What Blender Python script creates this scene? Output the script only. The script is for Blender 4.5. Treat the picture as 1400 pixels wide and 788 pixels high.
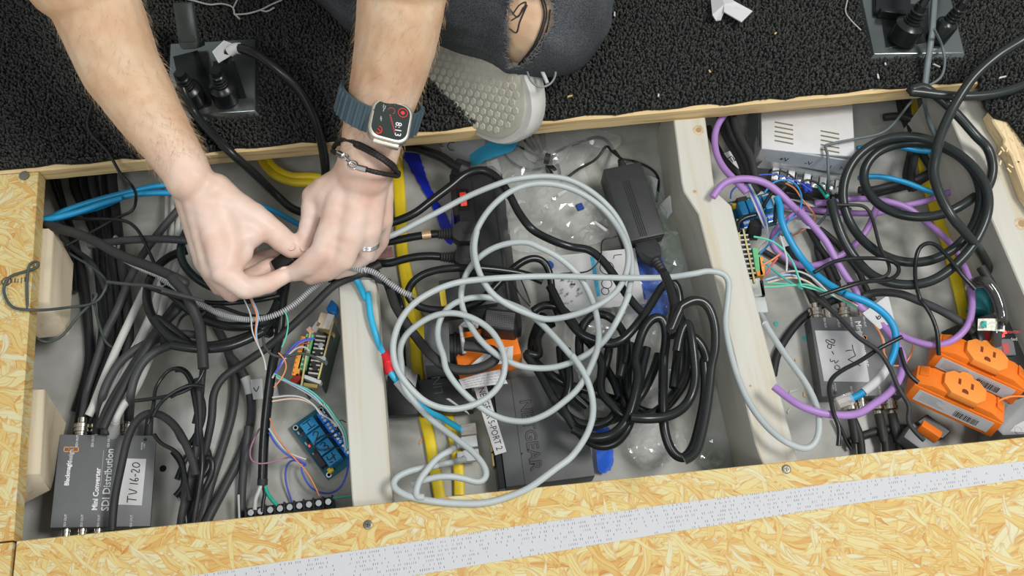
import bpy, bmesh, math, random
import numpy as np
from mathutils import Vector, Matrix
random.seed(7); RNG = np.random.RandomState(11)
for o in list(bpy.data.objects): bpy.data.objects.remove(o, do_unlink=True)
SC = bpy.context.scene; COL = SC.collection
PI = math.pi

# ---------------------------------------------------------------- camera
FPX = 1361.0
_n = lambda v: v/np.linalg.norm(v)
_dY = _n(np.array([-410., 3344., -FPX]))
_x = np.array([1., .095, 0.]); _x[2] = -(_dY[0]*_x[0]+_dY[1]*_x[1])/_dY[2]
_dX = _n(_x-_dY*np.dot(_x, _dY)); _dZ = np.cross(_dX, _dY)
CR = np.array([_dX, _dY, _dZ])            # camera axes -> world
CAMH = 0.90
_d0 = CR@np.array([0, 0, -1.])
CP = np.array([-_d0[0]*CAMH/-_d0[2], -_d0[1]*CAMH/-_d0[2], CAMH])
cam = bpy.data.cameras.new('camera'); cam.sensor_width = 36; cam.lens = 36*FPX/1400
cam.clip_start = .02; cam.clip_end = 50
camo = bpy.data.objects.new('camera', cam); COL.objects.link(camo)
M4 = Matrix.Identity(4)
for i in range(3):
    for j in range(3): M4[i][j] = CR[i][j]
    M4[i][3] = CP[i]
camo.matrix_world = M4
SC.camera = camo

# ---------------------------------------------------------------- light and exposure
W = bpy.data.worlds.new('world'); SC.world = W; W.use_nodes = True
bg = W.node_tree.nodes['Background']
bg.inputs[0].default_value = (0.93, 0.97, 1.0, 1); bg.inputs[1].default_value = 0.50
def area(name, loc, target, sx, sy, power, col=(1, 1, 1)):
    l = bpy.data.lights.new(name, 'AREA'); l.shape = 'RECTANGLE'; l.size = sx; l.size_y = sy
    l.energy = power; l.color = col
    o = bpy.data.objects.new(name, l); COL.objects.link(o); o.location = loc
    o.rotation_euler = (Vector(target)-Vector(loc)).to_track_quat('-Z', 'Y').to_euler()
    return o
area('ceiling_lamp', (1.25, -.25, 2.3), (0, 0, 0), .8, .5, 48, (1, .98, .95))
area('ceiling_lamp', (-.7, -1.3, 2.6), (0, 0, 0), 1.0, .5, 21, (.95, .98, 1))
SC.view_settings.view_transform = 'Standard'
try: SC.view_settings.look = 'None'
except Exception: pass
SC.view_settings.gamma = 1; SC.view_settings.use_curve_mapping = False
SC.view_settings.exposure = 0.0

# ---------------------------------------------------------------- helpers
FLOOR = -.107; DECK = 0.0; JOIST = -.018
def P(px, py, z):
    "the world point at height z that the photograph shows at pixel (px,py)"
    d = CR@np.array([px-700., 394.-py, -FPX]); t = (z-CP[2])/d[2]
    return CP+d*t
def proj(p):
    q = (np.atleast_2d(p)-CP)@CR
    return np.stack([700-q[:, 0]*FPX/q[:, 2], 394+q[:, 1]*FPX/q[:, 2]], 1)
def PXM(px, py, z):
    "metres per pixel there"
    p = P(px, py, z); return -((p-CP)@CR)[2]/FPX
CROPS = dict(A1=(50, 230, 4.636), A2=(50, 390, 4.636), A3=(50, 560, 4.636), A4=(260, 390, 4.636), A5=(260, 540, 4.636), A6=(230, 270, 4.636),
  B1=(500, 170, 4.633), B2=(500, 330, 4.379), B3=(500, 500, 3.942), B4=(720, 170, 4.633), B5=(720, 330, 4.378), B6=(720, 480, 3.941),
  C1=(960, 150, 4.927), C2=(1000, 270, 4.927), C3=(1030, 400, 4.927), C4=(1180, 120, 4.927), C5=(1180, 260, 4.927), C6=(1050, 480, 5.627), C7=(1220, 420, 4.15),
  D1=(0, 220, 2.814), D2=(200, 220, 2.814), D3=(400, 200, 2.814), D5=(880, 140, 2.814), D6=(1120, 140, 2.814),
  E1=(0, 500, 2.736), E2=(240, 420, 2.627), E3=(500, 400, 2.625), E4=(700, 380, 2.627), E5=(960, 380, 2.814), E6=(1160, 380, 3.03),
  R1=(0, 0, 3.03), R2=(200, 0, 3.03), R3=(450, 0, 3.03), R4=(600, 180, 3.03), R5=(1050, 0, 3.03), R6=(750, 0, 3.03),
  Q4=(930, 400, 3.426), Q5=(1240, 110, 4.375), Q6=(1280, 280, 4.925), PX=(0, 0, 1.))
def c(k, *v):
    ox, oy, s = CROPS[k]
    return [(ox+v[i]/s, oy+v[i+1]/s) for i in range(0, len(v), 2)]

def spline(pts, ds):
    "Catmull-Rom through pts (n,k), resampled about every ds along the first two/three columns"
    p = np.asarray(pts, float)
    if len(p) == 2:
        n = max(2, int(np.linalg.norm(p[1]-p[0])/ds)+1)
        t = np.linspace(0, 1, n)[:, None]; return p[0]*(1-t)+p[1]*t
    q = np.vstack([2*p[0]-p[1], p, 2*p[-1]-p[-2]]); out = []
    for i in range(1, len(q)-2):
        a, b, cc, d = q[i-1], q[i], q[i+1], q[i+2]
        t0 = 0; t1 = max(1e-9, np.linalg.norm(b-a))**.5; t2 = t1+max(1e-9, np.linalg.norm(cc-b))**.5; t3 = t2+max(1e-9, np.linalg.norm(d-cc))**.5
        t = np.linspace(t1, t2, max(3, int(np.linalg.norm(cc-b)/ds*2)), endpoint=False)[:, None]
        A1 = (t1-t)/(t1-t0)*a+(t-t0)/(t1-t0)*b; A2 = (t2-t)/(t2-t1)*b+(t-t1)/(t2-t1)*cc; A3 = (t3-t)/(t3-t2)*cc+(t-t2)/(t3-t2)*d
        B1 = (t2-t)/(t2-t0)*A1+(t-t0)/(t2-t0)*A2; B2 = (t3-t)/(t3-t1)*A2+(t-t1)/(t3-t1)*A3
        out.append((t2-t)/(t2-t1)*B1+(t-t1)/(t2-t1)*B2)
    out.append(q[-2][None]); o = np.vstack(out)
    L = np.r_[0, np.cumsum(np.linalg.norm(np.diff(o, axis=0), axis=1))]
    s = np.linspace(0, L[-1], max(2, int(L[-1]/ds)+1))
    return np.stack([np.interp(s, L, o[:, k]) for k in range(o.shape[1])], 1)

class F:
    "a local frame: origin, x/y axes, z normal"
    def __init__(s, o, ex=(1, 0, 0), ey=(0, 1, 0)):
        s.o = np.asarray(o, float); ex = _n(np.asarray(ex, float)); ey = np.asarray(ey, float)
        ey = _n(ey-ex*np.dot(ex, ey)); s.ex, s.ey, s.ez = ex, ey, np.cross(ex, ey)
    def __call__(s, x, y, z=0): return s.o+s.ex*x+s.ey*y+s.ez*z
    def at(s, x, y, z=0): return F(s(x, y, z), s.ex, s.ey)
    def rot(s, a):
        return F(s.o, s.ex*math.cos(a)+s.ey*math.sin(a), -s.ex*math.sin(a)+s.ey*math.cos(a))
    def xz(s): return F(s.o, s.ex, s.ez)
WF = F((0, 0, 0))
def quadframe(q, z):
    "frame of a pixel quad (four corners: far left, far right, near right, near left) at heights z; origin at its centre; returns frame, width, depth"
    zz = z if hasattr(z, '__len__') else [z]*4
    w = [P(a[0], a[1], h) for a, h in zip(q, zz)]
    ex = (w[1]-w[0])+(w[2]-w[3]); ey = (w[0]-w[3])+(w[1]-w[2])
    f = F(sum(w)/4, ex, ey)
    return f, np.linalg.norm(ex)/2, np.linalg.norm(ey)/2

class MB:
    def __init__(s): s.v = []; s.f = []; s.n = 0; s.round = False
    def add(s, v, f):
        v = np.asarray(v, float); s.v.append(v); s.f += [tuple(i+s.n for i in t) for t in f]; s.n += len(v); return s
    def box(s, fr, x0, x1, y0, y1, z0, z1, tx=0, ty=0):
        "tx,ty: inset of the top face"
        v = [fr(x0, y0, z0), fr(x1, y0, z0), fr(x1, y1, z0), fr(x0, y1, z0), fr(x0+tx, y0+ty, z1), fr(x1-tx, y0+ty, z1), fr(x1-tx, y1-ty, z1), fr(x0+tx, y1-ty, z1)]
        return s.add(v, [(3, 2, 1, 0), (4, 5, 6, 7), (0, 1, 5, 4), (1, 2, 6, 5), (2, 3, 7, 6), (3, 0, 4, 7)])
    def prism(s, fr, poly, z0, z1, top=None):
        n = len(poly); top = top or poly
        a = sum(poly[i][0]*poly[(i+1) % n][1]-poly[(i+1) % n][0]*poly[i][1] for i in range(n))
        if a < 0: poly = poly[::-1]; top = top[::-1]
        v = [fr(x, y, z0) for x, y in poly]+[fr(x, y, z1) for x, y in top]
        return s.add(v, [tuple(range(n-1, -1, -1)), tuple(range(n, 2*n))]+[(i, (i+1) % n, n+(i+1) % n, n+i) for i in range(n)])
    def lathe(s, fr, prof, n=16):
        "prof: (r, z) along the frame's z"
        v = []; f = []
        for r, z in prof:
            for k in range(n):
                a = 2*PI*k/n; v.append(fr(r*math.cos(a), r*math.sin(a), z))
        for i in range(len(prof)-1):
            for k in range(n):
                f.append((i*n+k, i*n+(k+1) % n, (i+1)*n+(k+1) % n, (i+1)*n+k))
        f.append(tuple(range(n-1, -1, -1))); m = (len(prof)-1)*n; f.append(tuple(range(m, m+n)))
        return s.add(v, f)
    def rod(s, a, b, r, r2=None, n=10):
        a = np.asarray(a, float); b = np.asarray(b, float); return s.tube([a, b], [r, r2 if r2 is not None else r], n)
    def tube(s, pts, r, n=8, flat=None, up=None):
        "r: one radius or one per point; flat=(w,h) gives an elliptical or oblong section lying flat"
        p = np.asarray(pts, float); m = len(p); s.round = True
        t = np.gradient(p, axis=0); t /= np.maximum(1e-9, np.linalg.norm(t, axis=1))[:, None]
        rr = np.full(m, r) if np.isscalar(r) else np.asarray(r)
        if flat:
            u0 = np.array([0, 0, 1.]) if up is None else np.asarray(up, float)
            A = np.cross(t, u0); A /= np.maximum(1e-6, np.linalg.norm(A, axis=1))[:, None]; B = np.cross(A, t)
        else:
            A = np.zeros_like(p); a = np.cross(t[0], [0.13, .21, .97]); 
            if np.linalg.norm(a) < .1: a = np.cross(t[0], [1, 0, 0])
            A[0] = a/np.linalg.norm(a)
            for i in range(1, m):
                a = A[i-1]-t[i]*np.dot(A[i-1], t[i]); A[i] = a/max(1e-9, np.linalg.norm(a))
            B = np.cross(A, t)
        an = np.arange(n)*2*PI/n+(PI/n if flat else 0)
        ca, sa = np.cos(an), np.sin(an)
        if flat:
            ca = np.sign(ca)*np.abs(ca)**.7*flat[0]; sa = np.sign(sa)*np.abs(sa)**.7*flat[1]; rr = np.ones(m)*(1 if np.isscalar(r) else 1)
        v = (p[:, None]+rr[:, None, None]*(A[:, None]*ca[None, :, None]-B[:, None]*sa[None, :, None])).reshape(-1, 3)
        f = [(i*n+k, i*n+(k+1) % n, (i+1)*n+(k+1) % n, (i+1)*n+k) for i in range(m-1) for k in range(n)]
        f += [tuple(range(n-1, -1, -1)), tuple(range((m-1)*n, m*n))]
        return s.add(v, f)
    def sheet(s, fr, poly, z=0, th=.0004): return s.prism(fr, poly, z, z+th)
    def build(s, name, m, parent=None, bevel=0, seg=1, smooth=True, angle=40, kind=None):
        v = np.vstack(s.v)
        off = np.zeros(3)
        if parent is None:
            off = np.array([(v[:, 0].min()+v[:, 0].max())/2, (v[:, 1].min()+v[:, 1].max())/2, v[:, 2].min()])
        else:
            q = parent
            while q is not None: off = off+np.array(q.location); q = q.parent
        me = bpy.data.meshes.new(name); me.from_pydata((v-off).tolist(), [], s.f)
        if bevel:
            bm = bmesh.new(); bm.from_mesh(me)
            ed = [e for e in bm.edges if len(e.link_faces) == 2 and e.calc_face_angle(0) > .5]
            bmesh.ops.bevel(bm, geom=ed, offset=bevel, segments=seg, affect='EDGES', profile=.6, clamp_overlap=True)
            bm.to_mesh(me); bm.free()
        bm = bmesh.new(); bm.from_mesh(me); bmesh.ops.recalc_face_normals(bm, faces=bm.faces)
        if smooth:
            for fc in bm.faces: fc.smooth = True
            ca = math.radians(78 if s.round and angle == 40 else angle)
            for e in bm.edges:
                if len(e.link_faces) == 2 and e.calc_face_angle(0) > ca: e.smooth = False
        bm.to_mesh(me); bm.free()
        if m is not None: me.materials.append(m)
        o = bpy.data.objects.new(name, me); COL.objects.link(o)
        if parent is None: o.location = off.tolist()
        else: o.parent = parent
        if kind: o['kind'] = kind
        return o
def tag(o, label, cat, group=None):
    o['label'] = label; o['category'] = cat
    if group: o['group'] = group
    return o
def thing(name, label, cat, loc, group=None):
    o = bpy.data.objects.new(name, None); COL.objects.link(o); o.location = [float(x) for x in loc]; o.empty_display_size = .02
    return tag(o, label, cat, group)
def text(name, s, fr, size, m, parent, ext=.00015, align='CENTER', bold=0, sx=1):
    cu = bpy.data.curves.new(name, 'FONT'); cu.body = s; cu.size = size; cu.extrude = ext; cu.align_x = align; cu.align_y = 'CENTER'; cu.offset = bold
    cu.resolution_u = 2
    o = bpy.data.objects.new('tmp', cu); COL.objects.link(o)
    me = bpy.data.meshes.new_from_object(o.evaluated_get(bpy.context.evaluated_depsgraph_get()))
    bpy.data.objects.remove(o)
    v = np.array([fr(p.co.x*sx, p.co.y, p.co.z) for p in me.vertices])
    off = np.zeros(3); q = parent
    while q is not None: off = off+np.array(q.location); q = q.parent
    for p, w in zip(me.vertices, v-off): p.co = w
    me.materials.clear(); me.materials.append(m); me.name = name
    ob = bpy.data.objects.new(name, me); COL.objects.link(ob); ob.parent = parent
    return ob
def strokes(name, lines, fr, r, m, parent):
    "hand lettering: each line a list of (x,y) in the frame"
    b = MB()
    for l in lines: b.tube(spline([fr(x, y, .0003) for x, y in l], .0015), r, 5, flat=(r, .00025), up=fr.ez)
    return b.build(name, m, parent)

# ---------------------------------------------------------------- materials
MATS = {}
def mat(name, col, rough=.5, metal=0, var=.12, scale=60, bump=0, bscale=400, spec=.38, trans=0, coat=0, emit=None, sub=0):
    if name in MATS: return MATS[name]
    m = bpy.data.materials.new(name); m.use_nodes = True; nt = m.node_tree; N = nt.nodes; L = nt.links
    b = N['Principled BSDF']; b.inputs['Roughness'].default_value = rough; b.inputs['Metallic'].default_value = metal
    b.inputs['Specular IOR Level'].default_value = spec
    if trans: b.inputs['Transmission Weight'].default_value = trans
    if coat: b.inputs['Coat Weight'].default_value = coat
    if sub:
        b.inputs['Subsurface Weight'].default_value = sub; b.inputs['Subsurface Radius'].default_value = (.006, .002, .001); b.inputs['Subsurface Scale'].default_value = 1
    tc = N.new('ShaderNodeTexCoord'); nz = N.new('ShaderNodeTexNoise'); nz.inputs['Scale'].default_value = scale; nz.inputs['Detail'].default_value = 3
    L.new(tc.outputs['Object'], nz.inputs['Vector'])
    r = N.new('ShaderNodeValToRGB'); L.new(nz.outputs['Fac'], r.inputs['Fac'])
    r.color_ramp.elements[0].position = .3; r.color_ramp.elements[1].position = .7
    r.color_ramp.elements[0].color = tuple(x*(1-var) for x in col)+(1,); r.color_ramp.elements[1].color = tuple(min(1, x*(1+var)) for x in col)+(1,)
    L.new(r.outputs['Color'], b.inputs['Base Color'])
    if bump:
        n2 = N.new('ShaderNodeTexNoise'); n2.inputs['Scale'].default_value = bscale; L.new(tc.outputs['Object'], n2.inputs['Vector'])
        bp = N.new('ShaderNodeBump'); bp.inputs['Strength'].default_value = bump; bp.inputs['Distance'].default_value = .001
        L.new(n2.outputs['Fac'], bp.inputs['Height']); L.new(bp.outputs['Normal'], b.inputs['Normal'])
    if emit:
        b.inputs['Emission Color'].default_value = emit[:3]+(1,); b.inputs['Emission Strength'].default_value = emit[3]
    MATS[name] = m; return m
def ramp(N, pts):
    r = N.new('ShaderNodeValToRGB'); e = r.color_ramp.elements
    e[0].position, e[0].color = pts[0][0], pts[0][1]+(1,); e[1].position, e[1].color = pts[-1][0], pts[-1][1]+(1,)
    for p, cc in pts[1:-1]:
        x = e.new(p); x.color = cc+(1,)
    return r
def osb_material(name='osb', edge=False):
    m = bpy.data.materials.new(name); m.use_nodes = True; nt = m.node_tree; N = nt.nodes; L = nt.links
    b = N['Principled BSDF']; b.inputs['Roughness'].default_value = .62; b.inputs['Specular IOR Level'].default_value = .3
    g = N.new('ShaderNodeNewGeometry'); prev = None; ph = None
    nz = N.new('ShaderNodeTexNoise'); nz.inputs['Scale'].default_value = 14; L.new(g.outputs['Position'], nz.inputs['Vector'])
    for k, (ang, sx, sy, th) in enumerate([(12, 22, 95, 0), (-24, 26, 120, .45), (58, 32, 150, .62), (2, 20, 150, .55), (-62, 40, 150, .74), (33, 30, 150, .62), (-8, 34, 190, .58), (80, 40, 170, .8), (-40, 36, 210, .72)]):
        wa = N.new('ShaderNodeVectorMath'); wa.operation = 'MULTIPLY_ADD'; wa.inputs[1].default_value = (.045, .045, 0)
        L.new(nz.outputs['Color'], wa.inputs[0]); L.new(g.outputs['Position'], wa.inputs[2])
        mp = N.new('ShaderNodeMapping'); mp.vector_type = 'TEXTURE'; mp.inputs['Rotation'].default_value = (0, 0, math.radians(ang)); mp.inputs['Location'].default_value = (.37*k, .19*k, 0)
        mp.inputs['Scale'].default_value = (1/sx, 1/sy, .08); L.new(wa.outputs[0], mp.inputs['Vector'])
        v = N.new('ShaderNodeTexVoronoi'); v.inputs['Scale'].default_value = 1; L.new(mp.outputs['Vector'], v.inputs['Vector'])
        e = N.new('ShaderNodeTexVoronoi'); e.feature = 'DISTANCE_TO_EDGE'; e.inputs['Scale'].default_value = 1; L.new(mp.outputs['Vector'], e.inputs['Vector'])
        sp = N.new('ShaderNodeSeparateColor'); L.new(v.outputs['Color'], sp.inputs['Color'])
        r = ramp(N, [(0, (.56, .33, .10)), (.10, (.60, .43, .15)), (.5, (.62, .51, .215)), (.85, (.62, .55, .28)), (1, (.61, .58, .38))]); L.new(sp.outputs[1], r.inputs['Fac'])
        # grain along the strand
        gm = N.new('ShaderNodeMapping'); gm.vector_type = 'TEXTURE'; gm.inputs['Rotation'].default_value = (0, 0, math.radians(ang)); gm.inputs['Scale'].default_value = (.06, .0035, .02)
        L.new(wa.outputs[0], gm.inputs['Vector'])
        gn = N.new('ShaderNodeTexNoise'); gn.inputs['Scale'].default_value = 2.2; gn.inputs['Detail'].default_value = 3; L.new(gm.outputs['Vector'], gn.inputs['Vector'])
        gr = ramp(N, [(.34, (.86, .62, .36)), (.46, (1, 1, 1))]); L.new(gn.outputs['Fac'], gr.inputs['Fac'])
        mu = N.new('ShaderNodeMix'); mu.data_type = 'RGBA'; mu.blend_type = 'MULTIPLY'; mu.inputs[0].default_value = .8
        L.new(r.outputs['Color'], mu.inputs[6]); L.new(gr.outputs['Color'], mu.inputs[7])
        er = ramp(N, [(.0, (.80, .38, .14)), (.10, (1, 1, 1))]); L.new(e.outputs['Distance'], er.inputs['Fac'])
        m2 = N.new('ShaderNodeMix'); m2.data_type = 'RGBA'; m2.blend_type = 'MULTIPLY'; m2.inputs[0].default_value = .52
        L.new(mu.outputs[2], m2.inputs[6]); L.new(er.outputs['Color'], m2.inputs[7])
        if prev is None: prev = m2.outputs[2]; ph = sp.outputs[2]
        else:
            gt = N.new('ShaderNodeMath'); gt.operation = 'GREATER_THAN'; gt.inputs[1].default_value = th; L.new(sp.outputs[0], gt.inputs[0])
            mx = N.new('ShaderNodeMix'); mx.data_type = 'RGBA'; L.new(gt.outputs[0], mx.inputs[0]); L.new(prev, mx.inputs[6]); L.new(m2.outputs[2], mx.inputs[7]); prev = mx.outputs[2]
            mh = N.new('ShaderNodeMix'); mh.data_type = 'FLOAT'; L.new(gt.outputs[0], mh.inputs[0]); L.new(ph, mh.inputs[2]); L.new(sp.outputs[2], mh.inputs[3]); ph = mh.outputs[0]
    L.new(prev, b.inputs['Base Color'])
    bp = N.new('ShaderNodeBump'); bp.inputs['Strength'].default_value = .35; bp.inputs['Distance'].default_value = .0006; L.new(ph, bp.inputs['Height']); L.new(bp.outputs['Normal'], b.inputs['Normal'])
    MATS[name] = m; return m
def wood_material(name, col, dark, along='Y', rough=.6, knots=True, gs=1.0):
    m = bpy.data.materials.new(name); m.use_nodes = True; nt = m.node_tree; N = nt.nodes; L = nt.links
    b = N['Principled BSDF']; b.inputs['Roughness'].default_value = rough; b.inputs['Specular IOR Level'].default_value = .25
    tc = N.new('ShaderNodeTexCoord'); mp = N.new('ShaderNodeMapping'); mp.inputs['Scale'].default_value = dict(X=(3, 60, 60), Y=(60, 3, 60), Z=(60, 60, 3))[along]
    L.new(tc.outputs['Object'], mp.inputs['Vector'])
    nz = N.new('ShaderNodeTexNoise'); nz.inputs['Scale'].default_value = 1.6*gs; nz.inputs['Detail'].default_value = 4; nz.inputs['Distortion'].default_value = .4; L.new(mp.outputs['Vector'], nz.inputs['Vector'])
    r = ramp(N, [(.3, dark), (.48, col), (.75, tuple(min(1, x*1.06) for x in col))]); L.new(nz.outputs['Fac'], r.inputs['Fac'])
    out = r.outputs['Color']
    if knots:
        v = N.new('ShaderNodeTexVoronoi'); v.inputs['Scale'].default_value = 7.5; L.new(tc.outputs['Object'], v.inputs['Vector'])
        kr = ramp(N, [(.02, (.5, .28, .12)), (.06, (.86, .66, .44)), (.085, (.75, .52, .3)), (.13, (1, 1, 1))]); L.new(v.outputs['Distance'], kr.inputs['Fac'])
        mx = N.new('ShaderNodeMix'); mx.data_type = 'RGBA'; mx.blend_type = 'MULTIPLY'; mx.inputs[0].default_value = .55; L.new(out, mx.inputs[6]); L.new(kr.outputs['Color'], mx.inputs[7]); out = mx.outputs[2]
    L.new(out, b.inputs['Base Color'])
    bp = N.new('ShaderNodeBump'); bp.inputs['Strength'].default_value = .15; bp.inputs['Distance'].default_value = .0005; L.new(nz.outputs['Fac'], bp.inputs['Height']); L.new(bp.outputs['Normal'], b.inputs['Normal'])
    MATS[name] = m; return m
def film_material(name, col=(1, 1, 1), opac=.12, rough=.08, tint=(.97, .98, .97)):
    m = bpy.data.materials.new(name); m.use_nodes = True; nt = m.node_tree; N = nt.nodes; L = nt.links
    N.remove(N['Principled BSDF']); out = N['Material Output']
    tr = N.new('ShaderNodeBsdfTransparent'); tr.inputs[0].default_value = tint+(1,)
    gl = N.new('ShaderNodeBsdfGlossy'); gl.inputs['Roughness'].default_value = rough; gl.inputs['Color'].default_value = (1, 1, 1, 1)
    df = N.new('ShaderNodeBsdfDiffuse'); df.inputs[0].default_value = col+(1,)
    lw = N.new('ShaderNodeLayerWeight'); lw.inputs['Blend'].default_value = .5; pw = N.new('ShaderNodeMath'); pw.operation = 'POWER'; pw.inputs[1].default_value = 3; L.new(lw.outputs['Facing'], pw.inputs[0]); fr = N.new('ShaderNodeMath'); fr.operation = 'MULTIPLY_ADD'; fr.inputs[1].default_value = .6; fr.inputs[2].default_value = .075; L.new(pw.outputs[0], fr.inputs[0])
    m1 = N.new('ShaderNodeMixShader'); m1.inputs[0].default_value = opac; L.new(tr.outputs[0], m1.inputs[1]); L.new(df.outputs[0], m1.inputs[2])
    m2 = N.new('ShaderNodeMixShader'); L.new(fr.outputs[0], m2.inputs[0]); L.new(m1.outputs[0], m2.inputs[1]); L.new(gl.outputs[0], m2.inputs[2])
    L.new(m2.outputs[0], out.inputs['Surface']); MATS[name] = m; return m

OSB = osb_material()
PINE = wood_material('pine', (.54, .525, .46), (.52, .47, .35))
PINE2 = wood_material('pine_edge', (.56, .49, .36), (.50, .39, .25), knots=False)
PLYEDGE = wood_material('board_edge', (.72, .54, .28), (.45, .29, .12), along='X', knots=False, gs=2)
BLK = mat('black_rubber', (.016, .018, .018), .32, bump=.1, bscale=500)
BLKM = mat('black_matt_rubber', (.026, .027, .027), .55, bump=.15, bscale=700)
BLKG = mat('black_gloss_rubber', (.011, .013, .013), .27)
GREYBLK = mat('charcoal_rubber', (.05, .052, .053), .5, bump=.15, bscale=700)
DKPL = mat('dark_plastic', (.02, .021, .022), .4, bump=.2, bscale=900)
GUN = mat('gunmetal', (.125, .13, .133), .5, .25, bump=.12, bscale=1500, var=.05)
GREYC = mat('grey_jacket', (.42, .465, .46), .42, var=.04)
WHITEC = mat('white_jacket', (.52, .51, .48), .5, var=.06)
YEL = mat('yellow_jacket', (.80, .60, .02), .4, var=.08)
BLUEC = mat('blue_jacket', (.012, .27, .52), .38, var=.06)
CYANC = mat('light_blue_jacket', (.03, .42, .66), .38, var=.06)
PURP = mat('purple_jacket', (.36, .20, .48), .42, var=.05)
STEEL = mat('nickel', (.72, .69, .60), .25, 1, var=.05)
ALU = mat('aluminium', (.70, .70, .71), .45, .6, var=.04, bump=.05)
CHROME = mat('bright_metal', (.82, .82, .82), .2, 1, var=.03)
GOLD = mat('brass', (.72, .53, .2), .3, 1)
WHITEP = mat('white_paper', (.54, .54, .54), .6, var=.03)
WHITEPL = mat('white_plastic', (.52, .54, .53), .4, var=.03)
INK = mat('ink', (.015, .015, .02), .6, var=.05)
PRINT = mat('white_print', (.75, .75, .75), .5, var=.02)
ORPRINT = mat('orange_print', (.8, .30, .03), .5, var=.02)
RED = mat('red_tape', (.65, .02, .03), .4)
ORANGE = mat('orange_plastic', (.82, .19, .015), .45, var=.05, bump=.05)
ORANGEF = mat('orange_face', (.86, .29, .05), .5, var=.03)
CLEAR = film_material('clear_plastic', (.9, .9, .9), .22, .1)
# ---------------------------------------------------------------- the setting
def concrete():
    m = bpy.data.materials.new('concrete'); m.use_nodes = True; nt = m.node_tree; N = nt.nodes; L = nt.links
    b = N['Principled BSDF']; b.inputs['Roughness'].default_value = .45
    g = N.new('ShaderNodeNewGeometry')
    n1 = N.new('ShaderNodeTexNoise'); n1.inputs['Scale'].default_value = 24; n1.inputs['Detail'].default_value = 6; n1.inputs['Distortion'].default_value = .2; L.new(g.outputs['Position'], n1.inputs['Vector'])
    r = ramp(N, [(.28, (.27, .27, .225)), (.5, (.40, .40, .365)), (.72, (.49, .49, .47))]); L.new(n1.outputs['Fac'], r.inputs['Fac'])
    v = N.new('ShaderNodeTexVoronoi'); v.inputs['Scale'].default_value = 160; L.new(g.outputs['Position'], v.inputs['Vector'])
    kr = ramp(N, [(.05, (1.6, 1.6, 1.5)), (.11, (1, 1, 1))]); L.new(v.outputs['Distance'], kr.inputs['Fac'])
    n3 = N.new('ShaderNodeTexNoise'); n3.inputs['Scale'].default_value = 70; L.new(g.outputs['Position'], n3.inputs['Vector'])
    mx = N.new('ShaderNodeMix'); mx.data_type = 'RGBA'; mx.blend_type = 'MULTIPLY'; L.new(r.outputs['Color'], mx.inputs[6]); L.new(kr.outputs['Color'], mx.inputs[7])
    gt = N.new('ShaderNodeMath'); gt.operation = 'GREATER_THAN'; gt.inputs[1].default_value = .6; L.new(n3.outputs['Fac'], gt.inputs[0]); L.new(gt.outputs[0], mx.inputs[0])
    L.new(mx.outputs[2], b.inputs['Base Color'])
    rr = N.new('ShaderNodeMapRange'); rr.inputs[3].default_value = .3; rr.inputs[4].default_value = .65; L.new(n1.outputs['Fac'], rr.inputs[0]); L.new(rr.outputs[0], b.inputs['Roughness'])
    bp = N.new('ShaderNodeBump'); bp.inputs['Strength'].default_value = .12; bp.inputs['Distance'].default_value = .002; L.new(n1.outputs['Fac'], bp.inputs['Height']); L.new(bp.outputs['Normal'], b.inputs['Normal'])
    MATS['concrete'] = m; return m
fl = MB().box(WF, -1.0, 1.15, -.75, .95, FLOOR-.03, FLOOR).build('floor', concrete()); fl['kind'] = 'structure'

def slab_px(pix, z, th, name, m, parent=None, bevel=.0006, extra=None):
    "a board whose top outline is pix (pixels) at height z"
    poly = [tuple(P(x, y, z)[:2]) for x, y in pix]
    if extra: poly = extra(poly)
    return MB().prism(WF, poly, z-th, z).build(name, m, parent, bevel=bevel)
# near platform panel: from the opening's near edge away below the frame
a = P(22.5, 740, 0); b_ = P(1400, 598, 0); ang = (b_-a)/(b_-a)[0]
near_l, near_r = a[:2], (a+ang*1.25)[:2]
nl = P(17, 788, 0); dn = (nl-P(22, 740, 0)); dn = dn/-dn[1]
far_l = (a+dn*.42)[:2]
t = thing('deck_panel', 'pale strand board platform panel along the near side of the opening', 'board', (*((near_l+near_r)/2), -.018))
MB().prism(WF, [tuple(far_l), (near_r[0], near_r[1]-.42), tuple(near_r), tuple(near_l)], -.018, 0).build('panel', OSB, t, bevel=.0007)
def screw(px, py, parent, r=.0042):
    fr = F(P(px, py, 0))
    m = MB().lathe(fr, [(r, .0001), (r, .0008), (r*.85, .0012), (r*.5, .0011), (r*.42, .0003)], 14)
    m.box(fr.rot(.5), -r*.6, r*.6, -r*.12, r*.12, .0008, .00125); m.box(fr.rot(.5+PI/2), -r*.6, r*.6, -r*.12, r*.12, .0008, .00125)
    m.build('screw', mat('dull_screw', (.22, .21, .17), .4, .8), parent)
screw(503, 718, t); screw(1075, 642, t)
# left platform panels
pl = [(53, 231), (40, 430), (18.5, 740)]
pw = [P(x, y, 0) for x, y in pl]
t = thing('deck_panel', 'strand board platform strip down the left side of the opening', 'board', (-.62, 0, -.018))
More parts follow.
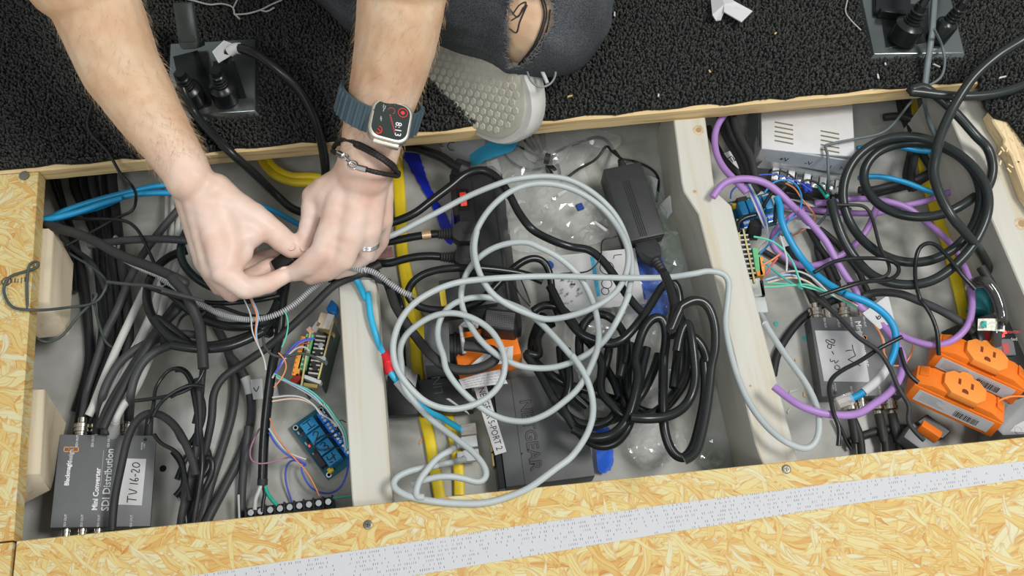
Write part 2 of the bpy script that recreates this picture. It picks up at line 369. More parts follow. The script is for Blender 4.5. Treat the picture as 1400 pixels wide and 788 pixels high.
# seam of the left board with the piece below it: from (0,742)
ysm = pw[2][1]
MB().prism(WF, [(-1.0, pw[0][1]-.003), (pw[0][0], pw[0][1]-.003), tuple(pw[1][:2]), (pw[2][0], ysm+.0008), (-1.0, ysm+.0008)], -.018, 0).build('panel', OSB, t, bevel=.0006)
k = F(P(9, 385, 0)); MB().lathe(k.at(0, 0, -.001), [(.0048, 0), (.0048, .0013), (.0036, .0013), (.0036, .0009), (.0005, .0009)], 16).build('knot', mat('dark_knot', (.10, .07, .03), .6), t)
st = MB(); fr = F(P(22, 383, 0))   # worn black stamp marks near the edge
for i in range(9):
    st.box(fr.at(-.014+i*.0032, RNG.uniform(-.001, .001)), -.0006, RNG.uniform(.0004, .0014), -.0035, .003*RNG.uniform(.2, 1), .00005, .00022)
st.build('stamp', mat('faded_stamp', (.16, .13, .09), .8), t)
MB().lathe(F(P(34, 241, 0)), [(.005, .0002), (.005, .0022), (.002, .0026)], 9).build('screw', mat('dull_screw', (.22, .21, .17), .4, .8), t)
t = thing('deck_panel', 'small strand board corner piece at the bottom left, butted against both panels', 'board', (-.62, -.4, -.018))
MB().prism(WF, [(-1.0, ysm-.0008), (pw[2][0]-.0005, ysm-.0008), (far_l[0]-.0012, far_l[1]), (-1.0, far_l[1])], -.018, 0).build('panel', OSB, t, bevel=.0006)
# mesh tape across the near panel
e0 = [P(300, 795, 0), P(1430, 634, 0), P(1430, 659, 0), P(470, 795, 0)]
c0 = (e0[0]+e0[3])/2; c1 = (e0[1]+e0[2])/2
def tape_mat():
    m = bpy.data.materials.new('woven_tape'); m.use_nodes = True; nt = m.node_tree; N = nt.nodes; L = nt.links; b = N['Principled BSDF']; b.inputs['Roughness'].default_value = .75
    g = N.new('ShaderNodeNewGeometry'); mp = N.new('ShaderNodeMapping'); mp.vector_type = 'TEXTURE'; mp.inputs['Rotation'].default_value = (0, 0, math.atan2((c1-c0)[1], (c1-c0)[0])); mp.inputs['Scale'].default_value = (.0019, .0036, 1); L.new(g.outputs['Position'], mp.inputs['Vector'])
    def mth(op, a, v=None):
        n = N.new('ShaderNodeMath'); n.operation = op
        if hasattr(a, 'links'): L.new(a, n.inputs[0])
        if v is not None:
            if hasattr(v, 'links'): L.new(v, n.inputs[1])
            else: n.inputs[1].default_value = v
        return n.outputs[0]
    sp = N.new('ShaderNodeSeparateXYZ'); L.new(mp.outputs['Vector'], sp.inputs[0])
    row = mth('FLOOR', sp.outputs[1]); xo = mth('ADD', sp.outputs[0], mth('MULTIPLY', row, .37)); fx = mth('FRACT', xo); fy = mth('FRACT', sp.outputs[1])
    k = mth('MULTIPLY', mth('LESS_THAN', fx, .34), mth('MULTIPLY', mth('GREATER_THAN', fy, .22), mth('LESS_THAN', fy, .74)))
    cv = N.new('ShaderNodeCombineXYZ'); L.new(mth('FLOOR', xo), cv.inputs[0]); L.new(row, cv.inputs[1])
    wn = N.new('ShaderNodeTexWhiteNoise'); wn.noise_dimensions = '2D'; L.new(cv.outputs[0], wn.inputs['Vector'])
    nz = N.new('ShaderNodeTexNoise'); nz.inputs['Scale'].default_value = 30; L.new(g.outputs['Position'], nz.inputs['Vector'])
    th = mth('MULTIPLY', wn.outputs['Value'], nz.outputs['Fac']); k = mth('MULTIPLY', k, mth('MULTIPLY', mth('GREATER_THAN', th, .30), wn.outputs['Value']))
    mx = N.new('ShaderNodeMix'); mx.data_type = 'RGBA'; L.new(k, mx.inputs[0]); mx.inputs[6].default_value = (.53, .53, .54, 1); mx.inputs[7].default_value = (.17, .17, .18, 1); L.new(mx.outputs[2], b.inputs['Base Color'])
    MATS['woven_tape'] = m; return m
tpx = [(-60, 838), (100, 812), (260, 788), (480, 754), (700, 721), (900, 692), (1150, 660), (1400, 631), (1450, 625), (1450, 648), (1400, 655), (1150, 692), (900, 731), (700, 765), (565, 788), (430, 810), (250, 840), (60, 872)]
tp = MB().prism(WF, [tuple(P(x, y, 0)[:2]) for x, y in tpx], .0001, .0007).build('mesh_tape', tape_mat())
tag(tp, 'white woven mesh tape stuck diagonally across the near board', 'tape')
kn = MB()
# carpeted platform on the far side
cf0, cf1 = P(53, 234, 0), P(1338, 114.5, 0); dC = (cf1-cf0)/(cf1-cf0)[0]
E0 = cf0+dC*(-.5); E1 = cf1
t = thing('deck_panel', 'rough-edged platform board under the black carpet on the far side of the opening', 'board', (.03, .5, -.018))
n = 60; edge = []
for i in range(n+1):
    p = cf0+(E1-cf0)*i/n; edge.append((p[0], p[1]+RNG.uniform(-.0004, .0004)))
ob = MB().prism(WF, [(-1.0, cf0[1])]+edge+[(E1[0], .95), (-1.0, .95)], -.018, 0).build('panel', PLYEDGE, t, bevel=0)
# carpet polygon (world): a little back from the board's edge, wavy
cpoly = [(-.92, cf0[1]+.003)]
for i in range(n+1):
    p = cf0+(E1-cf0)*i/n; cpoly.append((p[0], p[1]+.0035+.0015*math.sin(i*1.7)+RNG.uniform(-.001, .0012)))
redge = [P(x, y, 0) for x, y in [(1338, 130), (1345, 148), (1358, 162), (1377, 167), (1391, 185), (1404, 205)]]
cpoly += [tuple(p[:2]) for p in redge]; q = redge[-1]
cpoly += [(q[0]+.02, q[1]-.06), (q[0]+.06, q[1]-.16), (.92, -.1), (.92, .86), (-.92, .86)]
t = thing('carpet', 'black looped pile carpet covering the far platform', 'carpet', (0, .5, 0))
CARPB = mat('carpet_backing', (.012, .012, .012), .95)
MB().prism(WF, cpoly, .0002, .0022).build('backing', CARPB, t, smooth=False)
def inside(pts, poly):
    x, y = pts[:, 0], pts[:, 1]; r = np.zeros(len(pts), bool); p = np.array(poly); j = len(p)-1
    for i in range(len(p)):
        c1_ = ((p[i, 1] > y) != (p[j, 1] > y)) & (x < (p[j, 0]-p[i, 0])*(y-p[i, 1])/(p[j, 1]-p[i, 1]+1e-12)+p[i, 0]); r ^= c1_; j = i
    return r
def pile():
    sp = .0029; gx, gy = np.meshgrid(np.arange(-.75, .9, sp), np.arange(-.1, .70, sp))
    q = np.stack([gx.ravel(), gy.ravel()], 1); q += RNG.uniform(-.0012, .0012, q.shape); q = q[inside(q, cpoly)]
    # only where the photograph looks, with a margin
    pr = proj(np.c_[q, np.zeros(len(q))]); q = q[(pr[:, 0] > -200) & (pr[:, 0] < 1620) & (pr[:, 1] > -200)]
    n = len(q); h = RNG.uniform(.0045, .0078, n); a = RNG.uniform(0, 2*PI, n); r = RNG.uniform(.0011, .0017, n); ln = RNG.uniform(-.0022, .0022, (n, 2)); rot = RNG.uniform(0, 2*PI, n)
    V = []
    for lev, (rs, hs, ls) in enumerate([(1, 0, 0), (1.15, .6, .5), (.75, .93, 1)]):
        for k in range(4):
            an = rot+k*PI/2+lev*.5
            V.append(np.stack([q[:, 0]+r*rs*np.cos(an)+ln[:, 0]*ls, q[:, 1]+r*rs*np.sin(an)+ln[:, 1]*ls, .0015+h*hs], 1))
    V = np.stack(V, 1).reshape(-1, 3)
    fq = []
    for l in (0, 1):
        for k in range(4): fq.append((l*4+k, l*4+(k+1) % 4, l*4+4+(k+1) % 4, l*4+4+k))
    fq.append((8, 9, 10, 11))
    fq = np.array(fq); FA = (fq[None]+(np.arange(n)*12)[:, None, None]).reshape(-1, 4)
    me = bpy.data.meshes.new('pile'); V = V-np.array(t.location)
    me.vertices.add(len(V)); me.vertices.foreach_set('co', V.ravel().astype(np.float32))
    me.loops.add(FA.size); me.loops.foreach_set('vertex_index', FA.ravel().astype(np.int32))
    me.polygons.add(len(FA)); me.polygons.foreach_set('loop_start', np.arange(0, FA.size, 4, dtype=np.int32))
    me.polygons.foreach_set('use_smooth', np.ones(len(FA), bool)); me.update(); me.validate()
    me.materials.append(mat('carpet_yarn', (.042, .044, .040), .85, var=.6, scale=330, spec=.25))
    o = bpy.data.objects.new('pile', me); COL.objects.link(o); o.parent = t; o['kind'] = 'stuff'
pile()
# tiny bits caught in the pile are left to the photograph's own litter below
# ---- joists and blocks
def joist(pix, name, label, h, z=JOIST, m=PINE, ext=None):
    poly = [tuple(P(x, y, z)[:2]) for x, y in pix]
    o = MB().prism(WF, poly, z-h, z).build(name, m, bevel=.0012)
    return tag(o, label, 'timber')
# half joist in the middle: near end goes on under the near panel
joist([(462, 383), (514, 381), (536, 682), (543, 760), (491, 760), (481, 682)], 'joist', 'short pale pine batten ending in mid bay between the two left bays', .032)
joist([(915, 128), (960, 128), (976, 250), (979, 262), (1000, 281), (1040, 437), (1084, 604), (1098, 660), (1052, 660), (1033, 608), (992, 437), (955, 293), (935, 262), (932, 250), (922, 170)], 'joist', 'long pale pine joist with a jog in it between middle and right bays', .0885)
joist([(1276, 120), (1345, 120), (1420, 250), (1560, 520), (1465, 520), (1400, 402), (1355, 298), (1302, 167)], 'joist', 'wide pine beam along the right side of the opening', .0885)
BEAMPOLY = [tuple(P(x, y, JOIST)[:2]) for x, y in [(1276, 120), (1345, 120), (1420, 250), (1560, 520), (1465, 520), (1400, 402), (1355, 298), (1302, 167)]]
# left: two blocks screwed beneath the left panel
def block(tops, bots, zt, zb, label):
    v = [P(x, y, zt) for x, y in tops]+[P(x, y, zb) for x, y in bots]
    o = MB().add(v, [(0, 1, 2, 3), (7, 6, 5, 4), (0, 4, 5, 1), (1, 5, 6, 2), (2, 6, 7, 3), (3, 7, 4, 0)]).build('timber_block', PINE2, bevel=.001)
    return tag(o, label, 'timber')
block(c('D1', 60, 262, 208, 257, 188, 543, 40, 545), c('D1', 130, 400, 285, 395, 268, 672, 110, 690), -.020, -.058, 'upper pine block fixed under the left panel beside the black cable bundle')
block(c('E1', 10, 92, 168, 86, 150, 406, -10, 410), c('E1', 90, 222, 250, 215, 192, 466, 40, 545), -.020, -.058, 'lower pine block fixed under the left panel beside the grey converter box')
# right: broken particle-board edge strip above the beam
t = thing('deck_panel', 'broken crumbly strip of strand board edging the carpet above the right beam', 'board', P(1400, 210, -.018))
po = [P(x, y, 0) for x, y in [(1352, 150), (1385, 160), (1415, 200), (1480, 330), (1450, 330), (1402, 262), (1391, 232), (1384, 212), (1372, 197), (1374, 190), (1368, 180), (1360, 168)]]
MB().prism(WF, [tuple(p[:2]) for p in po], -.0175, -.0012).build('panel', wood_material('crumbly_board', (.74, .58, .34), (.5, .33, .15), knots=False, gs=4), t, bevel=.0015)
cr = MB()
for i in range(12):
    p = P(RNG.uniform(1366, 1396), RNG.uniform(176, 235), -.001); 
    cr.box(F(p).rot(RNG.uniform(0, 6)), -.003, .003, -.0008, .0008, -.001, .0003)
cr.build('flake', MATS['crumbly_board'], t, kind='stuff')

def knot(px, py, r, par, z=JOIST):
    k = F(P(px, py, z)); kb = MB(); kb.lathe(k, [(r, -.0004), (r*.97, .0002), (r*.6, .0003)], 18); kb.build('knot', mat('pine_knot', (.50, .40, .26), .6, var=.25, scale=220), par); MB().lathe(k, [(r*.5, .0001), (r*.48, .0005), (r*.2, .0005)], 14).build('knot_core', mat('pine_knot_core', (.38, .24, .12), .6), par)
js = [o for o in bpy.data.objects if o.name.startswith('joist')]
knot(955, 178, .0062, js[1]); knot(950, 262, .0025, js[1]); knot(1397, 306, .008, js[2]); knot(1026, 528, .0016, js[1])
joist([(494, 336), (508, 335), (514, 356), (499, 360)], 'timber_offcut', 'small pale wood offcut beyond the end of the half joist', .02, z=-.045)
o = MB().prism(WF, [tuple(P(x, y, -.09)[:2]) for x, y in [(508, 340), (536, 338), (538, 351), (511, 355)]], -.0905, -.0895).build('paper_scrap', mat('pink_paper', (.42, .22, .20), .6, var=.2, scale=300)); tag(o, 'faded pink printed scrap beside the small wood offcut', 'paper')
# ---------------------------------------------------------------- devices in the pit
CROPS.update(H1=(1110, 445, 9.267), G1=(570, 420, 5.631), G2=(370, 400, 6.064), G3=(400, 530, 5.624), G4=(220, 0, 4.773), G5=(1165, 0, 8.235), G6=(600, 175, 7.0), G7=(1280, 420, 4.375), G8=(1000, 280, 5.628))
OBST = []       # (polygon, top height) that loose cables lie over
def ray(fr, px, py, h=0):
    d = CR@np.array([px-700., 394.-py, -FPX]); o = fr(0, 0, h)
    t = np.dot(o-CP, fr.ez)/np.dot(d, fr.ez); p = CP+d*t-fr.o
    return np.dot(p, fr.ex), np.dot(p, fr.ey)
def rays(fr, pts, h=0): return [ray(fr, x, y, h) for x, y in pts]
def turned(fr, x, y, dirx, diry, z=0):
    "frame at local (x,y), text running along local direction"
    ex = fr.ex*dirx+fr.ey*diry; return F(fr(x, y, z), ex, np.cross(fr.ez, ex))
def obst(fr, w, d, z=0, extra=0.0):
    OBST.append(([tuple(fr(a*w/2, b*d/2, z)[:2]) for a, b in ((-1, -1), (1, -1), (1, 1), (-1, 1))], max(fr(a*w/2, b*d/2, z)[2] for a, b in ((-1, -1), (1, -1), (1, 1), (-1, 1)))+extra))
def base(fr, h): return fr(0, 0, -h)
GREYT = mat('grey_print', (.45, .45, .45), .5, var=.02)

def jack(fr, n, parent):
    "a bare threaded coax jack pointing along n"
    u = np.cross(n, [0, 0, 1.]); f = F(fr, u, np.cross(n, u)); 
    MB().lathe(f, [(.0048, 0), (.0048, .003), (.0042, .0035), (.0042, .012), (.0034, .0122), (.0034, .006), (.001, .006)], 12).build('coax_jack', STEEL, parent)
def bnc(p, n, parent, boot=None, blen=.02, m=None):
    "a bayonet coax plug seated at p, pointing out along n; returns the point where the cable leaves"
    n = _n(np.asarray(n, float)); u = _n(np.cross(n, [0, 0, 1.])); f = F(p, u, np.cross(n, u)); f.ez = n
    MB().lathe(f, [(.0055, 0), (.0055, .002), (.0060, .0022), (.0060, .0045), (.0072, .005), (.0072, .0068), (.0066, .0072), (.0066, .0085), (.0074, .0090), (.0074, .0125), (.0064, .0130), (.0050, .0134), (.0042, .0142), (.0042, .019)], 18).build('coax_plug', STEEL, parent)
    if boot: MB().lathe(f, [(.0046, .017), (.0048, .0175), (.0046, .017+blen*.7), (.0036, .017+blen)], 12).build('boot', boot, parent)
    return f(0, 0, .017)
# -- converter box, left bay
def converter(q, z, th, label, big):
    f, w, d = quadframe(q, z)
    t = thing('video_converter', label, 'converter box', f(0, 0, -th))
    MB().box(f, -w/2, w/2, -d/2, d/2, -th, 0).build('case', GUN, t, bevel=.0008, seg=2)
    obst(f, w, d); return f, w, d, t
q1 = c('A3', 160, 155, 768, 170, 713, 738, 72, 755)
f, w, d, conv1 = converter(q1, [-.052, -.077, -.078, -.054], .021, 'grey converter box with orange squares and a TV 16-20 sticker, lower left corner', 1)
def along(f, k, *v): return rays(f, c(k, *v))
for (x, y), s, sz, m in [(along(f, 'A3', 452, 445)[0], 'SDI Distribution', .0094, PRINT), (along(f, 'A3', 380, 505)[0], 'Mini Converter', .0067, PRINT), (along(f, 'A3', 199, 405)[0], 'Blackmagic', .0056, PRINT), (along(f, 'A3', 216, 298)[0], 'design', .0056, GREYT)]:
    text('lettering', s, turned(f, x, y, 0, 1, .0001), sz, m, conv1, sx=.96, bold=.00016)
b = MB()
for x in (190, 220, 250):
    (a, e) = along(f, 'A3', x, 254)[0]
    fr = f.at(a, e, .0001); R_ = .0025
    for s0 in ((-R_, R_, -R_, -R_+.0008), (-R_, R_, R_-.0008, R_), (-R_, -R_+.0008, -R_, R_), (R_-.0008, R_, -R_, R_)): b.box(fr, *s0, 0, .0002)
b.build('emblem', ORPRINT, conv1)
x0, y0 = along(f, 'A3', 405, 490)[0]; x1, y1 = along(f, 'A3', 432, 258)[0]
MB().box(f, x0-.0001, x0+.0002, y0, y1, 0, .0002).build('rule_line', GREYT, conv1)
for k, (x, y) in enumerate(along(f, 'A3', 258, 200, 357, 202, 458, 204, 560, 206, 182, 705, 288, 706, 394, 707, 500, 708, 600, 708)):
    text('port_lettering', 'SDI IN' if k == 3 else 'SDI OUT', turned(f, x, y, 0, 1, .0001), .0030, PRINT, conv1)
x, y = along(f, 'A3', 676, 232)[0]; text('port_lettering', 'POWER\n+12V', turned(f, x, y, 0, 1, .0001), .0022, PRINT, conv1)
(x, y), = along(f, 'A3', 689, 192); MB().lathe(f.at(x, y), [(.0018, .0001), (.0018, .0002)], 12).build('hole', BLK, conv1)
lab = along(f, 'A3', 572, 312, 695, 315, 667, 610, 511, 604)
MB().prism(f, lab, .0001, .0004).build('sticker', WHITEP, conv1, bevel=0)['label'] = 'white sticker hand lettered TV 16-20'
lx = (lab[0][0]+lab[2][0])/2; ly = (lab[0][1]+lab[2][1])/2; fs = turned(f, lx, ly, .04, 1, .0003)
S_ = [[(-.0270, .005), (-.0185, .0055)], [(-.0225, .0055), (-.0235, -.005)], [(-.0165, .0050), (-.0135, -.0048), (-.0095, .0052)],
      [(-.0022, .0050), (-.0028, -.0045)], [(.0038, .0055), (.0012, .0005), (.0016, -.0040), (.0040, -.0042), (.0050, -.0015), (.0030, -.0003), (.0014, -.0020)],
      [(.0068, -.0006), (.0104, -.0002)], [(.0122, .0030), (.0140, .0052), (.0160, .0036), (.0150, .0002), (.0120, -.0042), (.0168, -.0040)],
      [(.0220, .0045), (.0194, .0020), (.0198, -.0035), (.0224, -.0040), (.0250, -.0005), (.0244, .0035), (.0220, .0045)]]
strokes('handwriting', [[(x*.74, y*.80) for x, y in l] for l in S_], fs, .00048, INK, conv1)
C1F = f; C1 = (w, d)
for x in (185, 288, 392): (a, _), = along(f, 'A3', x, 740); jack(f(a, -d/2, -.0105), -f.ey, conv1)
(a, _), = along(f, 'A3', 478, 160); C1J3 = f(a, d/2, -.0105)
C1J = [f(along(f, 'A3', x, 160)[0][0], d/2, -.0105) for x in (276, 380, 478, 572)]
# -- converter box, right bay
q2 = c('C3', 375, 166, 905, 160, 1046, 690, 470, 704)
f, w, d, conv2 = converter(q2, -.0845, .0215, 'grey converter box with a large white TV 26-30 sticker in the right bay', 1)
(x, y), = along(f, 'C3', 740, 290)
for k, (x, y) in enumerate(along(f, 'C3', 482, 205, 572, 202, 660, 200, 748, 198, 662, 668, 755, 664, 850, 660, 945, 655)):
    text('port_lettering', 'SDI OUT', turned(f, x, y, 0, -1, .0001), .0030, PRINT, conv2)
(x, y), = along(f, 'C3', 545, 640); text('port_lettering', 'POWER\n+12V', turned(f, x, y, 0, -1, .0001), .0024, PRINT, conv2)
(x, y), = along(f, 'C3', 547, 678); MB().lathe(f.at(x, y), [(.0018, .0001), (.0018, .0002)], 12).build('hole', BLK, conv2)
(x, y), = along(f, 'C3', 735, 345); text('lettering', 'Mini Converter', turned(f, x, y, .06, -1, .0001), .0090, PRINT, conv2, sx=.9)
b = MB(); (a, e), = along(f, 'C3', 748, 305); b.lathe(f.at(a, e, .0001), [(.0028, 0), (.0028, .0002), (.0020, .0002), (.0020, 0)], 12); b.build('emblem', ORPRINT, conv2)
for hy in (.35, -.3): MB().box(F(f(-w/2, hy*d, -.011), f.ey, f.ez), -.0014, .0014, -.003, .003, 0, .0002).build('slot', BLK, conv2)
lab = along(f, 'C3', 413, 258, 728, 262, 735, 300, 752, 420, 782, 606, 475, 600)
MB().prism(f, lab, .0003, .0006).build('sticker', WHITEP, conv2)['label'] = 'white sticker hand lettered TV 26 - 30'
def pxstrokes(f, k, lines, parent, r=.00045):
    strokes('handwriting', [[ray(f, *p) for p in c(k, *l)] for l in lines], f.at(0, 0, .0005), r, INK, parent)
pxstrokes(f, 'H1', [(508, 250, 520, 312, 550, 388), (506, 318, 468, 320, 425, 330), (550, 388, 455, 437), (455, 437, 540, 480, 612, 516)], conv2)
pxstrokes(f, 'C3', [(520, 318, 545, 322, 540, 345, 490, 320, 486, 330, 508, 350), (548, 360, 505, 352, 498, 372, 520, 380, 524, 358), (528, 398, 540, 420),
    (516, 450, 520, 470, 545, 460, 550, 480, 572, 460), (556, 490, 580, 505, 572, 522, 548, 515, 550, 495)], conv2)
C2F = f; C2 = (w, d)
C2N = [f(along(f, 'C3', x, 160)[0][0], d/2, -.0105) for x in (445, 530, 640, 760)]
C2S = [f(along(f, 'C6', x, 380)[0][0], -d/2, -.0105) for x in (655, 748, 868, 970)]
for i in (1, 3): jack(C2N[i], f.ey, conv2)
jack(C2S[1], -f.ey, conv2)
# -- network switch
f, w, d = quadframe([(652, 524), (786, 508), (818, 650), (692, 666)], -.0785)
sw = thing('network_switch', 'dark grey five port network switch with white label strip under the grey cable coil', 'network switch', f(0, 0, -.027))
MB().box(f, -w/2+.008, w/2, -d/2, d/2, -.0275, 0).build('case', mat('switch_case', (.095, .098, .10), .45, .1, bump=.1, bscale=1500, var=.05), sw, bevel=.0012, seg=2)
MB().box(f, -w/2, -w/2+.0085, -d/2-.0005, d/2+.0005, -.0275, -.0015, tx=.001).build('bezel', mat('gloss_bezel', (.012, .014, .016), .25), sw, bevel=.0006)
for i in range(5):
    y = d/2-.020-i*.0148
    MB().box(f, -w/2-.0022, -w/2, y-.0066, y+.0066, -.022, -.0075).build('port', GOLD, sw, bevel=.0003)
MB().box(f, -w/2+.0265, -w/2+.027, -d/2, d/2, -.0005, .00015).build('seam', BLK, sw)
MB().box(f, -w/2+.0265, -w/2+.0285, -d/2+.030, -d/2+.032, -.0005, .0002).build('seam', BLK, sw)
obst(f, w, d); SWF = f; SW = (w, d)
(x, y), = along(f, 'E3', 590, 510); tb = turned(f, x, y, .02, -1, .0001)
text('embossed_lettering', 'NETGEAR', tb, .0165, mat('emboss_edge', (.025, .025, .025), .5), sw, ext=.0001, bold=.0006)
text('embossed_lettering', 'NETGEAR', tb.at(.0002, .0002, .00015), .0165, MATS['switch_case'], sw, ext=.0001, bold=-.0003)
lb = along(f, 'PX', 646.5, 526, 664.5, 526, 692.5, 618, 677, 623)
MB().prism(f, lb, .0001, .0003).build('label_strip', WHITEP, sw)['label'] = 'white printed label strip reading five port'
m0 = ((lb[0][0]+lb[1][0]+lb[2][0]+lb[3][0])/4, (lb[0][1]+lb[1][1]+lb[2][1]+lb[3][1])/4); dv = np.array([lb[2][0]-lb[1][0], lb[2][1]-lb[1][1]]); dv /= np.linalg.norm(dv)
text('printing', 'NETGEAR 5-PORT 2', turned(f, m0[0], m0[1], dv[0], dv[1], .0003), .0098, INK, sw, sx=.78)
# -- four channel relay boards
TEAL = mat('teal_board', (.004, .10, .15), .45, var=.1); RELAY = mat('blue_relay', (.012, .20, .42), .32, var=.06); TERM = mat('blue_terminal', (.01, .16, .62), .35, var=.06)
def relay_board(q, z, label, digits=True):
    f, w, d = quadframe(q, z)
    t = thing('relay_board', label, 'circuit board', f(0, 0, -.002))
    MB().box(f, -w/2, w/2, -d/2, d/2, -.0016, 0).build('board', TEAL, t, bevel=.0002)
    for a in (-1, 1):
        for e in (-1, 1): MB().lathe(f.at(a*(w/2-.0038), e*(d/2-.0038)), [(.0028, .0001), (.0028, .0003), (.0017, .0003), (.0017, .0001)], 14).build('mounting_ring', CHROME, t)
    n = 4; y0 = d/2-.0075; pitch = (d-.013)/4
    for i in range(n):
        yc = y0-pitch*(i+.5)
        r = MB().box(f, -w*.29, w*.135, yc-pitch*.46, yc+pitch*.46, 0, .0155, tx=.0004, ty=.0004).build('relay', RELAY, t, bevel=.0007, seg=2)
        if digits:
            cx = -w*.08; g = f.at(cx, yc, .0156)
            L_ = {0: [[(0, .004), (.0003, -.004)], [(-.005, .004), (.004, .0042)], [(-.004, -.0042), (.005, -.004)]],
                  1: [[(-.003, .002), (0, .0045), (.003, .002), (-.003, -.004), (.004, -.0036)]],
                  2: [[(-.003, .0035), (.001, .0045), (.002, .0015), (-.001, .0005), (.003, -.001), (.002, -.004), (-.003, -.0036)]],
                  3: [[(-.004, .004), (-.0044, -.0004), (.004, .0004)], [(.002, .0045), (.001, -.0045)], [(-.005, -.003), (-.002, -.0042)]]}[i]
            strokes('handwriting', L_, g, .00055, INK, r)
        tm = MB().box(f, w*.20, w*.44, yc-pitch*.47, yc+pitch*.47, 0, .010, tx=.0012).build('screw_terminal', TERM, t, bevel=.0004)
        sc = MB()
        for k in (-1, 0, 1): sc.lathe(f.at(w*.32, yc+k*pitch*.3, .0101), [(.0016, 0), (.0016, .0004)], 8); sc.box(f, w*.40, w*.445, yc+k*pitch*.3-.0013, yc+k*pitch*.3+.0013, .002, .007)
        sc.build('terminal_screw', CHROME, tm)
        led = MB().box(f, -w*.41, -w*.36, yc-.001, yc+.001, 0, .0012)
        led.build('indicator', mat('red_led', (.7, .03, .02), .3, emit=(1, .05, .03, 1.6)) if i == 1 else mat('red_led_off', (.45, .05, .04), .3), t)
        MB().box(f, -w*.44, -w*.40, yc+.002, yc+.0055, 0, .0016).build('chip', mat('pale_chip', (.5, .5, .46), .4), t)
        MB().box(f, -w*.37, -w*.31, yc+.003, yc+.0075, 0, .0022).build('chip', DKPL, t)
    MB().box(f, -w*.46, -w*.30, -d*.33, -d*.10, 0, .0105).build('pin_header', DKPL, t, bevel=.0003)
    MB().box(f, -w*.38, -w*.22, -d/2+.003, -d/2+.0085, 0, .006).build('capacitor', mat('yellow_part', (.7, .5, .02), .4), t, bevel=.0015, seg=2)
    obst(f, w, d, .0155); return f, w, d, t
RAF, RAW, RAD, relA = relay_board(c('G3', 42, 275, 295, 98, 445, 575, 212, 745), -.099, 'blue four relay board with hand inked numbers beside the half joist')
RBF, RBW, RBD, relB = relay_board([(1047, 258), (1068, 300), (1010, 326), (998, 282)], [-.075, -.075, -.078, -.075], 'blue relay board tucked under thick purple cable beside the long joist', False)
# -- controller boards standing on edge
PCB = mat('green_board', (.02, .06, .03), .4); PCBE = mat('board_rim', (.55, .46, .2), .5); TAN = mat('tan_box', (.56, .47, .33), .5)
def controller(tops, z, h, label, gap):
    "two boards on edge: tops = pixel points far/near of left and right board top edges"
    t = None
    p = [P(x, y, z) for x, y in tops]
    mid = sum(p)/4; t = thing('controller_board', label, 'circuit board', (mid[0], mid[1], z-h))
    fr = []
    for a, b in ((p[0], p[1]), (p[2], p[3])):
        u = b-a; L = np.linalg.norm(u); f = F(a, u, np.cross([0, 0, 1.], u)); fr.append((f, L))
        MB().box(f, 0, L, -.0008, .0008, -h, 0).build('board', PCB, t, bevel=.0002)
        MB().box(f, 0, L, -.0009, .0009, -.0001, .0004).build('board_rim', PCBE, t)
    return t, fr
tA, fA = controller(c('G2', 330, 330, 255, 775, 520, 235, 395, 720), -.055, .050, 'controller circuit board stack standing on edge left of the half joist', .012)
(f1, L1), (f2, L2) = fA
G = lambda *v: [P(x, y, -.057) for x, y in c('G2', *v)]
def strip(pa, pb, wv, h, z, name, m, parent, bevel=.0004):
    "a bar from pa to pb (world points, top centre line)"
    u = np.asarray(pb)-np.asarray(pa); f = F(pa, u, np.cross([0, 0, 1.], u)); L = np.linalg.norm(u)
    return MB().box(f, 0, L, -wv/2, wv/2, -h, 0).build(name, m, parent, bevel=bevel), f, L
GREENP = mat('green_terminal', (.16, .50, .22), .45)
_, fo, Lo = strip(*G(280, 365, 200, 690), .007, .018, 0, 'orange_terminal', mat('orange_terminal', (.82, .33, .05), .45), tA)
for k in range(8): MB().box(fo, Lo*(k+.3)/8, Lo*(k+.6)/8, -.0037, -.0015, -.004, .0003).build('terminal_slot', mat('dark_orange', (.45, .14, .02), .5), tA)
_, fg, Lg = strip(*G(328, 345, 255, 640), .008, .020, 0, 'green_terminal', GREENP, tA)
for k in range(7): MB().lathe(fg.at(Lg*(k+.5)/7, 0, 0), [(.0018, 0), (.0018, .0003)], 8).build('terminal_screw', mat('dull_screw', (.22, .21, .17), .4, .8), tA)
_, fb, Lb = strip(*G(420, 360, 350, 700), .011, .02, 0, 'chip_stack', DKPL, tA)
for k in range(10):
    MB().box(fb, Lb*(k+.1)/10, Lb*(k+.45)/10, -.005, .0052, 0, .0018).build('pin_row', mat('pale_pin', (.62, .6, .5), .35, .5), tA)
for k, (x, y) in enumerate([(395, 510), (440, 560), (360, 600), (420, 450), (375, 640)]):
    p, = G(x, y); MB().rod(p+[0, 0, -.01], p+[0, 0, .004], .0028, n=10).build('capacitor', CHROME if k % 2 else DKPL, tA)
_, fe, Le = strip(*G(475, 175, 430, 300), .0155, .02, 0, 'network_jack', TAN, tA, .0006)
MB().box(fe, 0, Le*.95, .000, .0070, 0, .0004).build('jack_shell', mat('pale_shell', (.74, .70, .62), .4), tA)
strip(*G(400, 245, 350, 320), .006, .004, 0, 'ribbon_flap', CLEAR, tA)
strip(*G(440, 312, 520, 345), .004, .01, 0, 'brass_tab', GOLD, tA)
strip(*G(275, 695, 415, 745), .004, .01, 0, 'white_header', WHITEPL, tA)
strip(*G(345, 300, 310, 330), .008, .008, 0, 'copper_block', mat('copper_block', (.5, .3, .22), .4), tA)
strip(*G(185, 700, 225, 740), .012, .012, 0, 'red_terminal', mat('dark_red', (.25, .02, .01), .4), tA)
strip(*G(270, 760, 390, 780), .004, .006, 0, 'brass_tab', GOLD, tA)
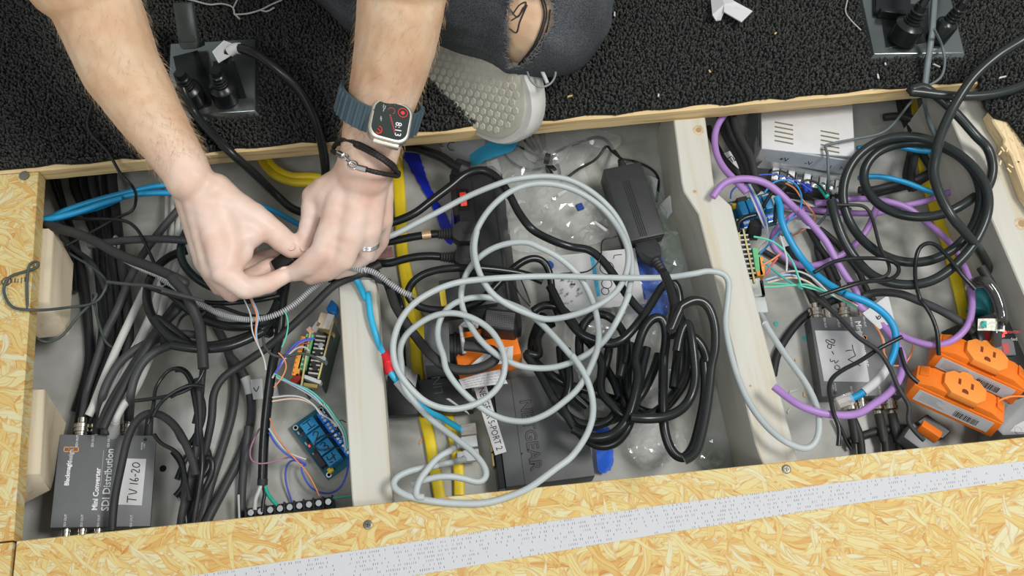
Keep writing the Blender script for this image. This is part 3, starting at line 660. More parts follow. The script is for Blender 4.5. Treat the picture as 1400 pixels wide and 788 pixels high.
pl = MB(); q = [P(x, y, -.05) for x, y in c('G2', 455, 135, 505, 55, 560, 110, 545, 180)]
pl.add([*q, *[v-np.array([0, 0, .012]) for v in q]], [(0, 1, 2, 3), (7, 6, 5, 4), (0, 4, 5, 1), (1, 5, 6, 2), (2, 6, 7, 3), (3, 7, 4, 0)])
pb = pl.build('network_plug', mat('blue_plug', (.01, .17, .5), .4), None, bevel=.001); tag(pb, 'bright blue network plug pushed into the tan jack of the left controller board', 'plug')
tB, fB = controller([(1016, 313), (1032, 387), (1008, 300), (1018, 385)], -.045, .055, 'controller circuit board standing on edge against the long joist', .01)
H_ = lambda *v: [P(x, y, -.047) for x, y in c('G8', *v)]
_, fb, Lb = strip(*H_(85, 230, 150, 560), .012, .02, 0, 'chip_stack', DKPL, tB)
for k in range(9): MB().box(fb, Lb*(k+.1)/9, Lb*(k+.42)/9, -.0055, .0056, 0, .0016).build('pin_row', MATS['pale_pin'], tB)
strip(*H_(185, 330, 212, 510), .007, .02, 0, 'green_terminal', GREENP, tB)
strip(*H_(228, 400, 240, 545), .0055, .022, 0, 'orange_terminal', MATS['orange_terminal'], tB)
strip(*H_(195, 528, 243, 520), .006, .022, 0, 'orange_terminal', MATS['orange_terminal'], tB)
strip(*H_(130, 552, 190, 545), .004, .012, 0, 'brass_tab', GOLD, tB)
_, fu, Lu = strip(*H_(165, 570, 210, 705), .015, .016, 0, 'metal_jack', mat('jack_metal', (.62, .64, .58), .35, .6), tB)
strip(*H_(228, 580, 248, 700), .004, .014, 0, 'pin_header', DKPL, tB)
strip(*H_(140, 200, 215, 200), .012, .012, 0, 'pin_header', DKPL, tB)
# -- terminal strip half under the near panel, left bay
a, b_ = [P(x, y, -.090) for x, y in c('A5', 355, 722, 905, 645)]
u = b_-a; fT = F(a, u, np.cross([0, 0, 1.], u)); Lt = np.linalg.norm(u)
tT = thing('terminal_strip', 'black screw terminal strip half hidden beneath the near panel', 'terminal strip', fT(Lt/2, -.01, -.014))
MB().box(fT, 0, Lt, -.024, 0, -.014, 0).build('base', DKPL, tT, bevel=.0004)
for k in range(10):
    x = Lt*k/9; MB().box(fT, x-.0008, x+.0008, -.022, .0005, -.002, .005).build('divider', DKPL, tT)
    if k < 9:
        for yy in (-.005, -.018): MB().lathe(fT.at(x+Lt/18, yy), [(.0036, 0), (.0036, .0015), (.003, .0022)], 10).build('terminal_screw', CHROME, tT)
# -- power brick
q = c('B4', 462, 288, 712, 238, 888, 690, 655, 742)
f, w, d = quadframe(q, -.062)
pbk = thing('power_brick', 'black power adapter brick with raised ribs, lying near the long joist', 'power adapter', f(0, 0, -.03))
MB().box(f, -w/2, w/2, -d/2, d/2, -.030, 0).build('case', mat('brick_case', (.035, .036, .037), .42, bump=.2, bscale=900), pbk, bevel=.002, seg=2)
for k in range(4):
    x = -w*.12+k*.0022; MB().box(f, x, x+.0010, -d*.47, d*.28, 0, .0005).build('rib', DKPL, pbk)
n = f.ey; fz = F(f(.004, d/2, -.014), f.ex, f.ez); fz.ez = n
MB().lathe(fz, [(.005, 0), (.0046, .006), (.0032, .014)], 10).build('strain_relief', BLKM, pbk)
MB().box(f, -w*.30, w*.42, -d/2-.0012, -d/2+.0005, -.026, -.004).build('socket', BLKG, pbk)
obst(f, w, d); BRF = f; BR = (w, d)
# -- power strip, centre bay
f, w, d = quadframe([(613, 231), (661, 228), (716, 440), (654, 448)], -.060)
ps = thing('power_strip', 'black power strip with a glowing red rocker switch under the grey coil', 'power strip', f(0, 0, -.045))
pr_ = [(-w/2-.006, -.045), (w/2+.010, -.045), (w/2+.010, -.020), (w/2, 0), (-w/2, 0), (-w/2-.006, -.012)]
fs = F(f(0, d/2, 0), f.ex, f.ez)
MB().prism(fs, pr_, 0, d).build('case', mat('strip_case', (.022, .024, .024), .4, bump=.2, bscale=900), ps, bevel=.002, seg=2)
MB().box(f, -w/2+.000, -w/2+.012, d/2-.052, d/2-.026, -.002, .001).build('switch_frame', BLKG, ps, bevel=.0006)
MB().box(f, -w/2+.0025, -w/2+.0095, d/2-.049, d/2-.029, 0, .0035, ty=.006).build('rocker_switch', mat('lit_red', (.6, .03, .02), .3, emit=(1, .06, .02, .35)), ps, bevel=.0005)
for x in (-w*.1, w*.42): MB().box(f, x, x+.0012, -d/2+.01, d/2-.01, 0, .0005).build('groove', BLK, ps)
obst(f, w+.012, d); PSF = f; PS = (w, d)
# -- adapters, centre bay
def adapter(q, z, th, label, m=None, bevel=.0018, name='power_adapter', cat='power adapter'):
    f, w, d = quadframe(q, z)
    t = thing(name, label, cat, f(0, 0, -th))
    MB().box(f, -w/2, w/2, -d/2, d/2, -th, 0).build('case', m or DKPL, t, bevel=bevel, seg=2); obst(f, w, d); return f, w, d, t
CHG = mat('charcoal_plastic', (.052, .055, .056), .42, bump=.15, bscale=900)
f, w, d, t = adapter([(597, 384), (672, 374), (684, 414), (607, 424)], -.050, .034, 'charcoal adapter with a yellow sticker lying across the yellow cables', CHG)
MB().box(f, -w/2-.0004, -w/2+.0055, -d/2+.003, d/2-.010, -.002, .0004).build('sticker', mat('yellow_sticker', (.75, .55, .05), .5), t)
f, w, d, t = adapter(c('G1', 55, 120, 240, 120, 262, 440, 60, 455), -.045, .053, 'charcoal plug adapter with a round ribbed collar beside the orange tap', mat('charcoal_grey', (.10, .105, .11), .45, bump=.15, bscale=900))
fz = F(f(w/2, 0, -.018), f.ey, f.ez); fz.ez = f.ex
MB().lathe(fz, [(.0155, 0), (.0155, .004), (.0172, .0045), (.0172, .007), (.016, .0075), (.016, .0095), (.0175, .010), (.0175, .014), (.012, .0145)], 24).build('collar', DKPL, t)
f, w, d, t = adapter(c('B3', 285, 70, 590, 60, 560, 235, 292, 265), -.082, .0175, 'flat black plastic box with embossed letters under the charcoal adapter', DKPL)
(x, y), = along(f, 'B3', 385, 85); text('embossed_lettering', 'LINK', turned(f, x, y, -.1, 1, .0001), .013, CHG, t, ext=.0003)
f, w, d, t = adapter(c('B3', 92, 52, 285, 45, 300, 262, 140, 268), -.088, .012, 'black plastic box on the concrete right of the half joist', DKPL, .002)
# -- orange triple tap in the middle, mostly hidden
def tap(f, label, flip=1, visible=True):
    "grounded triple tap: bar body with a raised face; frame x along the bar"
    t = thing('outlet_tap', label, 'plug adapter', f(0, 0, -.030))
    L, wd = .090, .027
    body = [(-L/2, -wd/2), (L/2, -wd/2), (L/2, wd/2), (-L/2, wd/2)]
    MB().box(f, -L/2, L/2, -wd/2-.001, wd/2+.001, -.030, -.008).build('body', ORANGE, t, bevel=.0015, seg=2)
    for s in (-1, 1):          # raised ends sloping to the middle with a ramp
        b = MB(); x0, x1 = sorted((s*L/2, s*.026)); g = F(f(0, -wd/2, 0), f.ex, f.ez)
        pts = [(s*L/2, -.012), (s*L/2, -.0065), (s*.030, -.001), (s*.014, -.001), (s*.014, -.012)]
        g = F(f(0, wd/2, 0), f.ex, f.ez); b.prism(g, pts, 0, wd); b.build('shoulder', ORANGE, t, bevel=.0014, seg=2)
        MB().add([f(s*.043, wd*.48, -.0052), f(s*.0345, wd*.50, -.0010), f(s*.0345, -wd*.05, .0004), f(s*.043, -wd*.05, -.0042), f(s*.043, wd*.48, -.008), f(s*.0345, wd*.5, -.008), f(s*.0345, -wd*.05, -.008), f(s*.043, -wd*.05, -.008)],
                 [(0, 1, 2, 3), (7, 6, 5, 4), (0, 4, 5, 1), (1, 5, 6, 2), (2, 6, 7, 3), (3, 7, 4, 0)]).build('finger_ramp', ORANGE, t, bevel=.0008)
    oc = [(-.021, -.006), (-.021, .008), (-.013, .0165), (.013, .0165), (.021, .008), (.021, -.006), (.013, -.0155), (-.013, -.0155)]
    oc = [(x, y+.0005) for x, y in oc]
    face = MB().prism(f, oc, -.004, .0035).build('outlet_face', ORANGEF, t, bevel=.0008, seg=2)
    MB().prism(f, [(.0075*math.cos(a*PI/8)+.0005, .0165+.0062*math.sin(a*PI/8)) for a in range(-2, 11)], -.004, .0033).build('lobe', ORANGEF, t, bevel=.0006)
    sl = mat('slot_dark', (.20, .035, .008), .6)
    for x in (-.0062, .0066): MB().box(f, x-.0013, x+.0013, .0005, .0085, .0033, .0038).build('slot', sl, face)
    MB().prism(f, [(.0031*math.cos(a*PI/8)+.0002, -.0062+.0031*math.sin(a*PI/8)) for a in range(0, 9)]+[(-.0029, -.0088), (.0033, -.0088)], .0033, .0038).build('slot', sl, face)
    # sticker on the long side towards the viewer
    fs = F(f(0, -wd/2-.0011, -.0185), f.ex, f.ez); fs.ez = -f.ey
    stk = MB().box(fs, -.038, .038, -.0075, .0075, 0, .0003).build('sticker', WHITEP, t)
    bars = MB()
    x = .002
    while x < .026:
        wv = RNG.choice([.0004, .0007, .0011]); bars.box(fs, x, x+wv, -.0052, .0020, .0003, .0005); x += wv+RNG.choice([.0005, .0008])
    bars.build('barcode', INK, stk)
    ln = MB()
    for k in range(7): ln.box(fs, -.034, -.034+RNG.uniform(.016, .027), .0055-k*.0016, .0059-k*.0016, .0003, .00045)
    ln.box(fs, .002, .024, .0034, .0040, .0003, .00045); ln.build('printing', mat('grey_ink', (.3, .3, .32), .6), stk)
    return t
# frames from the photo: face plate centre and direction
def tilt(f, ax):  # rotate about own x
    ca, sa = math.cos(ax), math.sin(ax); g = F(f.o, f.ex, f.ey*ca+f.ez*sa); return g
def tapframe(k, cx, cy, dx, dy, z, tl):
    (px, py), = c(k, cx, cy); (qx, qy), = c(k, cx+dx, cy+dy)
    o = P(px, py, z); u = P(qx, qy, z)-o; return tilt(F(o, u, np.cross([0, 0, 1.], u)), tl)
TF1 = tapframe('C7', 405, 468, 240, 108, -.030, -.42)
tap(TF1, 'orange grounded triple outlet tap nearest the corner, barcode sticker showing')
TF2 = tapframe('C7', 530, 285, 240, 108, -.030, -.42)
tap(TF2, 'orange grounded triple outlet tap plugged in further back by the right beam')
# orange tap in the middle bay
f = tapframe('G1', 530, 290, 190, -40, -.052, -.25)
t = thing('outlet_tap', 'orange plug tap wrapped in white tags under the grey coil', 'plug adapter', f(0, 0, -.03))
MB().box(f, -.0325, .033, -.019, .021, -.03, 0).build('body', ORANGE, t, bevel=.003, seg=2)
MB().box(f, -.028, .014, .0055, .0125, -.0005, .0006).build('black_band', BLKM, t)
f2 = tapframe('G1', 640, 95, 190, 20, -.034, -.1)
t2 = thing('mesh_adapter', 'small black cap with a mesh grille standing on the orange tap', 'adapter', f2(0, 0, -.02))
MB().box(f2, -.019, .019, -.013, .014, -.022, 0, tx=.003, ty=.002).build('case', DKPL, t2, bevel=.004, seg=3)
gr = MB()
for i in range(-7, 8):
    gr.box(f2, i*.0019-.0003, i*.0019+.0003, -.0085, .009, 0, .0004); 
for j in range(-4, 5): gr.box(f2, -.0145, .0145, j*.0019-.0003, j*.0019+.0003, 0, .0004)
gr.build('grille', mat('grille_grey', (.14, .14, .14), .4), t2)
def tagsheet(k, pts, z, label, bend=.002, print_=True, name='paper_tag', m=None):
    "a small thin sheet through pixel corners with its own heights"
    w_ = [P(x, y, zz) for (x, y), zz in zip(c(k, *pts), z)]
    n = 10; V = []; 
    for i in range(n+1):
        for j in range(2):
            u = i/n; a = (w_[0]*(1-u)+w_[1]*u) if j == 0 else (w_[3]*(1-u)+w_[2]*u)
            V.append(a+np.array([0, 0, bend*math.sin(u*PI)]))
    up = np.array([0, 0, .0004]); N_ = len(V)
    b = MB(); b.add(V+[v-up for v in V], [(2*i, 2*i+2, 2*i+3, 2*i+1) for i in range(n)]+[(N_+2*i, N_+2*i+1, N_+2*i+3, N_+2*i+2) for i in range(n)]+[(2*i, N_+2*i, N_+2*i+2, 2*i+2) for i in range(n)]+[(2*i+1, 2*i+3, N_+2*i+3, N_+2*i+1) for i in range(n)]+[(0, 1, N_+1, N_), (2*n, N_+2*n, N_+2*n+1, 2*n+1)])
    o = b.build(name, m or WHITEP); tag(o, label, 'tag')
    if print_:
        pb = MB()
        for r_ in np.linspace(.2, .8, 4):
            x = .08
            while x < .9:
                e = x+RNG.uniform(.03, .1)
                g0 = w_[0]*(1-x)*(1-r_)+w_[1]*x*(1-r_)+w_[2]*x*r_+w_[3]*(1-x)*r_+np.array([0, 0, bend*math.sin(x*PI)+.0003]); g1 = w_[0]*(1-e)*(1-r_)+w_[1]*e*(1-r_)+w_[2]*e*r_+w_[3]*(1-e)*r_+np.array([0, 0, bend*math.sin(e*PI)+.0003])
                pb.rod(g0, g1, .0003, n=4); x = e+.03
        pb.build('printing', mat('red_grey_ink', (.42, .30, .28), .6), o)
    return o
tagsheet('G1', (320, 560, 640, 480, 700, 590, 360, 632), [-.046, -.044, -.046, -.048], 'white printed warning tag lying across the network switch end')
tagsheet('G1', (400, 460, 560, 330, 742, 300, 735, 430), [-.040, -.036, -.036, -.040], 'white printed sticker folded over the front of the orange tap')
tagsheet('G1', (320, 150, 400, 95, 480, 120, 470, 165), [-.038, -.034, -.034, -.036], 'white printed sticker curling over the back of the orange tap', .003)
tagsheet('G1', (322, 150, 352, 150, 385, 355, 352, 365), [-.036, -.036, -.034, -.034], 'narrow white sticker running down the left of the orange tap', .002)
# -- metal power supply, right bay
f, w, d = quadframe([(1040, 112), (1164, 112), (1170, 221), (1041, 198)], -.040)
psu = thing('power_supply', 'silver metal case power supply with slotted vents under the far board', 'power supply', f(0, 0, -.06))
MB().box(f, -w/2, w/2, -d/2, d/2, -.042, 0).build('case', ALU, psu, bevel=.0008)
for k, (xa, ya, dx) in enumerate([(1059, 167, 27), (1122, 179, 27)]):
    for i in range(5):
        (x, y), = rays(f, [(xa, ya+i*6.3)]); (x2, y2), = rays(f, [(xa+dx, ya+i*6.3+5)])
        g = F(f(x, y, 0), f(x2, y2, 0)-f(x, y, 0), f.ey); MB().box(g, 0, .0205, -.0009, .0009, -.0003, .0002).build('vent_slot', mat('slot_shade', (.16, .15, .09), .6), psu)
lp = rays(f, c('C1', 405, 255, 1030, 353, 985, 440, 425, 345), 0)
lw = [f(x, y, -.001-(.014 if i > 1 else 0)) for i, (x, y) in enumerate(lp)]
lp2 = [P(*p, z) for p, z in zip(c('C1', 405, 255, 1030, 353, 985, 440, 425, 345), [-.041, -.041, -.062, -.062])]
fl_ = F((lp2[0]+lp2[1]+lp2[2]+lp2[3])/4, lp2[1]-lp2[0], lp2[1]*0+(lp2[0]+lp2[1]-lp2[2]-lp2[3]))
b = MB(); b.add(lp2+[v-fl_.ez*.002 for v in lp2], [(0, 1, 2, 3), (7, 6, 5, 4), (0, 4, 5, 1), (1, 5, 6, 2), (2, 6, 7, 3), (3, 7, 4, 0)])
lip = b.build('label_lip', mat('blue_grey_label', (.40, .45, .48), .5, .1, var=.06), psu, bevel=.0003)
for s, x, y in [('+V', 550, 335), ('-V', 715, 360), ('L', 870, 388), ('N', 945, 396)]:
    a_, e_ = ray(fl_, *c('C1', x, y)[0]); text('lettering', s, fl_.at(a_, e_, .0003), .0085, INK, lip)
a_, e_ = ray(fl_, *c('C1', 820, 380)[0]); g = MB()
for i, wv in enumerate((.0022, .0014, .0006)): g.box(fl_.at(a_, e_-.0005-i*.0009, .0002), -wv, wv, -.0002, .0002, 0, .0002)
g.box(fl_.at(a_, e_, .0002), -.0002, .0002, 0, .0025, 0, .0002); g.build('earth_symbol', INK, lip)
tb0, tb1 = [P(*p, -.076) for p in c('C1', 470, 412, 950, 512)]
u = tb1-tb0; ft = F(tb0, u, np.cross([0, 0, 1.], u)); Lt2 = np.linalg.norm(u)
MB().box(ft, 0, Lt2, -.012, .010, -.018, -.004).build('terminal_base', DKPL, psu)
for k in range(9):
    MB().box(ft, Lt2*(k+.08)/9, Lt2*(k+.9)/9, -.010, .006, -.004, .0).build('terminal_plate', CHROME if k % 2 else mat('white_terminal', (.75, .76, .75), .3), psu, bevel=.0005)
    MB().lathe(ft.at(Lt2*(k+.5)/9, -.005, 0), [(.0032, 0), (.0032, .0016), (.0024, .0022)], 10).build('terminal_screw', CHROME, psu)
MB().box(ft, Lt2*.02, Lt2*.97, .006, .0085, -.004, .004).build('terminal_cover', WHITEPL, psu)
MB().box(ft, -.01, Lt2+.012, -.03, .03, -.0305, -.028).build('chassis', ALU, psu)
fl2 = [P(*p, z) for p, z in zip(c('C1', 385, 20, 385, 240, 425, 325, 320, 440), [-.042, -.042, -.062, -.075])]+[P(*c('C1', 305, 150)[0], -.075), P(*c('C1', 318, 20)[0], -.075)]
b = MB(); nn = len(fl2); b.add(fl2+[v-np.array([.001, 0, .001]) for v in fl2], [tuple(range(nn)), tuple(range(2*nn-1, nn-1, -1))]+[(i, nn+i, nn+(i+1) % nn, (i+1) % nn) for i in range(nn)])
b.build('side_flange', mat('crinkled_foil', (.30, .33, .35), .3, .7, bump=.8, bscale=180), psu)
obst(f, w, d)
# -- power strip, right bay, lying against the beam
f, w, d = quadframe([(1330, 434), (1379, 423), (1444, 560), (1374, 588)], [-.040, -.040, -.055, -.055])
ps2 = thing('power_strip', 'black surge strip with red indicator lamps against the right beam', 'power strip', f(0, 0, -.05))
MB().box(f, -w/2-.004, w/2-.004, -d/2, d/2, -.048, 0, tx=.002).build('case', mat('gloss_case', (.012, .013, .014), .25), ps2, bevel=.002, seg=2)
GO = lambda *v: rays(f, c('G7', *v))
for cx, cy in ((300, 180), (405, 250)):
    (x, y), = GO(cx, cy); g = f.at(x, y).rot(-.25)
    o_ = MB().prism(g, [(-.010, -.008), (-.010, .006), (-.006, .010), (.006, .010), (.010, .006), (.010, -.008)], -.001, .0035).build('outlet', mat('grey_outlet', (.07, .075, .08), .4), ps2, bevel=.0008)
    MB().box(g, -.0035, .0035, -.006, .005, .0034, .0040).build('shutter', mat('red_shutter', (.35, .02, .02), .4), o_)
for cx, cy in ((408, 153), (396, 172)):
    (x, y), = GO(cx, cy); MB().box(f.at(x, y), -.0016, .0016, -.0016, .0016, 0, .0012).build('indicator', mat('red_lamp', (.8, .03, .02), .3, emit=(1, .03, .02, 2)), ps2)
(x, y), = GO(445, 148); text('lettering', 'Protected', turned(f, x, y, 1, -.25, .0001), .0055, RED, ps2)
(x, y), = GO(425, 195); text('lettering', 'Grounded', turned(f, x, y, 1, -.25, .0001), .0050, GREYT, ps2)
obst(f, w, d)
hs = tagsheet('G7', (250, 70, 412, 72, 410, 147, 248, 140), [-.016, -.016, -.020, -.020], 'shiny hologram sticker flag on the clear cord by the surge strip', .001, False, 'hologram_sticker', mat('hologram_paper', (.66, .66, .56), .3, var=.3, scale=320))
hb = MB()
hp = [P(x, y, -.0155) for x, y in c('G7', 270, 85, 300, 85, 300, 125, 270, 125)]
hb.add(hp+[v+np.array([0, 0, .0006]) for v in hp], [(0, 1, 2, 3), (7, 6, 5, 4), (0, 4, 5, 1), (1, 5, 6, 2), (2, 6, 7, 3), (3, 7, 4, 0)]).build('hologram', mat('hologram_teal', (.05, .32, .28), .25, .5, var=.6, scale=500), hs)
hb = MB()
for i in range(4): 
    a_, b2 = [P(x, y, -.0155) for x, y in c('G7', 372+i*8, 85, 370+i*8, 133)]; hb.rod(a_, b2, .0006, n=4)
hb.build('printing', INK, hs)
# -- grey wall adapters at the lower right
GREYPL = mat('grey_plastic', (.20, .21, .215), .42, bump=.1, bscale=900)
f, w, d = quadframe(c('G7', 430, 560, 560, 470, 640, 700, 365, 730), -.052)
t = thing('power_adapter', 'grey plastic power adapter with a white sticker in the lower right corner', 'power adapter', f(0, 0, -.045))
po = rays(f, c('G7', 372, 690, 415, 590, 430, 560, 520, 480, 640, 430, 660, 760, 400, 770, 360, 730))
MB().prism(f, po, -.045, 0).build('case', GREYPL, t, bevel=.003, seg=2)
MB().prism(f, rays(f, c('G7', 440, 745, 470, 710, 640, 620, 660, 760)), .0001, .0004).build('sticker', WHITEP, t)
(x, y), = rays(f, c('G7', 489, 738)); MB().tube(np.array([f(x+.0035*math.cos(a), y+.0035*math.sin(a), .0005) for a in np.linspace(0, 2*PI, 22)]), .00025, 5).build('printing', GREYT, t)
f, w, d = quadframe(c('C7', 45, 760, 118, 660, 280, 760, 240, 830), -.072)
t = thing('power_adapter', 'grey plastic adapter body under the nearest orange tap', 'power adapter', f(0, 0, -.03))
MB().box(f, -w/2, w/2, -d/2, d/2, -.030, 0).build('case', GREYPL, t, bevel=.003, seg=2)
MB().prism(f, rays(f, c('C7', 125, 660, 185, 615, 320, 715, 270, 760)), -.002, .006).build('face', BLKG, t, bevel=.001)
f = tapframe('C7', 250, 680, 120, 80, -.058, -.3)
tp3 = MB().box(f, -.012, .010, -.006, .007, -.016, -.006, ty=.002).build('tap_plug', ORANGE, None, bevel=.002, seg=2); tag(tp3, 'orange plug base poking out beneath the nearest orange tap', 'plug')
# -- floor boxes on the carpet
PLATE = mat('black_plate', (.20, .22, .215), .22, .9, var=.25, scale=14)
def floorbox(q, label, wells):
    f, w, d = quadframe(q, .0105)
    t = thing('floor_outlet', label, 'outlet plate', f(0, 0, -.009))
    MB().box(f, -w/2, w/2, -d/2, d/2, -.009, 0, tx=.007, ty=.007).build('plate', PLATE, t, bevel=.0008, seg=2)
    for (pts) in wells: MB().prism(f, rays(f, pts), -.0005, .0006).build('well', BLKG, t, bevel=.0002)
    return f, w, d, t
FBL = floorbox([(217, 53), (356, 46), (360, 157), (228, 168)], 'black floor outlet plate under the left forearm', [c('G4', 80, 370, 240, 330, 330, 560, 330, 690, 200, 735, 130, 600), c('G4', 340, 400, 480, 400, 560, 640, 360, 690)])
FBR = floorbox([(1160, -26), (1299, -22), (1332, 76), (1195, 84)], 'black floor outlet plate at the top right of the carpet', [c('G5', 300, 60, 860, 40, 860, 480, 380, 540)])
# ---------------------------------------------------------------- loose cables: traced, then draped over what they cross
CLOUD = [np.zeros((0, 4))]
def PV(px, py, z):
    d = np.stack([px-700., 394.-py, np.full(len(px), -FPX)], 1)@CR.T
    t = (z-CP[2])/d[:, 2]; return CP+d*t[:, None]
EF0, EF1 = P(53, 234, 0), P(1338, 114.5, 0); EN0, EN1 = P(22, 740, 0), P(1400, 598, 0)
def under_mask(w):
    yf = EF0[1]+(w[:, 0]-EF0[0])*(EF1[1]-EF0[1])/(EF1[0]-EF0[0]); yn = EN0[1]+(w[:, 0]-EN0[0])*(EN1[1]-EN0[1])/(EN1[0]-EN0[0])
    xl = np.interp(w[:, 1], [-.2, .18], [-.4605, -.465])
    return (w[:, 1] > yf-.004) | (w[:, 1] < yn+.004) | (w[:, 0] < xl+.004)
def drape(px, py, z0, r, hard):
    z = z0.copy(); n = len(px)
    cl = np.vstack(CLOUD)
    for it in range(3):
        w = PV(px, py, z); need = z0.copy()
        lo, hi = w[:, :2].min(0)-.012, w[:, :2].max(0)+.012
        k = cl[(cl[:, 0] > lo[0]) & (cl[:, 0] < hi[0]) & (cl[:, 1] > lo[1]) & (cl[:, 1] < hi[1])] if len(cl) else cl
        if len(k):
            d2 = (w[:, None, 0]-k[None, :, 0])**2+(w[:, None, 1]-k[None, :, 1])**2
            R_ = (r+k[:, 3])[None]*1.02
            q = np.where(d2 < R_**2, k[None, :, 2]+np.sqrt(np.maximum(0, R_**2-d2)), -9); need = np.maximum(need, q.max(1))
        for poly, top in OBST:
            p = np.array(poly); cc = p.mean(0); pe = cc+(p-cc)*(1+r/np.maximum(.01, np.linalg.norm(p-cc, axis=1)))[:, None]
            m = inside(w[:, :2], [tuple(a) for a in pe]); need = np.where(m, np.maximum(need, top+r), need)
        # own earlier turns
        gap = int(max(8, .02/max(1e-4, np.linalg.norm(w[1]-w[0]))))
        for i in range(gap, n):
            a = w[:i-gap+1, :2]; d2 = (a[:, 0]-w[i, 0])**2+(a[:, 1]-w[i, 1])**2
            m = d2 < (2*r)**2
            if m.any(): need[i] = max(need[i], (np.maximum(need[:i-gap+1], z[:i-gap+1])[m]+np.sqrt(np.maximum(0, (2*r)**2-d2[m]))).max())
        s = np.r_[0, np.cumsum(np.linalg.norm(np.diff(w[:, :2], axis=0), axis=1))]
        ds_ = np.abs(s[:, None]-s[None, :])
        env = (need[None, :]-.26*np.maximum(0, ds_-.014)).max(1)
        sg = .0085; K = np.exp(-.5*((s[:, None]-s[None, :])/sg)**2); K /= K.sum(1)[:, None]
        z = K@env
        um = under_mask(w) & (z0 < -.0185)
        if um.any():
            cap = np.where(um, -.0195-r, 9.); cap = (cap[None, :]+.6*np.abs(s[:, None]-s[None, :])).min(1); z = np.minimum(z, cap)
        if hard is not None: z = np.where(hard, z0, z)
    return z
def trace(pts, r, z=None, dr=True, ds=3.0, hardends=False):
    a = []; zd = FLOOR+r+.0004 if z is None else z
    kp = [pts[0]]
    for p in pts[1:-1]:
        if math.hypot(p[0]-kp[-1][0], p[1]-kp[-1][1]) > 6*min(1, r/.003+.15): kp.append(p)
    pts = kp+[pts[-1]]
    zc = [p[2] if len(p) > 2 else None for p in pts]
    known = [i for i, v in enumerate(zc) if v is not None]
    for i, p in enumerate(pts): a.append((p[0], p[1], (zc[i] if zc[i] is not None else zd)*1000))
    q = spline(a, ds); q[:, 2] /= 1000
    if dr:
        q[:, 2] = drape(q[:, 0], q[:, 1], q[:, 2], r, None)
    w = PV(q[:, 0], q[:, 1], q[:, 2])
    if dr and len(w) > 9:
        for _ in range(7): w[1:-1] = .25*w[:-2]+.5*w[1:-1]+.25*w[2:]
    return w
def register(w, r): CLOUD.append(np.c_[w, np.full(len(w), r)])
def cable(name, label, pts, r, m, z=None, flat=None, dr=True, cat='cable', group=None, n=8, start=None, end=None, reg=True, ds=3.0):
    "start/end: world points the cable is led to"
    w = trace(pts, r, z, dr, ds)
    if start is not None:
        a = np.asarray(start); k = min(len(w)-1, 5); w = np.vstack([spline(np.vstack([a, w[k], w[k+1:k+2]]), .003)[:-1], w[k+1:]]) if len(w) > k+2 else w
    if end is not None:
        a = np.asarray(end); k = min(len(w)-1, 5); w = np.vstack([w[:-k-1], spline(np.vstack([w[-k-2:-k-1], w[-k-1], a]), .003)[1:]])
    o = MB().tube(w, r, n, flat=flat).build(name, m); tag(o, label, cat, group)
    if reg: register(w, max(flat) if flat else r)
    return o, w
def lines_each(name, labels, tr, r, m, cat='cable', group=None):
    for i, pts in enumerate(tr): cable(name, labels[i] if isinstance(labels, list) else labels, pts, r, m, cat=cat, group=group)
def lines(name, label, tr, r, m, cat='cable', group=None, n=8, z=None):
    "one cord made of several runs"
    b = MB(); ws = []
    for pts in tr:
        w = trace(pts, r, z); register(w, r); b.tube(w, r, n); ws.append(w)
    o = b.build(name, m); tag(o, label, cat, group); return o, ws
def band(parent, w, i, r, L, name, m, label=None):
    "a sleeve of length L round the cable w at sample i"
    s = np.r_[0, np.cumsum(np.linalg.norm(np.diff(w, axis=0), axis=1))]; k = [j for j in range(len(w)) if abs(s[j]-s[i]) <= L/2]
    if len(k) < 2: k = [max(0, i-1), min(len(w)-1, i+1)]
    o = MB().tube(w[k], r, 12).build(name, m, parent)
    if label: o['label'] = label
    return o
def near(w, px, py): return int(np.argmin(((proj(w)-np.array([px, py]))**2).sum(1)))
def flag(parent, pts, z, name='cable_flag', text_lines=None, k='PX', th=.0004, label=None):
    q = [P(x, y, zz) for (x, y), zz in zip(c(k, *pts), z if hasattr(z, '__len__') else [z]*(len(pts)//2))]
    nn = len(q); up = np.array([0, 0, th])
    o = MB().add(q+[v+up for v in q], [tuple(range(nn-1, -1, -1)), tuple(range(nn, 2*nn))]+[(i, (i+1) % nn, nn+(i+1) % nn, nn+i) for i in range(nn)]).build(name, WHITEP, parent)
    if label: o['label'] = label
    if text_lines:
        b = MB()
        for l in text_lines: b.tube(np.array([P(x, y, (z if not hasattr(z, '__len__') else sum(z)/len(z))+th+.0003) for x, y in spline(c(k, *l), .7)]), .00045, 5)
        b.build('handwriting', INK, o)
    return o
def pxz(k, z, *v): return [(x, y, z) for x, y in c(k, *v)]

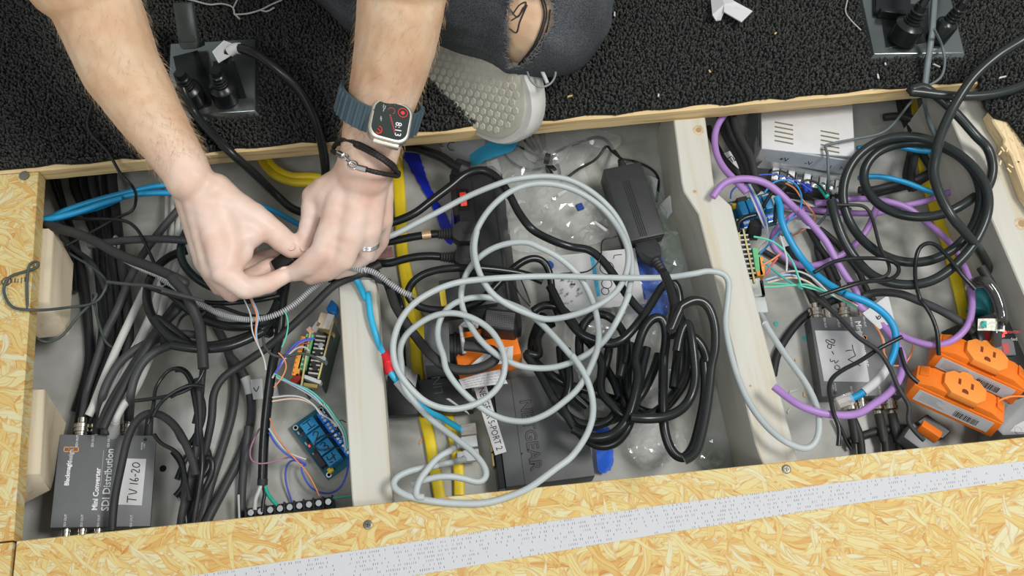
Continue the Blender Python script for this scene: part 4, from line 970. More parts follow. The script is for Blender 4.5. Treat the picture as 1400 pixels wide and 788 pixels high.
# ======== plastic bags, paper and film on the concrete first
from mathutils.geometry import delaunay_2d_cdt
def bag(k, outline, z, name, label, m, crump=.010, cell=6, seed=0, cat='plastic bag', ang=12, rough=.0019):
    "crumpled film: a pixel outline triangulated and lifted in creased folds"
    rs = np.random.RandomState(seed); poly = c(k, *outline)
    ring = spline(np.array(poly+[poly[0]]), cell*.8)[:-1]; ring += rs.uniform(-.8, .8, ring.shape)
    pa = ring; x0, y0 = pa.min(0); x1, y1 = pa.max(0)
    g = np.stack(np.meshgrid(np.arange(x0, x1, cell), np.arange(y0, y1, cell)), -1).reshape(-1, 2)+rs.uniform(-2, 2, (int(np.ceil((x1-x0)/cell)*np.ceil((y1-y0)/cell)), 2)) if True else None
    cen = ring.mean(0); g = g[inside(g, [tuple(cen+(p-cen)*.96) for p in ring])]
    pts = np.vstack([ring, g]); nr = len(ring)
    vs, es, fs_, *_r = delaunay_2d_cdt([Vector(p) for p in pts], [(i, (i+1) % nr) for i in range(nr)], [], 1, 1e-4)
    q = np.array([tuple(v) for v in vs]); h = np.zeros(len(q))
    for i in range(7):
        a = rs.uniform(0, PI); fr_ = rs.uniform(.03, .11); ph = rs.uniform(0, 6); wv = q[:, 0]*math.cos(a)+q[:, 1]*math.sin(a)+8*np.sin(q[:, 0]*.03+ph)+7*np.sin(q[:, 1]*.04+ph*2)
        t_ = wv*fr_/PI+ph; h += np.abs(2*(t_-np.floor(t_+.5)))*rs.uniform(.3, 1)          # sharp folds
    h = h/7*crump*2+rs.uniform(0, rough, h.shape)
    V = PV(q[:, 0], q[:, 1], (FLOOR+.0015 if z is None else z)+h)
    if z is None:
        for poly_, top in OBST:
            mk = inside(V[:, :2], [tuple(np.mean(poly_, 0)+(np.array(p)-np.mean(poly_, 0))*1.08) for p in poly_]); V[mk, 2] = np.maximum(V[mk, 2], top+.001)
    o = MB().add(V, [tuple(f) for f in fs_]).build(name, m, angle=ang); tag(o, label, cat); return o
FILM = film_material('bag_film', (.84, .86, .85), .20, .12)
FILMM = film_material('milky_film', (.70, .73, .75), .80, .25)
FILMB = film_material('blue_film', (.06, .14, .55), .62, .14, (.55, .65, 1))
FILMK = film_material('blue_zip_film', (.01, .03, .60), .88, .2, (.3, .4, 1))
FILMC = film_material('sky_film', (.03, .42, .70), .75, .2, (.5, .8, 1))
FILMG = film_material('green_film', (.62, .70, .64), .20, .1, (.93, .99, .95))
bag('R4', (0, 20, 90, 10, 130, 30, 190, 20, 150, 130, 100, 150, 60, 140, 0, 60), None, 'printed_bag', 'milky printed plastic bag poking out below the sole of the shoe', FILMM, .005, 6, 3, 'plastic bag', 30, .0006)
bag('R4', (125, 95, 230, 35, 330, 25, 310, 75, 215, 110, 140, 138), -.080, 'blue_printed_film', 'sky blue printed strip of plastic below the toe of the shoe', FILMC, .002, 5, 4, 'plastic film', 40, .0004)
lt = MB(); 
for l in [c('G6', 5, 150, 25, 180, 40, 175), c('G6', 15, 165, 30, 150), c('G6', 150, 140, 105, 140, 85, 170, 100, 205, 145, 215), c('G6', 200, 80, 240, 80), c('G6', 50, 100, 65, 90)]:
    lt.tube(np.array([P(x, y, -.086) for x, y in spline(l, .8)]), .0007, 5)
lo = lt.build('bag_lettering', mat('bag_print', (.10, .11, .14), .5)); tag(lo, 'dark printed letters on the milky bag below the shoe sole', 'lettering')
bag('R4', (200, 110, 330, 40, 480, 10, 520, 20, 620, 60, 600, 110, 610, 170, 670, 300, 700, 440, 560, 480, 420, 500, 300, 480, 260, 300, 200, 220), None, 'clear_bag', 'large clear crumpled plastic bag in the middle bay behind the grey coil', FILM, .012, 5, 7)
bag('B4', (0, 20, 380, 20, 600, 90, 560, 160, 300, 130, 200, 250, 0, 210), -.093, 'clear_bag', 'clear bag end lying at the back of the middle bay', FILM, .008, 5, 9)
bag('B1', (215, 110, 290, 110, 420, 420, 540, 640, 560, 745, 520, 760, 440, 560, 330, 360, 230, 190), None, 'blue_strip', 'deep blue plastic zip strip beside the yellow cables', FILMK, .0012, 5, 5, 'plastic strip', 60, .0002)
bag('B4', (690, 450, 760, 330, 900, 560, 960, 680, 990, 900, 960, 1250, 880, 1300, 850, 900, 760, 700), -.098, 'clear_bag', 'clear crinkled bag squeezed between power brick and long joist', FILMG, .016, 5, 12)
bag('B5', (630, 40, 790, 70, 860, 400, 800, 470, 700, 400, 640, 200), -.088, 'blue_bag', 'shiny royal blue bag under the plug of the power brick', FILMB, .010, 5, 15)
# printed leaflet
lf, lw_, ld_ = quadframe(c('B5', 60, 110, 640, 35, 715, 380, 215, 412), -.078)
leaf = thing('leaflet', 'white printed leaflet in a bag under the power cord in the middle bay', 'leaflet', lf(0, 0, -.001))
MB().box(lf, -lw_/2, lw_/2, -ld_/2, ld_/2, -.0006, 0).build('sheet', WHITEP, leaf)
LR = lambda *v: rays(lf, c('B5', *v))
MB().prism(lf, LR(380, 92, 402, 90, 442, 328, 420, 332), .0001, .0004).build('blue_panel', mat('cyan_print', (.06, .42, .62), .5, var=.3, scale=300), leaf)
cz = MB()
for (cx, cy, rr) in [(480, 160, .0075), (480, 255, .0055), (470, 300, .004)]:
    (x, y), = LR(cx, cy); cz.tube(np.array([lf(x+rr*math.cos(a), y+rr*math.sin(a), .0004) for a in np.linspace(0, 6.3, 24)]), .0004, 5)
cz.tube(np.array([lf(*p, .0004) for p in LR(520, 105, 525, 85, 570, 80)]), .0004, 5)
cz.build('diagram', INK, leaf)
(x, y), = LR(132, 145); MB().lathe(lf.at(x, y), [(.0055, .0001), (.0055, .0004)], 18).build('round_mark', mat('blue_mark', (.03, .12, .45), .5), leaf)
bl = MB()
for i in range(26):
    (x, y), = LR(RNG.uniform(200, 330), RNG.uniform(215, 380)); bl.box(lf.at(x, y).rot(.5), -RNG.uniform(.0006, .0028), RNG.uniform(.0006, .0025), -.0008, .0012, .0001, .0003)
bl.build('printing', mat('grey_ink', (.3, .3, .32), .6), leaf)
obst(lf, lw_, ld_)
bag('B5', (230, 415, 450, 400, 700, 390, 860, 400, 870, 640, 800, 980, 420, 1000, 230, 640), None, 'clear_bag', 'clear crumpled bag under the black power cord coil', FILM, .014, 5, 21)
bag('B6', (520, 400, 700, 380, 830, 430, 860, 520, 800, 590, 640, 640, 560, 560), None, 'clear_bag', 'clear crumpled bag by the near panel below the cord loop', FILM, .014, 4, 23)
bag('B6', (930, 480, 990, 470, 1070, 570, 1000, 640, 930, 600), None, 'green_tinted_film', 'greenish clear film corner at the foot of the long joist', FILMG, .010, 4, 25)
bag('B6', (370, 420, 440, 410, 455, 640, 395, 655), -.100, 'blue_strip', 'bright blue plastic strip by the near panel below the coil', film_material('azure_film', (.02, .14, .75), .85, .15, (.4, .5, 1)), .0012, 5, 27, 'plastic strip', 60, .0002)
tagsheet('B4', (840, 520, 908, 448, 942, 535, 890, 602), [-.088, -.075, -.075, -.088], 'white paper scrap beside the power brick against the joist', .002, False, 'paper_scrap')
tagsheet('B4', (752, 320, 832, 350, 815, 470, 790, 420), [-.092, -.085, -.085, -.092], 'white paper scrap half under the power brick', .002, False, 'paper_scrap')
tagsheet('B3', (210, 0, 280, 50, 268, 118, 215, 60), [-.080, -.080, -.066, -.066], 'white paper flag standing between the black boxes near the half joist', .002, False, 'paper_tag')
tagsheet('B3', (432, 180, 452, 178, 545, 245, 562, 268), [-.065, -.065, -.068, -.068], 'narrow white plastic strip on the flat black box', .001, False, 'plastic_strip')
for pts, lab in [((195, 440, 250, 415, 260, 425, 205, 460), 'small white plug in the clear bag'), ((420, 620, 440, 615, 520, 670, 500, 680), 'thin metal pin in the clear bag')]:
    tagsheet('B4', pts, [-.086]*4, lab, .001, False, 'bagged_part')
b = MB(); fr = F(P(*c('B4', 335, 530)[0], -.088)).rot(.3); b.box(fr, -.004, .004, -.004, .004, 0, .004); tag(b.build('bagged_part', mat('navy_part', (.02, .06, .25), .3), bevel=.0008), 'tiny dark blue part inside the clear bag', 'part')
# ======== yellow building cables
def yellow(label, pts, w=.0058, z=None, h=.0028, name='building_cable', grp=None):
    o, ww = cable(name, label, pts, h, YEL, z, flat=(w, h), dr=False, group=grp, n=10); return o
yellow('flat yellow building cable nearest the half joist', [(538, 150), (541, 210), (547, 300), (549, 345), (556, 390), (565, 440), (570, 500)]+c('B3', 310, 250, 345, 400, 368, 540, 390, 660, 400, 720), .0060)
yellow('flat yellow building cable further from the half joist', [(556, 150)]+c('B1', 205, 200, 218, 400, 228, 600)+[(551, 342), (559, 385), (570, 430), (585, 480)]+c('B3', 400, 160, 440, 270, 480, 420, 500, 560, 505, 700), .0056)
for i in range(2): yellow(['bent yellow building cable behind the braceleted hand, nearer the viewer', 'bent yellow building cable behind the braceleted hand, further back'][i], [(342+i*9, 170), (352+i*9, 205), (362+i*7, 226-i*4), (378+i*5, 241-i*6), (400, 249-i*8), (430, 251-i*9), (470, 262-i*9)], .0042, -.075, .0042)
yellow('flat yellow building cable in the right bay beside the beam', c('C4', 320, 60, 340, 180, 378, 330, 402, 500, 440, 680)+c('C5', 462, 60, 500, 180, 540, 290, 585, 430, 615, 560, 650, 700)+[(1318, 430), (1326, 470), (1330, 520)], .0066)
yellow('short yellow cable end beside the orange taps', c('G7', 340, 610, 352, 650, 358, 700, 360, 760), .004, -.07)
# ======== left bay, deepest first
conv1_top = OBST.pop(0)
TKR = .0047
bund = [(130, 130, 50, 150, 230, 225, 430), (230,), ]
G_B = 'black cables in the bundle down the left'; L_B = 'thick black cable in the bundle running down beside the left blocks'
A = lambda *v: c('A1', *v); A_2 = lambda *v: c('A2', *v)
cable('black_cable', 'thick black cable nearest the left blocks, first of the bundle there', A(105, -60, 130, 120, 170, 260, 240, 480, 290, 690)+A_2(310, 60, 330, 300, 335, 470, 300, 640, 250, 800), .0050, BLKM)
for i, (xa, xb, xc, xd) in enumerate([(240, 370, 425, 400), (300, 410, 455, 440), (360, 445, 490, 470), (425, 470, 540, 520), (485, 520, 585, 575)]):
    cable('black_cable', 'thick black cable, %s from the left blocks in the bundle beside them' % ['second', 'third', 'fourth', 'fifth', 'sixth'][i], A(xa-10, -60, xa, 120, (xa+xb)/2, 260, xb, 420, xb+25, 640)+A_2(xc-15, 60, xc, 260, xd, 430, xd-60, 600)+[(x, y, FLOOR+.006) for x, y in A_2(xd-110, 760)+c('A3', xd-140, 160)], .0050, BLK if i % 2 else BLKM)
cable('black_cable', 'slim black cable at the very left edge of the bundle', A(60, -60, 100, 100, 160, 260, 215, 420)+A_2(250, 40), .0035, BLKG)
for i, x in enumerate([835, 872, 908, 945]):
    pts = A(x+10, -30, x, 150, x-3, 320, x-20, 500)
    tgt = [A_2(665, 70, 560, 290, 500, 420, 420, 610, 350, 790)+c('A3', 330, 40), A_2(745, 130, 660, 330, 600, 440, 540, 560, 430, 790)+c('A3', 420, 60), A_2(790, 60, 700, 260, 640, 400, 560, 560, 470, 760), A_2(810, 100, 760, 360, 700, 500, 620, 670, 530, 790)+c('A3', 478, 120)][i]
    o, w = cable('coax_cable', ['white coaxial cable leading to the first plugs of the lower left converter', 'white coaxial cable second from left, running under the black loops', 'white coaxial cable third from left, half hidden by black cables', 'white coaxial cable with a white boot at the lower left converter'][i], pts+tgt, .0042, WHITEC, end=C1J3 if i == 3 else None)
    if i == 3: MB().tube(w[-14:-3], np.linspace(.0044, .0064, 11), 10).build('boot', WHITEPL, o)
def coaxend(o, w, plug, n, boot=None): bnc(plug, n, o, boot)
o, w = cable('coax_cable', 'printed charcoal coaxial cable to the first plug of the lower left converter', A(920, 240, 800, 380, 660, 570, 570, 750)+A_2(590, 10, 510, 160, 430, 320, 380, 480, 330, 640, 300, 750), .0042, GREYBLK, end=bnc_end if (bnc_end := C1J[0]+C1F.ey*.018) is not None else None); bnc(C1J[0], C1F.ey, o)
o, w = cable('coax_cable', 'charcoal coaxial cable curving to the second plug of the lower left converter', A_2(1060, 330, 980, 312, 880, 310, 780, 340, 640, 400, 530, 490, 440, 640, 400, 760), .0042, GREYBLK, end=C1J[1]+C1F.ey*.018); bnc(C1J[1], C1F.ey, o, BLKM)
for i in range(2): cable('coax_cable', ['charcoal cable slanting under the second converter plug', 'charcoal cable slanting between the two white coaxial cables'][i], A_2(930+i*20, 60+i*40, 800, 230+i*30, 680+i*20, 400, 560+i*26, 590, 450+i*34, 780)+c('A3', 395+i*30, 120), .0040, BLKM)
o, w = cable('coax_cable', 'charcoal coaxial cable arching to the fourth plug of the lower left converter', A_2(1060, 380, 980, 372, 900, 372, 800, 402, 700, 462, 640, 550, 605, 650, 590, 760), .0042, GREYBLK, end=C1J[3]+C1F.ey*.018); bnc(C1J[3], C1F.ey, o, BLKM, .03)
# long runs down the bay
def e2(*v): return c('E2', *v)
cable('black_cable', 'long charcoal cable under the loops, falling to the near panel', e2(120, 20, 185, 150, 212, 250, 205, 370, 170, 500, 125, 640, 95, 760, 85, 800), .0047, GREYBLK)
oV, wV = cable('coax_cable', 'long charcoal cable with a white flag lettered V', e2(190, 170, 232, 220, 262, 280, 272, 400, 238, 520, 180, 640, 125, 745, 100, 800), .0047, GREYBLK)
i = near(wV, *e2(258, 285)[0]); band(oV, wV, i, .0056, .020, 'flag_sleeve', WHITEP)
flag(oV, (268, 262, 312, 258, 315, 330, 280, 333), -.090, text_lines=[(280, 290, 290, 303, 300, 285)], k='E2')
flag(oV, (335, 290, 362, 270, 372, 320, 345, 328), -.092, k='E2')
cable('black_cable', 'charcoal cable dropping to the terminal strip end', e2(262, 430, 250, 540, 240, 640, 236, 730, 236, 800), .0042, GREYBLK)
cable('power_cable', 'thin cord hanging straight in the loops of the left bay', e2(93, 15, 98, 80, 103, 180, 95, 260, 88, 340, 70, 420), .0032, BLKM)
cable('power_cable', 'black cord crossing from the half joist down to the loops on the left', [(520, 362, -.012), (500, 372, -.012)]+e2(560, -70, 490, 0, 400, 85, 330, 145, 250, 200, 170, 255, 138, 310, 130, 400, 112, 490, 85, 600, 60, 700, 40, 790), .0040, BLKM, z=None)
OBST.append(conv1_top)
# looped zip cord low on the left
zz = [e2(40, 790, 30, 690, 50, 600, 100, 545, 128, 540, 130, 600, 100, 660, 60, 730, 45, 800), e2(5, 620, 40, 540, 80, 500, 112, 505, 120, 570, 70, 640, 20, 690), e2(60, 800, 80, 690, 95, 560, 85, 430, 70, 330, 50, 250, 20, 220, 0, 225), e2(-5, 425, 40, 500, 80, 450, 100, 380, 90, 320, 60, 280, 20, 300, -20, 320), e2(-10, 520, 20, 560, 30, 640, 0, 680)]
lines('power_cable', 'coiled black zip cord heaped right of the lower left converter', zz, .0030, BLK)
ch = c('E1', 740, 50, 745, 200, 730, 330, 700, 470, 680, 560, 670, 640)
cable('black_cable', 'black flat cord running down from the hands between loops', ch, .0036, BLKM)
cable('power_cable', 'black cord drawn over the face of the lower left converter', c('A3', 478, 770, 482, 690, 500, 540, 535, 370, 580, 180, 640, 65, 720, 22, 800, 42, 880, 110, 945, 220, 990, 330, 1010, 420), .0038, BLKM)
o, w = cable('lead_cable', 'thin black lead with a barrel plug to the lower left converter', c('A3', 706, 90, 720, 40, 742, -20)+c('E1', 580, 90, 610, 40, 645, 10, 700, 28, 722, 90, 735, 180, 740, 300), .0018, BLKG)
p = C1F(ray(C1F, *c('A3', 706, 165)[0])[0], C1[1]/2, -.0105); MB().rod(p, p+C1F.ey*.022, .0045, .0038, 12).build('barrel_plug', BLKM, o)
cable('lead_cable', 'thin black cord looping beside the barrel plug', c('E1', 505, 132, 560, 126, 640, 112, 700, 92, 745, 55, 765, 10), .0018, BLKG)
cable('lead_cable', 'second thin black cord loop above the barrel plug', c('E1', 572, 190, 600, 140, 650, 100, 720, 72, 765, 80), .0018, BLKG)
cable('lead_cable', 'thin doubled lead trailing right of the lower left converter', c('A3', 745, 160, 790, 220, 860, 250, 920, 310, 940, 420, 970, 580), .0020, BLKG)
# ---- big black loops round the left hand
cable('black_cable', 'thick glossy black cable making the large loop in the left bay', c('D1', 720, 345, 660, 365, 600, 415, 565, 500, 585, 600, 660, 690, 740, 718)+c('D2', 30, 600, 80, 670, 160, 708, 250, 713, 350, 690, 450, 645, 480, 600, 520, 500, 540, 400), .0044, BLKG)
o, w = cable('black_cable', 'thick black cable through the middle of the loops ending in a cord grip', c('A4', -160, 20, -60, 110, 0, 165, 100, 222, 230, 262, 380, 258, 470, 232, 540, 170), .0046, BLKG)
cable('black_cable', 'black cable with a cord grip curving to the vertical power cable', c('A4', -120, 380, 0, 400, 120, 405, 250, 388, 380, 338, 460, 296), .0044, BLKG)
gp = [P(x, y, -.055) for x, y in c('A4', 470, 320, 520, 210)]; u = gp[1]-gp[0]; g = F(gp[0], np.cross(u, [0, 0, 1.]), np.cross(np.cross(u, [0, 0, 1.]), u)*-1); g.ez = _n(u); L = np.linalg.norm(u)
tag(MB().lathe(g, [(.006, 0), (.0082, .003), (.0085, .006), (.0065, .008), (.0062, L*.5), (.0075, L*.55), (.0075, L*.8), (.006, L)], 14).build('cord_grip', DKPL), 'black ribbed cord grip in the middle of the left loops', 'cord grip')
cable('black_cable', 'dark green black cable arcing behind the left hand', [(262, 300, -.03)]+c('D2', 142, 300, 130, 345, 145, 400, 190, 450, 250, 485, 330, 505, 420, 500), .0042, mat('green_black', (.015, .03, .027), .3))
cable('black_cable', 'charcoal cable level across the back of the left bay', A(330, 490, 440, 472, 600, 455, 800, 450, 980, 460)+[(285, 330), (320, 332)], .0040, GREYBLK)
rg = A(505, 478)[0]; p = P(*rg, -.06); rr = .0075; t_ = MB().tube(np.array([p+np.array([0, math.cos(a)*rr, math.sin(a)*rr]) for a in np.linspace(0, 2*PI, 25)]), .0014, 8).build('cable_ring', WHITEPL); tag(t_, 'small white ring clipped on the level charcoal cable', 'ring')
cable('black_cable', 'thin black wire arching at the back of the left bay', A(200, 318, 330, 322, 480, 325, 580, 340, 640, 390, 690, 480, 740, 590, 800, 740), .0017, BLKG)
cable('black_cable', 'dark cord beneath the braided sleeve', A(150, 430, 260, 530, 340, 590, 400, 680)+A_2(440, 40), .0030, GREYBLK)
cable('black_cable', 'black cord near the bottom of the loops going to the hand', c('D2', 0, 482, 60, 505, 160, 535, 260, 548, 350, 545, 440, 535, 530, 515), .0026, BLKG)
cable('black_cable', 'thin black cord crossing below the ribbed conduit', c('A4', 60, 200, 160, 130, 230, 150, 330, 185, 430, 200, 540, 190), .0018, BLK)
ow, ww = cable('ribbed_conduit', 'pale grey ribbed spiral tube sweeping across to the half joist', A(520, 560, 640, 625, 740, 668, 850, 715, 960, 780)+c('D2', 40, 445, 100, 478, 200, 545, 290, 592, 390, 612, 480, 600, 560, 560, 640, 490)+[(440, 385), (470, 365, -.010), (495, 370, -.012)]+c('B2', 0, 170, 70, 195, 140, 250, 230, 310, 290, 330), .0020, mat('conduit_grey', (.16, .165, .17), .5), cat='tube')
rb = MB()
s = np.r_[0, np.cumsum(np.linalg.norm(np.diff(ww, axis=0), axis=1))]
tt = np.arange(0, s[-1], .0021); ctr = np.stack([np.interp(tt, s, ww[:, k]) for k in range(3)], 1)
for i in range(1, len(ctr)-1):
    u = _n(ctr[i+1]-ctr[i-1]); rb.tube(np.array([ctr[i]-u*.0005, ctr[i]+u*.0005]), .0029, 8)
rb.build('rib', mat('conduit_light', (.44, .45, .46), .4), ow, kind='stuff')
cable('black_cable', 'braided black sleeve sweeping from the left block to the loops', A(60, 355, 140, 385, 250, 412, 400, 478, 530, 552, 700, 618, 850, 682, 960, 745)+c('D2', 90, 440, 140, 495, 175, 560, 205, 640, 215, 720, 220, 800), .0050, BLKM)
# ---- blue network cables across the back
for i, (pts, lab) in enumerate([(A(-20, 330, 45, 328, 200, 262, 400, 198, 600, 148, 750, 116, 860, 105)+[(250, 252)], 'upper blue network cable across the back of the left bay'), (A(-20, 338, 60, 335, 250, 288, 430, 236, 560, 178, 700, 160, 890, 155)+[(260, 262)], 'lower blue network cable across the back of the left bay'), (A(-20, 334, 80, 325, 260, 280, 420, 225, 540, 190), 'short blue network cable squeezed between two others at left')]):
    cable('network_cable', lab, [(x, y, -.045) for x, y in pts], .0031, BLUEC)
cable('network_cable', 'blue network cable passing behind both hands', [(x, y, -.045) for x, y in [(320, 262)]+c('D2', 430, 170, 500, 197, 600, 252)+[(440, 320), (480, 345)]], .0029, BLUEC)
# ---- thin black hook-up cord from the carpet, with its loop on the left panel
R1_ = c('R1', 362, 310, 385, 400, 365, 530, 450, 635, 500, 720)
pts = [(x, y, .012) for x, y in R1_]+[(181, 255, .004), (186, 271, -.03)]+pxz('A1', -.04, 610, 265, 500, 320, 350, 405, 190, 490)
cable('signal_cable', 'thin black cord coming off the carpet down into the left bay', pts, .0016, BLK, dr=False)
pts = pxz('A1', -.050, 175, 520, 260, 572, 370, 640, 436, 705)+pxz('D1', -.04, 410, 480, 372, 540)+[(x, y, z) for (x, y), z in zip(c('D1', 250, 566, 115, 574, 45, 560, 15, 500, 35, 450, 100, 425, 145, 408, 145, 390, 118, 396, 105, 450, 110, 600, 130, 670, 172, 697, 230, 680, 300, 600, 362, 535, 372, 512, 358, 510), [-.02, .004, .004, .004, .005, .004, .005, .007, .006, .004, -.004, -.02, -.03, -.03, -.035, -.04, -.04, -.042])]+pxz('D1', -.06, 365, 560, 385, 640, 410, 700, 445, 722, 560, 715, 650, 692)+pxz('D1', -.045, 680, 640, 702, 600, 788, 562)
cable('signal_cable', 'thin grey green cord looped over the edge of the left panel', pts, .0014, mat('grey_green', (.06, .075, .07), .45), dr=False)
cable('signal_cable', 'thin grey cord branching right from the looped cord', pxz('D1', -.05, 412, 466, 480, 474, 590, 484)+pxz('D1', -.04, 680, 510, 788, 540)+c('D2', 60, 500), .0016, GREYBLK)
# ---- cables from the left floor box
tubeL = lambda name, label, pts, r, m, **k: cable(name, label, pts, r, m, dr=False, **k)
o, w = tubeL('power_cable', 'thick black cord from the floor box under the left forearm into the bay', [(x, y, z) for (x, y), z in zip(c('R2', 130, 300, 160, 390, 195, 460, 250, 532, 350, 632, 450, 722)+c('D2', 430, 60, 500, 130, 560, 182, 620, 205)+[(450, 300)], [.045, .035, .02, .014, .008, -.02, -.04, -.05, -.055, -.055, -.055])], .0046, BLK)
o, w = tubeL('power_cable', 'black power cord with a white tag arching from the floor plate to the bay', [(x, y, z) for (x, y), z in zip(c('R2', 330, 250, 345, 215, 375, 200, 450, 222, 550, 292, 640, 382, 700, 500, 730, 610, 742, 700)+[(444, 260), (440, 300)], [.05, .062, .066, .07, .065, .05, .03, .008, -.01, -.04, -.055])], .0048, BLKG)
i = near(w, *c('R2', 372, 208)[0]); band(o, w, i, .0056, .014, 'tag_sleeve', WHITEP)
flag(o, (72, 70, 60, 0, 100, 22, 122, 30), [.06]*4, k='R2') if False else flag(o, (273, 215, 322, 168, 374, 188, 345, 235, 300, 262), [.058, .060, .066, .064, .058], k='R2', label='white paper tag folded round the cord')
def plug_up(px, py, z0, h, r, parent, lean=(0, 0), m=BLKG, n=16):
    p = P(px, py, z0); n_ = _n(np.array([lean[0], lean[1], 1.])); g = F(p, np.cross([0, 1., 0], n_), np.cross(n_, np.cross([0, 1., 0], n_))); g.ez = n_
    MB().lathe(g, [(r, 0), (r, h*.42), (r*.86, h*.46), (r*.62, h*.5), (r*.62, h*.56), (r*.55, h*.57), (r*.60, h*.63), (r*.52, h*.64), (r*.57, h*.72), (r*.48, h*.73), (r*.53, h*.82), (r*.42, h*.84), (r*.40, h)], n).build('plug', m, parent); return g(0, 0, h)
plug_up(*c('G4', 425, 640)[0], .0115, .047, .0135, o, (0, .05))
p2 = thing('plug', 'black round plug seated in the floor plate against the left forearm', 'plug', P(*c('G4', 215, 650)[0], .0115))
plug_up(*c('G4', 215, 650)[0], .0115, .045, .013, p2, (-.05, .05))
lid = thing('outlet_cover', 'dark glossy hinged outlet cover standing up from the left floor plate', 'outlet cover', P(254, 72, .012))
u = [P(x, y, z) for (x, y), z in zip(c('G4', 95, 20, 225, 12, 235, 320, 90, 325), [.075, .075, .045, .045])]
fl_ = F(sum(u)/4, u[1]-u[0]+u[2]-u[3], u[0]-u[3]+u[1]-u[2]); hw = np.linalg.norm(u[1]-u[0])/2; hh = np.linalg.norm(u[0]-u[3])/2
MB().prism(fl_, [(-hw, hh), (hw, hh), (hw, -hh*.75), (hw*.75, -hh), (-hw*.75, -hh), (-hw, -hh*.75)], -.012, 0).build('cover', mat('cover_gloss', (.045, .055, .05), .25, bump=.05), lid, bevel=.002, seg=2)
MB().prism(fl_.at(0, -hh*.55), [(-hw*.8, -.003), (hw*.8, -.003), (hw*.85, 0), (hw*.8, .003), (-hw*.8, .003), (-hw*.85, 0)], 0, .0008).build('thumb_ridge', MATS['cover_gloss'], lid, bevel=.0004)
MB().box(fl_, -hw*.8, hw*.8, -hh*1.0, -hh*.8, -.04, -.010).build('hinge_block', BLKG, lid, bevel=.001)
# ---- main vertical cable and its hand-held connector
pts = [(402, 352, .022), (394, 366, .016)]+[(x, y, z) for (x, y), z in zip(c('A6', 742, 560, 720, 690)+e2(372, 100, 350, 200, 332, 330, 318, 480, 312, 640), [-.002, -.02, -.03, -.045, -.06, -.075, -.088])]
oM, wM = cable('power_cable', 'thick black power cable hanging from the hands down to the terminal strip', pts, .0048, BLKG, dr=False, n=12)
MB().tube(wM[-4:], .0051, 12).build('stripped_end', BLKM, oM)
cpt = [P(x, y, z) for (x, y), z in zip(c('A6', 700, 432, 860, 318), [.020, .030])]; u = cpt[1]-cpt[0]; g = F(cpt[0], u, np.cross([0, 0, 1.], u)); L = np.linalg.norm(u)
cn = thing('connector', 'small black plastic connector gripped between both hands', 'connector', cpt[0])
MB().box(g, -.004, L*.55, -.0065, .0065, -.006, .005).build('body', BLKG, cn, bevel=.0012, seg=2); MB().box(g, L*.55, L+.004, -.005, .005, -.005, .004).build('insert', BLKM, cn, bevel=.0008); MB().box(g, L*.50, L*.56, -.0072, .0072, -.0065, .0056).build('collar', BLKM, cn, bevel=.0005)
for s_, (k_, pts, m, lab) in enumerate([('E2', (308, 640, 298, 665, 288, 690, 284, 730), WHITEPL, 'white conductor stripped from the power cable onto the terminal strip'), ('E2', (316, 642, 320, 670, 315, 700, 312, 735), BLK, 'black conductor stripped from the power cable onto the terminal strip'), ('E2', (322, 645, 332, 672, 352, 700, 365, 712), mat('green_wire', (.02, .42, .30), .4), 'green conductor stripped from the power cable onto the terminal strip')]):
    cable('conductor', lab, pxz(k_, -.086, *pts), .0022 if s_ == 0 else .0019, m, dr=False, cat='wire')
cable('wire_end', 'thin white lead end standing at the near panel', pxz('E2', -.085, 226, 675, 228, 745, 230, 790), .0012, WHITEPL, cat='wire')
# ---- coloured wires, left bay
WB, WW, WO, WG, WK, WP = mat('blue_wire', (.05, .10, .50), .4), WHITEPL, mat('orange_wire', (.75, .25, .10), .45), mat('mint_wire', (.10, .52, .38), .4), BLK, mat('mauve_wire', (.40, .18, .28), .45)
def wire(label, pts, m, r=.0007, z=None, dr=True, grp=None): return cable('hook_up_wire', label, pts, r, m, z, dr=dr, cat='wire', n=6, reg=False, group=grp)[0]
wire('blue wire from the green terminals of the left controller board', pxz('A4', -.052, 790, 338, 700, 350, 640, 400, 585, 470, 560, 520, 540, 560), WB, .0011)
wire('violet wire from the green terminals of the left controller board', pxz('A4', -.052, 780, 345, 710, 358, 650, 410, 590, 490, 555, 540), mat('violet_wire', (.25, .15, .42), .4), .0009)
wire('white wire pair from the left controller board terminals', pxz('A4', -.052, 755, 420, 740, 392, 690, 390, 625, 440, 565, 515, 520, 590), WW, .0011)
wire('red wire from the left controller board', pxz('A4', -.053, 760, 370, 690, 372, 630, 425, 580, 500), mat('rose_wire', (.55, .12, .12), .4), .0007)
wire('orange wire looped left of the left controller board', pxz('A4', -.085, 560, 430, 600, 470, 612, 520, 580, 590, 530, 650), WO)
wire('black wire from the cord grip to the left controller board', pxz('A4', -.030, 462, 330, 470, 390, 530, 450, 620, 450, 720, 432, 800, 462, 850, 490), GREYBLK, .0014)
wire('mint green wire of the twisted bundle above the relay board', c('A4', 540, 565, 640, 620, 760, 668, 840, 738, 885, 790)+pxz('G3', -.078, 240, 110, 330, 230, 400, 330, 425, 470), WG, .0010, -.080)
wire('white wire of the twisted bundle above the relay board', c('A4', 545, 580, 640, 630, 750, 690, 830, 752, 880, 800)+pxz('G3', -.079, 225, 110, 310, 225, 385, 340, 410, 480), WW, .0010, -.081)
wire('pale blue wire of the twisted bundle above the relay board', c('A4', 550, 590, 650, 625, 770, 690, 850, 770)+pxz('G3', -.080, 235, 130, 320, 250, 390, 360, 405, 500), mat('pale_blue_wire', (.30, .45, .62), .4), .0009, -.081)
